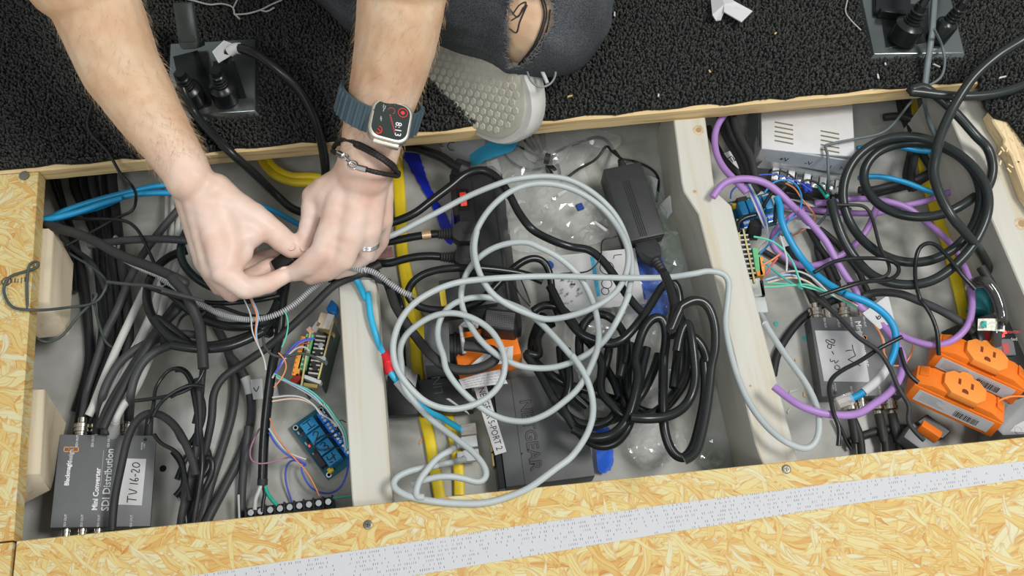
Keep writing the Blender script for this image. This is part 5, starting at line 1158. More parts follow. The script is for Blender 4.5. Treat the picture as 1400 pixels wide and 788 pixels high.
wire('white wire curving over the first relay', c('A5', 520, 18, 640, 5, 720, 20, 800, 80)+pxz('G3', -.078, 200, 195, 300, 250, 345, 295), WW, .0009, -.090)
wire('pale orange wire curving over the first relay', c('A5', 520, 42, 640, 25, 740, 40, 820, 100)+pxz('G3', -.078, 230, 205, 290, 245, 340, 305), mat('peach_wire', (.72, .50, .38), .45), .0009, -.090)
wire('orange wire running down past the relay header', c('A5', 505, 150, 550, 260, 640, 380, 740, 490, 795, 590, 820, 645), WO)
wire('blue wire from the power cable to the relay header', c('A5', 500, 240, 540, 310, 620, 385, 690, 420)+pxz('A5', -.093, 735, 440), WB, .0010)
wire('white wire from the power cable to the relay header', c('A5', 500, 215, 550, 290, 620, 365, 690, 395)+pxz('A5', -.091, 735, 410), WW, .0010)
wire('mauve wire looping left of the power cable to the relay header', c('A5', 440, 215, 400, 290, 376, 370, 390, 425, 430, 438, 500, 432, 600, 402, 660, 395)+pxz('A5', -.091, 730, 430), WP, .0009)
wire('blue wire looping from relay header to the terminal strip', pxz('A5', -.092, 730, 442)+c('A5', 640, 412, 610, 450, 604, 540, 622, 610, 645, 680), WB, .0010)
wire('long blue wire looping under the relay board to its far side', pxz('A5', -.092, 735, 450)+c('A5', 700, 455, 725, 530, 770, 595, 830, 622, 900, 624, 960, 580, 995, 490, 1010, 400), WB, .0010)
for i, (m, dx) in enumerate([(WO, 0), (mat('pale_blue_wire', (.30, .45, .62), .4), 10), (WW, -40)]):
    wire(['orange wire of the loose twist below the left hand', 'pale blue wire of the loose twist below the left hand', 'white wire of the loose twist below the left hand'][i], c('A4', 370+dx, 60, 400+dx, 130, 425+dx, 190, 412+dx/2, 290, 430, 380, 470, 470, 480, 540), m, .0008)
wire('green wire behind the vertical power cable', c('A4', 600, 165, 622, 230, 605, 340, 580, 395), WG, .0007)
for i in range(2): wire(['thin black wire across the second relay', 'thin black wire round the third relay'][i], [pxz('G3', -.080, 410, 270, 370, 250, 330, 340, 260, 365, 190, 395, 172, 440, 200, 480, 300, 470, 390, 460)[j] for j in range(9)] if i else pxz('G3', -.079, 380, 380, 320, 385, 250, 370, 200, 385), BLK, .0006, dr=False)
wire('thin mint wire along the near panel by the half joist', pxz('A5', -.080, 905, 655, 960, 650, 1030, 640), WG, .0014, dr=False)
# ======== middle bay
B1 = lambda *v: c('B1', *v); B2 = lambda *v: c('B2', *v); B3 = lambda *v: c('B3', *v); B4 = lambda *v: c('B4', *v); B5 = lambda *v: c('B5', *v); B6 = lambda *v: c('B6', *v); R4_ = lambda *v: c('R4', *v)
# plugs in the middle power strip
def wallplug(k, tip, tail, z, rad, parent):
    "flat grounded plug body with ribbed relief: tip -> tail in pixels"
    a, b = [P(x, y, z) for x, y in c(k, *tip, *tail)]; u = b-a; L = np.linalg.norm(u); f = F(a, u, np.cross([0, 0, 1.], u))
    MB().prism(f, [(0, -rad), (L*.45, -rad), (L*.62, -rad*.55), (L*.62, rad*.55), (L*.45, rad), (0, rad)], -.010, .006).build('plug_body', BLKM, parent, bevel=.0015, seg=2)
    MB().prism(f, [(L*.06, -rad*.25), (L*.36, -rad*.25), (L*.36, rad*.25), (L*.06, rad*.25)], .0055, .0065).build('grip', DKPL, parent)
    fz = F(f(L*.6, 0, -.001), f.ey, f.ez); fz.ez = f.ex; l = L*.4
    MB().lathe(fz, [(rad*.6, 0)]+[(rad*(.62-.2*t/6)*(1 if j else .78), l*(t+.5*j)/6) for t in range(6) for j in (0, 1)]+[(rad*.3, l)], 12).build('strain_relief', BLKM, parent); return f(L, 0, -.001)
o, w = cable('power_cable', 'black cord with a gold band plugged into the middle power strip', [(470, 352, -.012)]+pxz('B1', -.035, 20, 778, 110, 752, 200, 735, 300, 714, 400, 700, 455, 695), .0042, BLKG, dr=False)
wallplug('B1', (705, 690), (455, 695), -.035, .0115, o); i = near(w, *B1(380, 703)[0]); band(o, w, i, .0047, .010, 'gold_band', mat('gold_foil', (.72, .5, .28), .3, .6), 'gold coloured band')
o, w = cable('power_cable', 'black cord to the lower plug of the middle power strip', [(470, 366, -.015)]+pxz('B2', -.036, 0, 122, 70, 132, 150, 130, 230, 108, 300, 94, 380, 88, 445, 92), .0042, BLKG, dr=False)
wallplug('B2', (680, 100), (445, 92), -.036, .0112, o)
cable('power_cable', 'thick black cord leading into the far end of the middle power strip', pxz('B1', -.05, 190, 150, 300, 150, 400, 178, 490, 215, 560, 262, 600, 280), .0052, BLKG, dr=False)
MB().rod(P(*B1(560, 262)[0], -.055), P(*B1(640, 300)[0], -.060), .009, .011).build('cord_boot', DKPL, ps)
# black flat cords past the half joist
cable('power_cable', 'dull black double cord curving past the half joist to the orange tap', pxz('D3', -.012, 130, 512, 180, 480, 235, 458)+pxz('D3', -.014, 290, 462, 335, 510)+pxz('B2', -.05, 130, 250, 175, 380, 235, 480, 310, 585)+pxz('B2', -.028, 400, 690, 480, 750, 600, 772, 715, 748, 778, 702, 770, 662, 700, 640, 590, 626), .0046, BLKM, flat=(.0048, .0034), dr=False, n=10)
cable('black_cable', 'thin black cord falling beside the double cord', pxz('D3', -.016, 150, 530, 210, 500, 290, 495, 345, 520)+pxz('B2', -.07, 180, 300, 215, 400)+pxz('B2', -.095, 220, 560, 225, 700, 230, 780), .0030, BLKG, dr=False)
# power cord coil: one cord, several turns
K2 = B2(1060, 240, 960, 200, 850, 180, 720, 165, 600, 160, 430, 172, 320, 212, 262, 272, 252, 330, 310, 388, 420, 412, 560, 400, 690, 355, 780, 268, 850, 195, 930, 128, 1000, 100)+B5(100, 118, 135, 180, 150, 270, 162, 370, 190, 440)
lines('power_cable', 'glossy black cord looping round the middle of the grey coil', [K2], .0040, BLKG)
lines('power_cable', 'glossy black power cord piled in tangled loops beside the network switch', [
 B5(100, 440, 60, 520, 30, 620, 40, 700, 100, 770)+B6(120, 120, 200, 172, 330, 214, 450, 254, 560, 292, 660, 335, 730, 320, 800, 250, 860, 150, 868, 100),
 B6(180, -20, 190, 80, 210, 150, 260, 240, 330, 300),
 B6(215, -10, 222, 60, 230, 140, 225, 220, 190, 300, 250, 380, 340, 410, 420, 395, 480, 340),
 B6(515, -60, 505, 80, 505, 160, 520, 260, 540, 330), B6(560, -40, 548, 80, 545, 160, 552, 240, 600, 300),
 B6(710, 20, 690, 90, 650, 180, 600, 262, 540, 330, 440, 380, 380, 385),
 B6(385, 20, 420, 80, 450, 130, 480, 185, 500, 250), B6(450, -60, 430, 60, 400, 150, 370, 210),
 B5(160, 490, 90, 530, 60, 600, 80, 690)+B6(-10, 10, 60, 100, 130, 230, 190, 320, 270, 385, 360, 402, 440, 380, 500, 300),
 B5(40, 420, 90, 385, 160, 385, 220, 410, 280, 490, 340, 570, 400, 640, 450, 720)+B6(400, 220, 460, 290, 530, 355, 620, 362, 720, 312, 800, 220, 850, 130)+B5(950, 560, 930, 470, 880, 400),
 B5(320, 700, 315, 600, 335, 510, 390, 445, 470, 440, 545, 495, 592, 580, 600, 690, 565, 790)+B6(520, 60, 500, 140),
 B6(140, 250, 200, 320, 250, 400, 310, 470, 400, 515, 480, 495, 540, 425, 570, 340)+B5(700, 720, 720, 640)], .0046, BLKG)
lines('power_cable', 'glossy black power cord standing in tall loops against the long joist', [
 B5(140, 270, 230, 440, 330, 560, 430, 600, 490, 618, 560, 600, 650, 512, 740, 382, 815, 268, 870, 236, 905, 290, 915, 400, 910, 520, 900, 700)+B6(800, 40, 800, 120, 790, 200),
 B6(250, 420, 330, 462, 410, 468, 480, 440, 540, 370, 580, 250, 600, 100)+B5(650, 740, 665, 640, 700, 530, 750, 465, 800, 452, 828, 500, 832, 620)+B6(740, 20, 735, 160, 735, 320, 745, 440, 785, 545, 840, 582, 885, 540, 930, 400, 962, 200, 955, 30)+B5(1080, 740, 1065, 660, 1020, 590, 950, 552, 850, 562),
 B5(900, 660, 920, 560, 960, 480)+B6(905, 60, 905, 180, 860, 290, 770, 350, 660, 366, 560, 360)], .0048, BLKG)
o, _ = cable('power_cable', 'power brick cord with a moulded plug looping up and back along the joist', pxz('B5', -.055, 825, 195, 852, 260)+B5(880, 400, 860, 520)+[(927, 428, .0)]+B5(950, 375, 1010, 350, 1070, 370, 1110, 440, 1130, 540, 1125, 680)+B6(1000, 60, 985, 200, 955, 400, 905, 560, 850, 590), .0042, BLKG)
a = BRF(.0, -BR[1]/2-.001, -.014); bq = P(*B5(822, 190)[0], -.058); u = bq-a; L = np.linalg.norm(u); f = F(a, u, np.cross([0, 0, 1.], u))
MB().prism(f, [(0, -.0115), (L*.35, -.0115), (L*.55, -.0075), (L*.6, -.005), (L*.6, .005), (L*.55, .0075), (L*.35, .0115), (0, .0115)], -.008, .008).build('plug_body', mat('plug_grey', (.04, .042, .044), .45), o, bevel=.0016, seg=2)
fz = F(f(L*.58, 0, 0), f.ey, f.ez); fz.ez = f.ex
MB().lathe(fz, [(.0062*(1-.06*t)*(1 if j else .8), L*.42*(t+.5*j)/5) for t in range(5) for j in (0, 1)], 12).build('strain_relief', BLKM, o)
K1 = [(505, 310, .0)]+B1(150, 628)[0:0]+pxz('B1', -.006, 150, 628, 300, 570, 420, 482, 540, 392, 640, 315, 740, 292, 825, 335, 900, 430, 970, 560, 1050, 662)+[(x, y, -.02) for x, y in B5(130, 0)][0:0]+pxz('B4', -.022, 150, 730)+pxz('B5', -.03, 260, 32, 370, 52, 440, 102, 510, 185, 580, 292, 640, 372, 690, 425)
o, w = cable('power_cable', 'thick black cord waving from the braceleted hand across the middle bay', K1, .0043, BLKG, dr=False)
# thin bundle tied at the back
tb = [c('G6', 1000, 10, 1010, 120, 1030, 250, 1040, 350, 1050, 440), c('G6', 960, 30, 990, 150, 1015, 260, 1030, 360, 1045, 430), c('G6', 900, 70, 950, 180, 1010, 290, 1050, 380), c('G6', 860, 90, 920, 200, 1000, 290), c('G6', 820, 120, 900, 210, 1005, 300), c('G6', 1070, 330, 1120, 320, 1150, 370, 1160, 450), c('G6', 1060, 340, 1100, 380, 1140, 420, 1100, 400, 1060, 360), c('G6', 1050, 380, 1090, 450)]
ot, wt = lines('lead_cable', 'thin black leads tied in a bunch at the back of the middle bay', tb, .0016, BLK)
cable('lead_cable', 'thin black lead loop left of the tied bunch', c('G6', 1010, 380, 900, 405, 780, 375, 680, 315, 615, 230, 620, 180, 680, 155, 760, 175, 880, 240, 1000, 300), .0013, BLK)
tag(MB().rod(P(*c('G6', 1012, 290)[0], -.075), P(*c('G6', 1062, 300)[0], -.075), .006, n=10).build('cable_tie', BLKM), 'black tie round the bunch of thin leads', 'cable tie')
G4_ = BRF(.004, BR[1]/2+.012, -.010)
cable('lead_cable', 'thin black lead arching from the tied bunch to the power brick', B4(150, 270, 160, 195, 230, 156, 350, 110, 450, 80, 515, 108, 548, 160, 585, 208), .0018, BLK, end=G4_)
cable('lead_cable', 'second thin black lead kinking down to the clear bag', B4(262, 335, 330, 282, 430, 230, 480, 175, 505, 125, 528, 150, 540, 188, 575, 210), .0015, BLK, end=G4_+[0, 0, .002])
cable('lead_cable', 'thin black lead running behind the power brick to the joist', B4(600, 215, 700, 240, 790, 282, 836, 335, 832, 420, 825, 490), .0015, BLK, start=G4_+[.001, 0, .001])
cable('lead_cable', 'thin black wire drooping over the white leaflet', B4(570, 710, 540, 725, 478, 725)+B5(445, 30, 450, 80, 410, 150, 360, 185, 280, 188, 200, 195), .0008, BLK, cat='wire')
lines_each('lead_cable', ['thin black wire right of the mesh cap adapter, longest', 'thin black wire right of the mesh cap adapter, shortest', 'thin black wire right of the mesh cap adapter, lowest'], [B2(880, 190, 890, 260, 930, 330, 985, 390), B2(930, 230, 960, 300, 985, 370), B2(880, 240, 905, 320, 930, 390)], .0008, BLK, 'wire')
# grey network cables: the big loose coil lies over everything else
GR = .0031
run1 = [(515, 330, .0)]+pxz('B1', -.005, 60, 725, 200, 690, 330, 622, 480, 545, 600, 480, 720, 425, 850, 375)+R4_(250, 215, 330, 195, 440, 185, 540, 200, 640, 255, 730, 345, 780, 450, 800, 560, 785, 670, 745, 770)+B5(620, 300, 560, 440, 470, 590, 390, 660, 270, 725, 150, 758, 20, 758)+B2(900, 740, 800, 690, 700, 608, 640, 530, 590, 430, 570, 330, 592, 220, 650, 125, 750, 48, 870, 10, 980, 8)+B5(60, 30, 150, 72, 240, 135, 330, 230, 395, 360, 428, 500, 430, 620, 380, 760)+B6(350, 110, 280, 200, 200, 275, 110, 340, 0, 380)+B3(850, 296, 740, 288, 640, 240, 550, 168, 470, 80, 425, 0)+B2(470, 700, 432, 590, 440, 480, 500, 392, 600, 345, 720, 335, 850, 370, 960, 420)+B5(10, 440, 100, 505, 200, 610, 290, 712)+B6(235, 10, 310, 120, 350, 230, 358, 340, 330, 440, 260, 550)+[(x, y, .0036) for x, y in B6(150, 640, 40, 722)+B3(860, 672, 740, 718, 640, 742, 520, 745, 350, 730, 220, 700)]+[(x, y, z) for (x, y), z in zip(B3(155, 660, 158, 615, 230, 572, 380, 540), [-.004, -.02, -.04, -.06])]
o, w1 = cable('network_cable', 'pale grey network cable coiled in big loose rings over the middle bay', run1, GR, GREYC, z=-.06, n=10)
SWJ = lambda y, dz=-.0148: SWF(-SW[0]/2-.004, SW[1]/2-.020-y*.0148, dz)
def rj45(o, at, n, m, tail, clear=False):
    n = _n(np.asarray(n, float)); f = F(at, n, np.cross([0, 0, 1.], n))
    MB().box(f, -.004, .012, -.0058, .0058, -.004, .004).build('connector_body', CLEAR if clear else m, o, bevel=.0005)
    if clear:
        b = MB()
        for i in range(8): b.box(f, -.003, .011, -.0045+i*.0012, -.0040+i*.0012, -.001, .0005)
        b.build('conductor', mat('copper_wire', (.6, .4, .25), .4), o); MB().box(f, .0, .012, -.002, .002, .004, .0062).build('latch', CLEAR, o)
    else: MB().box(f, .010, .020, -.0048, .0048, -.0045, .0045, tx=.002).build('boot', m, o, bevel=.001, seg=2)
jb = [SWF(*ray(SWF, *B3(590, 485)[0], -.012), -.012), SWF(*ray(SWF, *B3(580, 412)[0], -.012), -.012), SWF(*ray(SWF, *B3(575, 345)[0], -.012), -.012)]
rj45(o, jb[0], -SWF.ex, mat('grey_boot', (.48, .50, .50), .45), None)
tail = trace(pxz('B3', -.05, 380, 540, 450, 525)+[(x, y, -.085) for x, y in B3(530, 508)], GR, dr=False); MB().tube(np.vstack([w1[-3:], tail, [jb[0]-SWF.ex*.012]]), GR, 10).build('cable_end', GREYC, o)
run2 = R4_(150, 560, 140, 470, 165, 390, 230, 300, 330, 232, 440, 215, 560, 242, 680, 320, 755, 420, 785, 500, 775, 590, 730, 670, 640, 730, 540, 765, 440, 778)+B2(960, 430, 850, 380, 750, 305, 685, 200, 655, 100, 650, 20, 665, -60)
cable('network_cable', 'second grey cable ring lying across the top of the coil', run2, GR, GREYC, z=-.05, n=10)
run3 = [(x, y, .004) for x, y in [(1036, 448)]]+[(x, y, z) for (x, y), z in zip(c('Q4', 400, 150, 440, 215, 490, 290, 590, 430, 640, 540, 651, 610, 640, 690, 600, 732, 540, 722, 470, 685, 400, 622, 340, 545, 290, 450, 240, 300, 212, 140, 222, 40), [-.045, -.042, -.038, -.02, .002, .006, .008, .008, .006, .002, -.004, -.009, -.012, -.0135, -.0138, -.0138])][0:]+[(995, 380, -.0138), (985, 373, -.012), (970, 371, -.008)]+B5(1000, 195, 850, 216, 650, 220, 450, 217, 300, 212, 100, 210)+B2(900, 215, 700, 228, 530, 252, 400, 302, 290, 372, 210, 470, 168, 590, 165, 680, 185, 760)+B3(230, 110, 330, 200, 450, 235, 560, 220, 660, 170, 730, 90)+B2(835, 720, 815, 640, 755, 540, 660, 470, 540, 432, 420, 442, 310, 500, 235, 570, 205, 650, 215, 740)+B3(200, 100, 260, 195, 350, 290, 480, 390, 580, 470, 640, 545, 652, 600, 615, 632, 540, 612, 450, 598, 350, 608, 250, 645)
run3 = run3[1:]
o, w3 = cable('network_cable', 'grey network cable running from the middle coil over the long joist', run3, GR, GREYC, z=-.055, n=10)
t = [P(1036, 408, -.052), P(1040, 432, -.050), w3[0]]
MB().box(F(t[0], t[1]-t[0], np.cross([0, 0, 1.], t[1]-t[0])), 0, .018, -.0075, .0075, -.004, .004).build('white_plug', WHITEPL, o, bevel=.001); MB().rod(t[1], w3[0], .0038, .0034).build('boot', WHITEPL, o)
o, w = cable('network_cable', 'short grey network cable crossing under the coil to the switch', [(580, 680, -.08)]+c('B3', 270, 700, 290, 620, 330, 565, 385, 500, 450, 462, 500, 445), GR, GREYC, end=jb[1]-SWF.ex*.014); rj45(o, jb[1], -SWF.ex, MATS['grey_boot'], None)
# blue patch cable from the ringed hand
pb_ = [(x, y, z) for (x, y), z in zip([(472, 366)]+c('D3', 222, 480, 255, 530, 285, 590)+B2(10, 310, 30, 450, 60, 560, 95, 655, 130, 720), [.0, -.005, -.012, -.013, -.012, -.012, -.014, -.02, -.03])]+[(x, y, z) for (x, y), z in zip(c('E3', 85, 280, 118, 325, 170, 385, 230, 430, 300, 460), [-.03, -.035, -.045, -.06, -.072])]
o, w = cable('network_cable', 'light blue network cable over the half joist with red tape and a white sleeve', pb_, .0033, CYANC, dr=False, end=jb[2]-SWF.ex*.010)
band(o, w, near(w, *B2(137, 722)[0]), .0052, .026, 'red_tape', RED, 'red tape wrap'); band(o, w, near(w, *c('E3', 140, 352)[0]), .0043, .027, 'white_sleeve', WHITEP, 'white sleeve'); rj45(o, jb[2], -SWF.ex, None, None, True)
# ======== right bay
C1_ = lambda *v: c('C1', *v); C2_ = lambda *v: c('C2', *v); C3_ = lambda *v: c('C3', *v); C4_ = lambda *v: c('C4', *v); C5_ = lambda *v: c('C5', *v); C6_ = lambda *v: c('C6', *v); D6_ = lambda *v: c('D6', *v); E6_ = lambda *v: c('E6', *v)
for i in range(3): cable('black_cable', ['black cable at the back beside the joist, left one', 'black cable at the back beside the joist, middle one', 'black cable at the back beside the silver supply'][i], C1_(110+i*45, -20, 130+i*45, 100, 170+i*45, 200, 250+i*40, 330, 300+i*30, 470), .0042, BLKM)
cable('coax_cable', 'black cable with a TV flag slanting under the purple cable', C1_(40, 120, 90, 240, 150, 340, 230, 420, 300, 480, 380, 560), .0040, BLKM)
flag(bpy.data.objects['coax_cable.%03d' % (len([x for x in bpy.data.objects if x.name.startswith('coax_cable')])-1)], (145, 295, 235, 262, 262, 242, 305, 300, 300, 375, 225, 405), -.055, text_lines=[(172, 330, 200, 312), (186, 322, 208, 352), (205, 318, 222, 345, 226, 308), (245, 350, 258, 342, 250, 368, 266, 362), (266, 345, 274, 355, 270, 366)], k='C1', label='white flag hand lettered TV 22')
lines_each('black_cable', ['black cable running crosswise under the terminal block, topmost', 'short black cable running crosswise below the terminal block', 'black cable running crosswise below the terminal block, lowest'], [C1_(330, 500, 480, 560, 640, 590, 800, 600, 1000, 600), C1_(560, 560, 700, 575, 830, 640, 1000, 680), C1_(500, 600, 640, 640, 760, 690, 900, 700)], .0032, BLKM)
cable('black_cable', 'dull black cable in the bed of the right bay', C4_(0, 740, 130, 700, 260, 670, 400, 620, 520, 540, 620, 480), .0046, BLKM); cable('black_cable', 'second dull black cable in the bed of the right bay', C4_(-30, 690, 60, 690, 200, 655, 330, 630, 440, 575, 540, 500), .0042, BLKM)
for i in range(2): cable('black_cable', ['upright black cable behind the round coil, left of a pair', 'upright black cable behind the round coil, right of a pair'][i], C4_(320+i*36, 440, 300+i*36, 530, 285+i*36, 620, 330+i*20, 690), .0042, BLKM)
lines_each('black_cable', ['dark cable heading under the carpeted board, left of the yellow cable', 'dark cable heading under the carpeted board, by the yellow cable', 'dark cable inside the round coil beside the yellow cable', 'dark cable end against the foot of the right beam', 'dark cable lying level along the back of the right bay'], [C4_(240, 40, 260, 160, 300, 260), C4_(300, 60, 300, 180, 330, 300), C4_(380, 420, 420, 480, 470, 560), C4_(560, 620, 620, 590, 700, 560), C4_(140, 200, 260, 190, 380, 230)], .0044, BLKM)
lines_each('black_cable', ['slim black cable fanned below the purple cable, upper right', 'slim black cable fanned below the purple cable, near the converter', 'slim black cable fanned below the purple cable, in the middle', 'slim black cable fanned below the purple cable, rightmost', 'slim black cable fanned below the purple cable, leftmost'], [C2_(590, 210, 680, 280, 760, 370, 860, 500), C2_(600, 370, 660, 460, 700, 540, 720, 600), C2_(520, 210, 590, 330, 660, 430, 720, 560), C2_(780, 400, 860, 500, 900, 600, 960, 700), C2_(380, 330, 440, 440, 520, 560, 600, 640)], .0034, BLKM)
cable('black_cable', 'long charcoal cable across the floor of the right bay', C5_(-10, 720, 60, 695, 160, 690, 260, 702, 370, 745, 480, 790)+E6_(460, 180, 520, 225), .0044, GREYBLK)
cable('black_cable', 'black cable curving round the left of the right bay converter', C3_(720, 30, 590, 40, 460, 88, 335, 170, 225, 300, 160, 420, 132, 560), .0044, BLKM)
cable('black_cable', 'thin black cable squeezed against the long joist', C2_(220, 365, 300, 410, 400, 460, 480, 520, 560, 620, 660, 740), .0032, BLKM)
# purple network cables
cable('network_cable', 'purple network cable dropping from the back beside the long joist', C1_(170, 10, 110, 90, 84, 180, 100, 310, 150, 400, 210, 465, 300, 560), .0037, PURP)
cable('network_cable', 'purple network cable running left to right at the back of the right bay', C2_(340, 60, 430, 70, 560, 85, 700, 100, 800, 106, 1000, 104)+C5_(100, 150, 250, 110, 400, 80, 540, 30)+C4_(660, 680), .0034, PURP)
cable('network_cable', 'purple network cable bending down at the middle of the right bay', C2_(975, 70, 960, 110, 930, 190, 850, 300, 740, 390, 600, 450, 460, 460, 340, 390, 275, 320, 285, 240, 380, 145, 480, 85), .0036, PURP)
o, w = cable('network_cable', 'purple network cable swinging round the yellow cable to the white flag', C2_(560, 40, 760, 25)+C1_(900, 612, 1084, 600)+C5_(90, 66, 180, 80, 300, 120, 420, 212, 540, 312, 620, 402, 690, 535, 725, 650, 735, 760)+E6_(515, 100, 498, 190, 440, 255, 365, 280, 280, 265, 205, 232, 165, 205, 120, 165), .0036, PURP)
o, wP = cable('network_cable', 'long purple network cable arching over the joist and round the right converter', [(x, y, -.085) for x, y in C1_(70, 590, 100, 545)]+C1_(160, 488, 260, 465, 380, 477, 470, 520, 560, 602, 650, 692, 735, 780)+C2_(450, 80, 550, 192, 640, 302, 702, 420, 770, 532, 850, 652)+C3_(700, 80, 790, 150, 880, 235, 950, 325, 1005, 430, 1005, 520, 970, 610, 900, 692, 800, 760)+C6_(700, 482, 560, 497, 400, 476, 250, 422)+[(x, y, -.099) for x, y in C6_(90, 312, 45, 275)], .0038, PURP, z=-.075)
zf = wP[near(wP, *C3_(830, 190)[0])][2]+.0045
flag(o, (735, 140, 890, 30, 910, 30, 950, 190, 850, 250, 760, 170), zf, text_lines=[(825, 158, 838, 180, 850, 178, 858, 165, 845, 158, 838, 175)], k='C3', label='white flag hand lettered 6')
cable('network_cable', 'blue network cable at the very back of the right bay', [(x, y, -.06) for x, y in C4_(-40, 410, 80, 392, 200, 390, 370, 425, 470, 432, 560, 450)], .0030, BLUEC)
cable('network_cable', 'bright blue network cable crossing behind the round black coil', [(x, y, -.055) for x, y in C4_(-30, 610, 50, 597, 150, 604, 300, 642, 400, 682, 490, 712)], .0030, BLUEC)
o, w = cable('network_cable', 'bright blue network cable with a white sleeve and bare clear plug on the right converter', C1_(500, 590, 525, 640)+C2_(320, 40, 330, 130, 362, 225, 412, 320, 505, 452, 620, 562, 760, 645, 900, 702)+C3_(600, 5, 760, 62, 880, 142, 948, 235, 960, 350, 932, 450, 890, 525, 830, 600, 760, 655, 700, 700, 640, 722), .0036, BLUEC, z=-.07)
ms = near(w, *C3_(830, 595)[0]); band(o, w, ms, .0046, .038, 'white_sleeve', WHITEP, 'white sleeve'); rj45(o, w[-1], (w[-1]-w[-4]), None, None, True)
# converter coax tails
for i, (x1, y1, x2, y2, lab) in enumerate([(690, 560, 720, 720, 'black coaxial cable with a thick boot at the right converter, left one'), (), (885, 560, 905, 720, 'black coaxial cable with a thick boot at the right converter, middle one'), (990, 540, 1010, 720, 'black coaxial cable with a thick boot at the right converter, right one')] if False else [(690, 560, 715, 720, 'black coaxial cable at the bottom of the right converter, left one'), (885, 560, 905, 720, 'black coaxial cable at the bottom of the right converter, middle one'), (990, 540, 1010, 720, 'black coaxial cable at the bottom of the right converter, right one')]):
    j = (0, 2, 3)[i]; p = C2S[j]; n_ = -C2F.ey
    o, w = cable('coax_cable', lab, [(x, y, -.095) for x, y in C6_(x1, y1, x2, y2, x2+10, y2+140)], .0042, BLKM, start=p+n_*.018, dr=False); bnc(p, n_, o, BLKM, .030)
for j, lab in ((0, 'black coaxial cable at the top left plug of the right converter'), (2, 'black coaxial cable at the top right plug of the right converter')):
    p = C2N[j]; q_ = proj(p+C2F.ey*.05)[0]; o, w = cable('coax_cable', lab, [(q_[0]-6, q_[1]-2, -.09), (q_[0]-25, q_[1]-25, -.1), (q_[0]-30, q_[1]-60, -.1)], .0038, BLKM, start=p+C2F.ey*.018, dr=False); bnc(p, C2F.ey, o)
cable('black_cable', 'black cable lying along the near panel under the coaxial boots', [(x, y, -.1) for x, y in C6_(620, 705, 740, 650, 850, 620, 1000, 600, 1080, 595)], .0045, BLKM, dr=False)
cable('lead_cable', 'thin black lead drawn across the sticker of the right converter', C3_(1000, 300, 930, 335, 840, 382, 720, 462, 590, 530, 522, 588, 506, 650, 520, 720)+[(x, y) for x, y in C6_(490, 420, 510, 500)]+[(x, y, -.09) for x, y in C6_(548, 600, 540, 730)], .0022, BLKG)
cable('lead_cable', 'thin charcoal cable slanting over the corner of the right converter', C3_(340, -40, 400, 20, 480, 82, 600, 192, 700, 300, 850, 402, 925, 520, 980, 650, 1050, 760)+C6_(1090, 450, 1075, 540, 1130, 620, 1200, 690), .0022, BLKM)
cable('lead_cable', 'thin black lead beside the cable at the bottom of the right converter', [(x, y, -.1) for x, y in C6_(520, 520, 560, 600, 610, 712, 640, 760)], .0018, BLKG, dr=False)
cable('lead_cable', 'black cord curving under the nearest orange tap', E6_(212, 290, 225, 340, 250, 400, 290, 435), .0022, BLKG)
# controller and relay wiring
for i, m in enumerate([WHITEPL, mat('violet_wire', (.25, .15, .42), .4), WB, mat('pale_blue_wire', (.30, .45, .62), .4), WHITEPL]):
    d = i*9
    cable('ribbon_wire', ['first white', 'violet', 'dark blue', 'pale blue', 'second white'][i]+' wire of the ribbon hanging over the blue relays', [(x, y, z) for (x, y), z in zip(C1_(285+d, 505, 330+d, 590, 370+d, 680, 410+d*.7, 770)+C2_(225+d*.4, 200, 245, 265, 238, 305-d*.2, 205, 330, 180, 380), [-.040, -.030, -.030, -.032, -.034, -.036, -.04, -.045, -.05])], .0011, m, dr=False, cat='wire', n=6, reg=False)
wire('bright blue wire arcing over the purple cable', pxz('C1', -.035, 420, 560, 470, 500, 550, 473, 625, 500, 668, 580, 655, 680)+pxz('C2', -.045, 420, 125, 340, 210, 240, 330, 190, 380), mat('azure_wire', (.03, .24, .55), .4), .0011, dr=False)
wire('dark blue wire wandering to the terminal block', pxz('C1', -.040, 190, 600, 200, 550, 250, 505, 350, 450, 450, 437, 570, 458, 670, 500, 735, 548), WB, .0009, dr=False)
b_ = bpy.data.objects['hook_up_wire']
cable('crimped_wire', 'green crimped wire end at the terminal block', pxz('C1', -.050, 785, 510, 815, 550, 845, 590), .0026, mat('green_crimp', (.03, .45, .32), .4), dr=False, cat='wire'); cable('crimped_wire', 'white crimped wire end at the terminal block', pxz('C1', -.055, 880, 560, 912, 535), .0022, WHITEPL, dr=False, cat='wire')
for i, x in enumerate((690, 720)): cable('crimped_wire', ['dark blue crimped wire end, left one', 'dark blue crimped wire end, right one'][i], pxz('C1', -.052, x-20, 490+i*10, x, 520, x+12, 555), .0022, mat('navy_wire', (.02, .05, .38), .35), dr=False, cat='wire')
wire('black wire arching over the terminal block', pxz('C1', -.045, 440, 500, 455, 430, 520, 412, 590, 440, 640, 500), BLK, .0010, dr=False); wire('second black wire arching over the terminal block', pxz('C1', -.045, 650, 490, 720, 475, 790, 510, 840, 570), BLK, .0012, dr=False)
wire('orange wire hanging below the terminal block', pxz('C1', -.05, 560, 495, 620, 530, 670, 600, 720, 660, 760, 720, 750, 750), WO, .0009, dr=False); wire('orange wire hook by the blue network cable', C2_(400, 262, 440, 245, 490, 215, 512, 198), WO, .0009)
wire('black wire bundle over the blue relays', pxz('C1', -.035, 560, 520, 520, 560, 500, 640, 490, 760), BLK, .0022, dr=False); wire('black wire pair leaning on the blue relays', pxz('C1', -.045, 470, 560, 430, 620, 395, 690), BLK, .0020, dr=False); wire('black lead looping down to the controller board', pxz('C2', -.030, 40, 230, 50, 170, 90, 140, 160, 120), BLKG, .0026, dr=False)
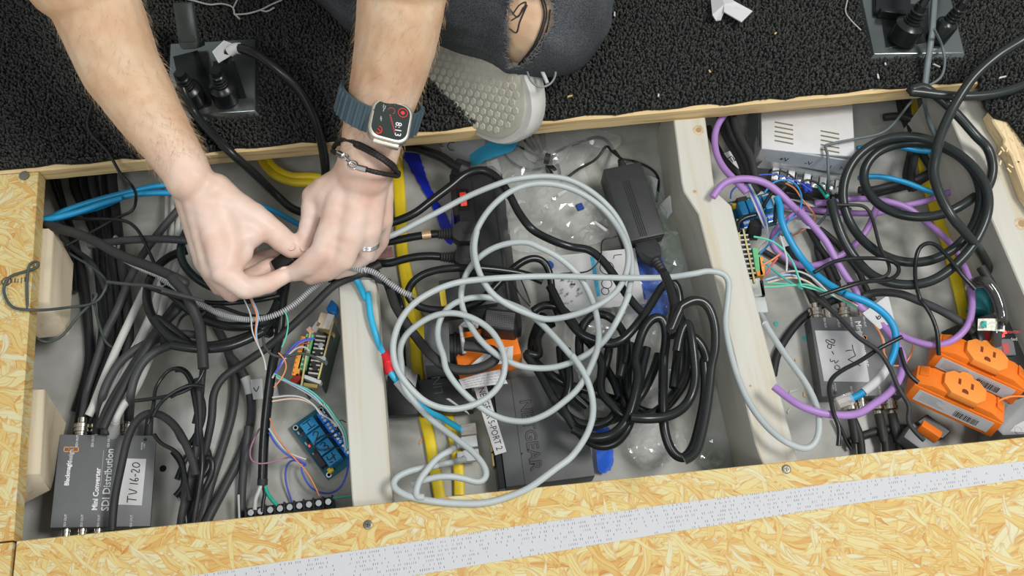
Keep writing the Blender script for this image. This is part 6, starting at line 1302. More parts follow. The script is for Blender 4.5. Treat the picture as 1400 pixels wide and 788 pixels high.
tag(MB().rod(P(*C2_(150, 240)[0], -.050), P(*C2_(165, 170)[0], -.035), .0085, .0065, 12).build('barrel_connector', DKPL), 'black barrel connector above the right controller board', 'connector')
for i, (pts, m) in enumerate([((150, 265, 250, 285, 340, 340, 410, 430, 450, 530, 470, 600), WG), ((210, 430, 270, 480, 360, 550, 480, 620), mat('teal_wire', (.03, .33, .30), .4)), ((220, 560, 290, 540, 360, 505, 440, 495, 520, 525, 590, 580, 650, 640, 740, 690), WW), ((220, 578, 330, 580, 420, 590, 500, 585, 580, 610, 680, 660, 760, 700, 850, 745), WG), ((220, 605, 330, 600, 430, 590, 520, 610, 640, 640), mat('mint2_wire', (.18, .55, .35), .4)), ((230, 555, 320, 530, 400, 520, 470, 545, 560, 620, 640, 650), mat('pale_blue_wire', (.3, .45, .62), .4)), ((240, 575, 400, 540, 500, 560, 600, 625, 700, 655, 850, 735), mat('peach_wire', (.72, .5, .38), .45)), ((200, 460, 260, 430, 300, 405, 330, 380), WO), ((230, 520, 260, 470, 310, 410), mat('rose_wire', (.55, .12, .12), .4)), ((330, 260, 350, 330, 375, 420, 370, 500), WW)]):
    wire(['mint wire arcing right from the right controller board', 'teal wire straight across from the right controller board', 'white wire waving towards the right converter', 'green wire of the twist towards the right converter', 'mint wire low in the twist by the right controller board', 'pale blue wire of the twist by the right controller board', 'peach wire of the twist towards the right converter', 'orange wire strand right of the controller board', 'red wire strand right of the controller board', 'white strand hanging below the relay wiring'][i], C2_(*pts), m, .0011, -.085)
wire('orange wire loop beside the white flag of the purple cable', pxz('C3', -.05, 810, 215, 850, 270, 875, 350, 880, 410, 900, 450), WO, .0011, dr=False); wire('white wire loop beside the white flag of the purple cable', pxz('C3', -.052, 830, 240, 880, 330, 870, 420, 890, 480), WW, .0009, dr=False); wire('orange hooked wire end right of the purple cable', pxz('C3', -.06, 940, 495, 1000, 490, 1050, 440, 1075, 370, 1078, 340), WO, .0010, dr=False)
tagsheet('C2', (430, 155, 510, 150, 585, 195, 580, 225, 420, 200), [-.075, -.07, -.07, -.07], 'white paper flag under the purple cable in mid right bay', .002, False) if False else tagsheet('C2', (432, 150, 588, 190, 580, 222, 418, 205), [-.078, -.072, -.072, -.076], 'white paper flag under the purple cable in mid right bay', .002, False)
tagsheet('C2', (318, 270, 360, 262, 392, 325, 350, 338), [-.09]*4, 'tiny white paper scrap among the wires of the right bay', .001, False, 'paper_scrap')
# big black cable coil on the beam
OBST.append((BEAMPOLY, JOIST))
CO = .0050; COT = mat('coil_black', (.020, .026, .025), .3)
coil = D6_(600, 362, 540, 402, 470, 432, 380, 442, 290, 425, 215, 380, 175, 315, 175, 255, 220, 195, 300, 162, 380, 156, 460, 168, 545, 212, 600, 275, 622, 360, 600, 460, 540, 545, 440, 605, 330, 615, 230, 580, 145, 505, 98, 410, 95, 310, 140, 215, 220, 155, 310, 132, 400, 138, 490, 172, 580, 235, 640, 320, 650, 410, 610, 520, 530, 620, 430, 688, 320, 702, 210, 670, 130, 590, 85, 510, 55, 420, 45, 380)
cable('power_cable', 'thick black cable wound in a round coil beside the right beam', coil, CO, COT, z=-.055, n=12)
OBST.pop()
R5z = lambda zs, *v: [(x, y, z) for (x, y), z in zip(c('R5', *v), zs)]
D6z = lambda zs, *v: [(x, y, z) for (x, y), z in zip(D6_(*v), zs)]
cable('power_cable', 'thick black cable coming off the carpet, looping over the board edge by the beam', R5z([.016]*5+[.016, .016, .018, .016, .012, .008, .004], 1150, 300, 1061, 352, 960, 386, 840, 400, 740, 396, 640, 385, 590, 378, 590, 360, 640, 362, 700, 400, 780, 472, 860, 562)+D6z([-.002, -.006, -.010, -.012], 648, 178, 667, 245, 660, 300, 640, 345), CO, COT, dr=False, n=12)
cable('power_cable', 'thick black cable hanging from the upper right corner straight down past the coil', R5z([.07, .062, .055, .045, .035, .03, .028], 1130, 110, 1061, 162, 950, 232, 850, 322, 770, 442, 712, 570, 692, 660)+D6z([.026, .024, .02, .010, -.005, -.03, -.06, -.08], 440, 270, 462, 350, 510, 440, 560, 500, 600, 548, 635, 600, 655, 650, 668, 700), CO, COT, dr=False, n=12)
# flat grey leads from the right floor plate
cable('lead_cable', 'flat grey lead running from the right floor plate down into the bay', R5z([.05, .03, .018, .012, .006, -.03, -.05, -.06], 690, -10, 680, 130, 662, 260, 652, 340, 648, 400, 660, 480, 700, 570, 740, 640), .0024, mat('slate_jacket', (.12, .145, .15), .45), flat=(.0034, .0020), dr=False)
cable('lead_cable', 'thin grey lead kinking over the silver power supply', R5z([.05, .02, .014, .012, .004, -.03, -.032, -.034, -.034, -.034, -.034, -.04, -.06], 688, 120, 720, 190, 732, 260, 715, 320, 640, 370, 590, 425, 485, 543, 360, 576, 262, 596, 238, 605, 246, 640, 250, 720, 250, 800)+D6z([-.07, -.08], 32, 420, -5, 472), .0015, mat('slate_jacket', (.12, .145, .15), .45), dr=False)
cable('lead_cable', 'thin black cord dropping from the round coil in kinks', D6_(60, 395, 120, 395, 180, 402, 205, 450, 235, 560, 268, 622, 270, 660, 200, 685, 110, 700), .0018, BLKM)
cable('lead_cable', 'black cord with a wide loop lying over the coil bottom', D6_(-20, 655, 60, 612, 180, 600, 285, 612, 312, 642, 280, 680, 170, 692, 0, 745), .0021, BLKG)
cable('lead_cable', 'slim black cord making a narrow loop over the coil, falling to the rear orange tap', D6_(600, 720, 545, 660, 485, 582, 432, 540, 388, 555, 370, 620, 372, 700, 392, 770)+E6_(292, 85, 340, 150, 366, 220, 374, 320), .0021, BLKG)
wire('thin grey wire hanging from the terminal block', pxz('C1', -.05, 880, 590, 920, 650, 960, 710, 990, 788), mat('slate_jacket', (.12, .145, .15), .45), .0018, dr=False)
# clear cord by the surge strip
cable('clear_cable', 'clear jacketed cord arching into the surge strip', [(x, y, z) for (x, y), z in zip(c('Q6', 230, 560, 270, 520, 330, 520, 385, 580, 425, 670, 445, 780), [-.05, -.02, -.01, -.01, -.012, -.015])]+[(x, y, z) for (x, y), z in zip(E6_(628, 150, 612, 230, 608, 280), [-.02, -.028, -.036])], .0056, mat('clear_jacket', (.035, .035, .03), .08, coat=1), dr=False, n=12)
cap = MB().rod(P(*E6_(535, 150)[0], -.075), P(*E6_(560, 60)[0], -.075), .012, .010, 14).build('teal_cap', mat('teal_plastic', (.03, .22, .25), .45), bevel=.001); tag(cap, 'teal plastic cap beside the clear cord', 'cap')
for i_, Q in enumerate([c('Q6', 240, 330, 300, 440, 350, 520), c('Q6', 300, 420, 370, 540, 440, 700), c('Q6', 360, 440, 440, 600, 520, 800)]): cable('black_cable', ['black cable between surge strip and right beam, leftmost', 'black cable between surge strip and right beam, in the middle', 'black cable tight against the foot of the right beam'][i_], Q, .0050, BLKM)
cable('orange_wire', 'stiff orange wire bent towards the grey adapter', pxz('C7', -.035, 530, 598, 570, 560, 620, 525, 680, 508, 760, 508), .0012, mat('orange_jacket', (.80, .22, .03), .4), dr=False, cat='wire')
# right floor plate plugs
o = thing('plug', 'black plug with a ribbed neck in the right floor plate, left one', 'plug', P(*c('G5', 560, 460)[0], .0115)); tip = plug_up(*c('G5', 560, 440)[0], .0115, .046, .0155, o, (.18, .25)); MB().tube(spline([tip-[0, 0, .002], tip+[.008, .012, .012], tip+[.018, .05, .02], tip+[.03, .13, -.03], tip+[.03, .25, -.041], tip+[.03, .35, -.041]], .004), .0045, 10).build('cord', BLKG, o)
o = thing('plug', 'slimmer black plug in the right floor plate, right one', 'plug', P(*c('G5', 960, 440)[0], .0115)); tip = plug_up(*c('G5', 950, 430)[0], .0115, .048, .0115, o, (.30, .25)); MB().tube(spline([tip-[0, 0, .002], tip+[.012, .016, .012], tip+[.03, .05, .02], tip+[.05, .13, -.03], tip+[.05, .25, -.043], tip+[.05, .35, -.043]], .004), .0045, 10).build('cord', BLKG, o)
hz = thing('outlet_cover', 'black hinged cover folded back on the right floor plate', 'outlet cover', P(*c('G5', 420, 60)[0], .0115)); f = F(P(*c('G5', 440, 90)[0], .0115)).rot(-.25); MB().box(f, -.020, .020, -.012, .05, 0, .006).build('cover', BLKG, hz, bevel=.0015); MB().box(f, -.016, .016, -.016, -.010, 0, .012).build('hinge_block', BLKG, hz, bevel=.001)
# ---- litter on carpet and floor
tw = MB(); ln = [pxz('G4', .011, 215, 5, 320, 30, 400, 25, 470, 50, 480, 95), pxz('G4', .012, 480, 95, 560, 90, 650, 65, 720, 30, 790, 0), pxz('G4', .011, 470, 55, 500, -5), pxz('G4', .012, 480, 90, 515, 125), pxz('G4', .012, 650, 65, 690, 75, 740, 50), pxz('G4', .010, 215, 5, 100, -20)]
for l in ln: tw.tube(trace(l, .001, dr=False), .0010, 6)
tag(tw.build('twig', mat('pale_twig', (.42, .42, .40), .7)), 'pale thin forked string lying on the carpet at the top', 'string')
tw = MB(); tw.tube(trace(pxz('R5', .010, 330, -5, 322, 50, 345, 85, 385, 125), .001, dr=False), .0007, 6); tag(tw.build('thread', MATS['pale_twig']), 'short pale thread left of the right floor plate', 'thread')
tagp = [(972, 0), (985, -12), (1005, 2), (1029, 15), (1014, 30), (990, 16), (986, 27), (979, 28), (974, 20)]
q = [P(x, y, .013+.004*(i % 3)) for i, (x, y) in enumerate(tagp)]; ce = P(990, 6, .022); n_ = len(q)
o = MB().add(q+[ce]+[v-np.array([0, 0, .0015]) for v in q], [(i, (i+1) % n_, n_) for i in range(n_)]+[(i, n_+1+i, n_+1+(i+1) % n_, (i+1) % n_) for i in range(n_)]+[tuple(range(2*n_, n_, -1))]).build('paper_scrap', WHITEP, angle=20); tag(o, 'crumpled white paper scrap on the carpet at the top edge', 'paper')
CH1 = mat('wood_chip', (.62, .42, .18), .7)
def chip(px, py, z, L, a, m, nm, lab, grp): 
    f = F(P(px, py, z)).rot(a); o = MB().prism(f, [(-L/2, -.0008), (L*.4, -.0010), (L/2, .0003), (-L*.3, .0010)], 0, .0012).build(nm, m); tag(o, lab, 'debris', grp)
for i, (x, y) in enumerate([(779, 132), (820, 56), (1060, 46), (970, 98), (1200, 105), (900, 131), (1210, 88), (840, 20)]): chip(x, y, .0085, RNG.uniform(.003, .007), RNG.uniform(0, 3), CH1 if i < 4 else WHITEP, 'wood_chip' if i < 4 else 'paper_crumb', ['pale wood chip caught in the black carpet', 'white crumb caught in the black carpet'][i >= 4], ['wood chips on the carpet', 'white crumbs on the carpet'][i >= 4])
chip(1370, 106, .0085, .010, .2, WHITEP, 'paper_crumb', 'flattened white crumb right of the thick black cables on the carpet', None); chip(1280, 90, .009, .009, -.6, mat('pale_twig', (.42, .42, .4), .7), 'thread', 'short frayed white thread end below the right floor plate', None)
for i, (x, y, a) in enumerate([(1084, 535, .2), (1078, 562, .9), (1099, 540, 1.5), (1092, 610, .3), (1088, 492, .8)]): chip(x, y, FLOOR+.0002, (.011, .007, .006, .006, .004)[i], a, [WHITEP, WHITEP, CH1, WHITEP, CH1][i], ['wire_clipping', 'wire_clipping', 'wood_chip', 'wire_clipping', 'wood_chip'][i], ['longest white wire clipping on the concrete right of the joist', 'short bent white clipping below the longest clipping', 'wood splinter beside the longest white clipping', 'white clipping near the grey cable loop at the near panel', 'tiny wood splinter above the white clippings'][i], None)
for i, (x, y) in enumerate([(1061, 443), (1100, 463)]): 
    f = F(P(x, y, FLOOR+.0002)); tag(MB().lathe(f, [(.0030, 0), (.0026, .0008), (.001, .0010)], 9).build('paint_chip', mat('turquoise_chip', (.10, .50, .46), .5)), ['turquoise paint chip beside the long joist', 'turquoise paint chip touching the right converter'][i], 'debris')
chip(576, 603, FLOOR+.0002, .009, 1.0, mat('orange_chip', (.75, .35, .1), .6), 'wood_chip', 'orange splinter between half joist and yellow cables', None)
f = F(P(223, 641, FLOOR)); tag(MB().lathe(f, [(.0035, .0002), (.0034, .0006), (.002, .0005)], 10).build('anchor_hole', BLK), 'small dark hole in the concrete right of the lower left converter', 'hole')
# ---------------------------------------------------------------- the person
def pt(px, py, z, rpx=None):
    p = P(px, py, z); return p if rpx is None else (p, rpx*PXM(px, py, z))
def cone_into(b, p0, r0, p1, r1, n=18):
    "a round cone: two spheres and the skin between"
    p0 = np.asarray(p0, float); p1 = np.asarray(p1, float); u = p1-p0; L = np.linalg.norm(u)
    if L < 1e-6: u = np.array([0, 0, 1.])
    else: u = u/L
    a = np.cross(u, [.3, .5, .81]); a = _n(a); f = F(p0, a, np.cross(u, a)); f.ez = u
    m = 7; s = 0 if L < 1e-6 else max(-.95, min(.95, (r0-r1)/L)); t0 = math.asin(s)
    prof = [(max(1e-5, r0*math.cos(t)), r0*math.sin(t)) for t in np.linspace(-PI/2, t0, m)]+[(max(1e-5, r1*math.cos(t)), L+r1*math.sin(t)) for t in np.linspace(t0, PI/2, m)]
    b.lathe(f, prof, n)
def blob(name, bones, voxel, m, parent, smooth=8, factor=.5, fn=None, keep=None, solid=0):
    b = MB()
    for q in bones: cone_into(b, *q)
    o = b.build('tmp_'+name, None)
    md = o.modifiers.new('r', 'REMESH'); md.mode = 'VOXEL'; md.voxel_size = voxel
    s = o.modifiers.new('s', 'SMOOTH'); s.factor = factor; s.iterations = smooth
    me = bpy.data.meshes.new_from_object(o.evaluated_get(bpy.context.evaluated_depsgraph_get()))
    v = np.empty(len(me.vertices)*3, np.float32); me.vertices.foreach_get('co', v); v = v.reshape(-1, 3).astype(float)+np.array(o.location)
    nm = np.empty(len(me.vertices)*3, np.float32); me.vertices.foreach_get('normal', nm); nm = nm.reshape(-1, 3)
    bpy.data.objects.remove(o)
    if fn is not None: v = v+nm*fn(v)[:, None]
    off = np.array(parent.location); me.vertices.foreach_set('co', (v-off).astype(np.float32).ravel()); me.update()
    if keep is not None:
        bm = bmesh.new(); bm.from_mesh(me); bm.verts.ensure_lookup_table(); kv = keep(v)
        bmesh.ops.delete(bm, geom=[fc for fc in bm.faces if not all(kv[x.index] for x in fc.verts)], context='FACES'); bm.to_mesh(me); bm.free()
    me.polygons.foreach_set('use_smooth', np.ones(len(me.polygons), bool)); me.materials.clear(); me.materials.append(m); me.name = name
    ob = bpy.data.objects.new(name, me); COL.objects.link(ob); ob.parent = parent
    if solid:
        sd = ob.modifiers.new('thickness', 'SOLIDIFY'); sd.thickness = solid; sd.offset = -1
    return ob
def skin_material():
    m = bpy.data.materials.new('skin'); m.use_nodes = True; nt = m.node_tree; N = nt.nodes; L = nt.links; b = N['Principled BSDF']
    b.inputs['Roughness'].default_value = .48; b.inputs['Specular IOR Level'].default_value = .4; b.inputs['Subsurface Weight'].default_value = .25; b.inputs['Subsurface Radius'].default_value = (.006, .0022, .0012); b.inputs['Subsurface Scale'].default_value = .8
    tc = N.new('ShaderNodeTexCoord'); n1 = N.new('ShaderNodeTexNoise'); n1.inputs['Scale'].default_value = 26; n1.inputs['Detail'].default_value = 4; L.new(tc.outputs['Object'], n1.inputs['Vector'])
    r = ramp(N, [(.3, (.60, .36, .22)), (.5, (.665, .455, .295)), (.7, (.70, .525, .37))]); L.new(n1.outputs['Fac'], r.inputs['Fac']); r2 = ramp(N, [(.3, (.66, .42, .33)), (.5, (.72, .53, .44)), (.7, (.75, .60, .52))]); L.new(n1.outputs['Fac'], r2.inputs['Fac'])
    sx = N.new('ShaderNodeSeparateXYZ'); L.new(tc.outputs['Object'], sx.inputs[0]); mr = N.new('ShaderNodeMapRange'); mr.inputs[1].default_value = -.40; mr.inputs[2].default_value = -.48; L.new(sx.outputs[1], mr.inputs[0])
    mt = N.new('ShaderNodeMix'); mt.data_type = 'RGBA'; L.new(mr.outputs[0], mt.inputs[0]); L.new(r.outputs['Color'], mt.inputs[6]); L.new(r2.outputs['Color'], mt.inputs[7]); L.new(mt.outputs[2], b.inputs['Base Color'])
    n2 = N.new('ShaderNodeTexVoronoi'); n2.inputs['Scale'].default_value = 900; L.new(tc.outputs['Object'], n2.inputs['Vector'])
    n3 = N.new('ShaderNodeTexNoise'); n3.inputs['Scale'].default_value = 160; n3.inputs['Detail'].default_value = 3; L.new(tc.outputs['Object'], n3.inputs['Vector'])
    ad = N.new('ShaderNodeMath'); ad.operation = 'MULTIPLY_ADD'; ad.inputs[1].default_value = .35; L.new(n2.outputs['Distance'], ad.inputs[0]); L.new(n3.outputs['Fac'], ad.inputs[2])
    bp = N.new('ShaderNodeBump'); bp.inputs['Strength'].default_value = .25; bp.inputs['Distance'].default_value = .0008; L.new(ad.outputs[0], bp.inputs['Height']); L.new(bp.outputs['Normal'], b.inputs['Normal'])
    MATS['skin'] = m; return m
SKIN = skin_material()
man = thing('person', 'person seated on the carpet in ripped charcoal jeans, reaching bare forearms down to join cables', 'person', (-.12, .55, .003))
mmr = .001
def chain(pts): return [(pts[i][0], pts[i][1], pts[i+1][0], pts[i+1][1]) for i in range(len(pts)-1)]
def fz(px, py, z, r): return (P(px, py, z), r*mmr)
SHL, SHR = np.array([-.335, .56, .43]), np.array([.035, .56, .43])
bones = []
# left of picture: forearm, from elbow to wrist
armL = [pt(104, -40, .215, 60), pt(128, 0, .195, 61), pt(163, 90, .150, 55), pt(205, 158, .117, 45), pt(226, 190, .104, 39), pt(250, 226, .092, 34)]
armR = [pt(552, -52, .225, 60), pt(549, 0, .20, 61), pt(540, 62, .165, 56), pt(527, 120, .130, 49), pt(513, 168, .104, 43), pt(504, 214, .090, 40)]
bones += chain([(SHL, .058), (armL[0][0], .046)])+chain(armL)+chain([(SHR, .058), (armR[0][0], .046)])+chain(armR)
# hand at the left: thumb and index pinch the connector, back of the hand to the upper left
W1 = pt(258, 244, .088, 33)
bones += chain([armL[-1], W1])
kI, kM, kR, kP = fz(306, 372, .056, 11.5), fz(291, 368, .046, 11.5), fz(281, 358, .034, 11), fz(275, 343, .022, 10)
for k, r0, q in ((kI, 15, (278, 262, .080)), (kM, 15, (268, 262, .078)), (kR, 14, (258, 262, .070)), (kP, 13, (254, 262, .062))): bones += [(P(*q), r0*mmr, k[0], k[1])]
bones += [(P(322, 325, .057), .0135, P(343, 322, .052), .0125), (kI[0], .0125, P(330, 345, .050), .0115)]
bones += [(kI[0], .0115, kM[0], .0115), (kM[0], .0115, kR[0], .011), (kR[0], .011, kP[0], .010)]
bones += chain([fz(300, 290, .070, 17), fz(316, 335, .060, 13), (kI[0], .0125)])
bones += chain([fz(292, 262, .078, 18), fz(318, 282, .066, 16), fz(346, 297, .056, 14), fz(373, 317, .046, 12.6), fz(390, 332, .037, 11.4), fz(400, 341, .032, 9.4)])
bones += chain([fz(312, 300, .064, 14), fz(330, 314, .056, 10)])
bones += chain([kI, fz(334, 394, .046, 10.8), fz(364, 389, .034, 9.8), fz(392, 375, .027, 8.2)])
bones += chain([kM, fz(316, 399, .026, 10.2), fz(345, 378, .012, 9.4), fz(372, 362, .012, 8)])
bones += chain([kR, fz(302, 392, .012, 9.8), fz(336, 366, .0, 9), fz(372, 350, .004, 7.8)])
bones += chain([kP, fz(290, 372, .002, 8.6), fz(318, 355, -.008, 7.8), fz(345, 342, -.006, 6.8)])
# hand at the right: seen square from the back
W2 = pt(497, 236, .084, 39); bones += chain([armR[-1], W2])
rI, rM, rR, rP = fz(455, 312, .059, 13.8), fz(480, 320, .059, 13.8), fz(503, 315, .051, 13.2), fz(521, 300, .038, 12)
for k, r0, q in ((rI, 17, (478, 240, .079)), (rM, 17.5, (494, 240, .082)), (rR, 17, (508, 240, .078)), (rP, 14, (518, 240, .068))): bones += [(P(*q), r0*mmr, k[0], k[1])]
bones += [(rI[0], .0115, rM[0], .0115), (rM[0], .0115, rR[0], .011), (rR[0], .011, rP[0], .010)]
bones += chain([fz(470, 250, .076, 16), fz(446, 260, .066, 14), fz(430, 268, .056, 12), fz(425, 300, .044, 10.2), fz(419, 325, .036, 9.5), fz(413, 343, .030, 8)])
bones += chain([fz(452, 262, .066, 15), fz(452, 288, .058, 12)])
bones += chain([rI, fz(441, 345, .051, 12), fz(422, 362, .040, 10.8), fz(405, 372, .030, 9.2)])
bones += chain([rM, fz(469, 354, .046, 12), fz(446, 370, .033, 10.6), fz(424, 377, .024, 9)])
bones += chain([rR, fz(500, 346, .030, 9.8), fz(482, 364, .014, 9), fz(460, 372, .006, 7.8)])
bones += chain([rP, fz(520, 330, .014, 8.6), fz(508, 348, .002, 7.8), fz(490, 356, -.003, 6.8)])
# trunk, head and legs: outside the picture, but there
PEL = np.array([-.14, .80, .13])
CH = np.array([-.15, .62, .38])
bones += [(PEL, .105, CH, .115), (CH+[-.08, 0, .0], .085, SHL, .055), (CH+[.08, 0, .0], .085, SHR, .055), (CH+[0, -.04, .06], .06, np.array([-.15, .50, .53]), .055)]
HD = np.array([-.15, .455, .60])
fd = _n(np.array([0, -.55, -.83])); upv = np.array([0, -.83, .55])   # face looks down at the hands
bones += [(HD, .080, HD+fd*.030-upv*.01, .072), (HD+fd*.03-upv*.05, .056, HD+fd*.048-upv*.085, .034), (HD-fd*.025, .083, HD+upv*.02, .082),
          (HD+fd*.098-upv*.015, .008, HD+fd*.118-upv*.045, .012)]
for s in (-1, 1): bones += [(HD+np.array([s*.080, 0, 0])-upv*.02, .012, HD+np.array([s*.083, 0, 0])+upv*.02-fd*.008, .016), (HD+np.array([s*.030, 0, 0])+fd*.085+upv*.012, .013, HD+np.array([s*.034, 0, 0])+fd*.085+upv*.012, .012)]
KL = P(736, 6, .092); HL = np.array([.13, .74, .13]); AL = np.array([-.30, .47, .06])
KR_ = np.array([-.36, .68, .12]); HR = np.array([-.30, .80, .12]); AR = P(572, 18, .045)
jb_ = [(HL, .085, KL, .075), (KL, .074, KL*.45+AL*.55, .062), (KL*.45+AL*.55, .062, AL, .048), (HR, .085, KR_, .070), (KR_, .068, KR_*.5+AR*.5, .060), (KR_*.5+AR*.5, .058, AR+np.array([-.05, .03, 0]), .047), (PEL+[-.06, 0, 0], .12, PEL+[.06, 0, 0], .12), (PEL, .12, HL, .09), (PEL, .12, HR, .09), (PEL, .115, PEL+(CH-PEL)*.35, .115)]
bones += [(a, r-.012, b_, q-.012) for a, r, b_, q in jb_[:6]]+[(KL, .062, KL+_n(CP-KL)*.004+[-.004, 0, 0], .062)]
blob('body', bones, .0019, SKIN, man, smooth=11, fn=lambda v: .00035*np.sin(v[:, 0]*310+np.sin(v[:, 1]*190)*2)*np.sin(v[:, 1]*280))
# finger nails
def nail(px, py, z, nx, ny, ln=.0105, w=.0082):
    p = P(px, py, z); u = P(px+nx, py+ny, z)-p; view = _n(CP-p); f = F(p, u, np.cross(view, u)); 
    MB().prism(f, [(ln/2*math.cos(a)*(1.0), w/2*math.sin(a)) for a in np.linspace(0, 2*PI, 16)[:-1]], -.0015, .0006).build('finger_nail', mat('nail', (.76, .52, .45), .3), man, bevel=.0005, seg=2)
nail(397, 336, .0425, 10, 9)
nail(416, 337, .0385, -4, 14)
nail(388, 370, .0345, 12, -5, .008, .007)
# hair on the forearms
hb = MB(); rs = np.random.RandomState(5)
for arm, n in ((armL, 1500), (armR, 1500)):
    for i in range(n):
        k = rs.randint(0, len(arm)-1); t = rs.rand(); a, ra = arm[k]; b_, r2 = arm[k+1]; p = a*(1-t)+b_*t; r = ra*(1-t)+r2*t
        u = _n(b_-a); s = _n(np.cross(u, [.2, .1, .97])); w_ = np.cross(u, s); th = rs.uniform(0, 2*PI); o_ = s*math.cos(th)+w_*math.sin(th)
        if o_[2] < -.5: continue
        tg = _n(u*rs.uniform(.5, 1)+np.cross(u, o_)*rs.uniform(-.9, .9)+o_*.28); L = rs.uniform(.005, .013)
        q = p+o_*r*.985; hb.tube(np.array([q, q+tg*L*.5+o_*.0008, q+tg*L+o_*.0002]), np.array([.00008, .00006, .00002]), 3)
hb.build('arm_hair', mat('arm_hair_brown', (.50, .34, .19), .6), man, kind='stuff')
# head hair, eyes, shirt
blob('hair', [(HD-fd*.02+upv*.025, .088, HD-fd*.035-upv*.01, .086), (HD+fd*.03+upv*.05, .058, HD-fd*.05-upv*.05, .070)], .004, mat('brown_hair', (.06, .035, .02), .6, bump=.6, bscale=500), man, smooth=5)
for s in (-1, 1): MB().lathe(F(HD+np.array([s*.032, 0, 0])+fd*.093+upv*.010, (1, 0, 0), upv), [(.0005, -.004), (.007, -.003), (.009, 0), (.007, .003), (.0005, .004)], 12).build('eye', WHITEP, man)
blob('shirt', [(PEL+(CH-PEL)*.15, .135, CH, .135), (CH+[-.08, 0, .01], .10, SHL, .070), (CH+[.08, 0, .01], .10, SHR, .070), (SHL, .070, SHL*.55+armL[0][0]*.45, .064), (SHR, .070, SHR*.55+armR[0][0]*.45, .064), (CH+[0, -.03, .05], .085, np.array([-.15, .55, .475]), .070)], .006, mat('black_shirt', (.03, .03, .035), .8), man, smooth=4)
# jeans, with the torn knee
def denim():
    m = bpy.data.materials.new('denim'); m.use_nodes = True; nt = m.node_tree; N = nt.nodes; L = nt.links; b = N['Principled BSDF']; b.inputs['Roughness'].default_value = .85; b.inputs['Specular IOR Level'].default_value = .15
    tc = N.new('ShaderNodeTexCoord'); n1 = N.new('ShaderNodeTexNoise'); n1.inputs['Scale'].default_value = 11; n1.inputs['Detail'].default_value = 5; L.new(tc.outputs['Object'], n1.inputs['Vector'])
    n2 = N.new('ShaderNodeTexNoise'); n2.inputs['Scale'].default_value = 900; L.new(tc.outputs['Object'], n2.inputs['Vector'])
    r = ramp(N, [(.35, (.042, .045, .05)), (.55, (.07, .076, .083)), (.75, (.13, .14, .15))]); L.new(n1.outputs['Fac'], r.inputs['Fac'])
    r2 = ramp(N, [(.35, (.55, .55, .55)), (.65, (1.35, 1.35, 1.35))]); L.new(n2.outputs['Fac'], r2.inputs['Fac'])
    mx = N.new('ShaderNodeMix'); mx.data_type = 'RGBA'; mx.blend_type = 'MULTIPLY'; mx.inputs[0].default_value = 1; L.new(r.outputs['Color'], mx.inputs[6]); L.new(r2.outputs['Color'], mx.inputs[7]); L.new(mx.outputs[2], b.inputs['Base Color'])
    bp = N.new('ShaderNodeBump'); bp.inputs['Strength'].default_value = .4; bp.inputs['Distance'].default_value = .0006; L.new(n2.outputs['Fac'], bp.inputs['Height']); L.new(bp.outputs['Normal'], b.inputs['Normal'])
    MATS['denim'] = m; return m
DEN = denim()
hole = c('R3', 752, -30, 742, 60, 735, 130, 742, 170, 733, 215, 738, 262, 742, 284, 775, 280, 812, 262, 850, 222, 890, 160, 925, 100, 930, 50, 915, 10, 890, -30)
def outside_hole(v):
    pr = proj(v); ins = inside(pr, hole) & ((v-KL)@_n(CP-KL) > -.03) & (np.linalg.norm(v-KL, axis=1) < .13); return ~ins
wr = lambda v: .0016*np.sin(v[:, 0]*70+np.sin(v[:, 1]*45)*2.2)+.0012*np.sin(v[:, 1]*120+v[:, 0]*60+v[:, 2]*50)
jo = blob('jeans', jb_, .0032, DEN, man, smooth=4, fn=wr, keep=outside_hole, solid=.0012)
fr_ = MB(); hp = spline(np.array(hole+[hole[0]]), 1.6)
for p_ in hp:
    d = CR@np.array([p_[0]-700., 394.-p_[1], -FPX]); d = _n(d); oc = CP-KL; R0 = .0755; bq = np.dot(d, oc); disc = bq*bq-np.dot(oc, oc)+R0*R0
    if disc <= 0: continue
    q = CP+d*(-bq-math.sqrt(disc)); nrm = _n(q-KL)
    for j in range(2):
        t_ = rs.normal(size=3); t_ -= nrm*np.dot(t_, nrm); t_ = _n(t_); L = rs.uniform(.002, .005); fr_.tube(np.array([q, q+t_*L*.5+nrm*.001, q+t_*L-nrm*.0005]), .00028, 4)
fr_.build('fray', mat('fray_thread', (.13, .14, .15), .8), jo, kind='stuff')
st = MB()
for l in [c('R3', 880, -20, 900, 40, 892, 100, 860, 180, 800, 258), c('R3', 872, -20, 890, 50, 880, 110, 845, 190, 785, 268), c('R3', 915, 40, 905, 110, 870, 190, 830, 240), c('R3', 760, 60, 790, 20, 815, 10, 790, 60, 755, 85), c('R3', 745, 115, 775, 135, 790, 90, 820, 20), c('R3', 750, 40, 780, 70, 805, 30)]:
    ps_ = []
    for p_ in spline(np.array(l), 1.5):
        d = _n(CR@np.array([p_[0]-700., 394.-p_[1], -FPX])); oc = CP-KL; R0 = .0668; bq = np.dot(d, oc); disc = bq*bq-np.dot(oc, oc)+R0*R0
        if disc > 0: ps_.append(CP+d*(-bq-math.sqrt(disc)))
    if len(ps_) > 3: st.tube(np.array(ps_), .0008, 5)
st.build('loose_thread', mat('dark_thread', (.03, .03, .035), .8), jo)
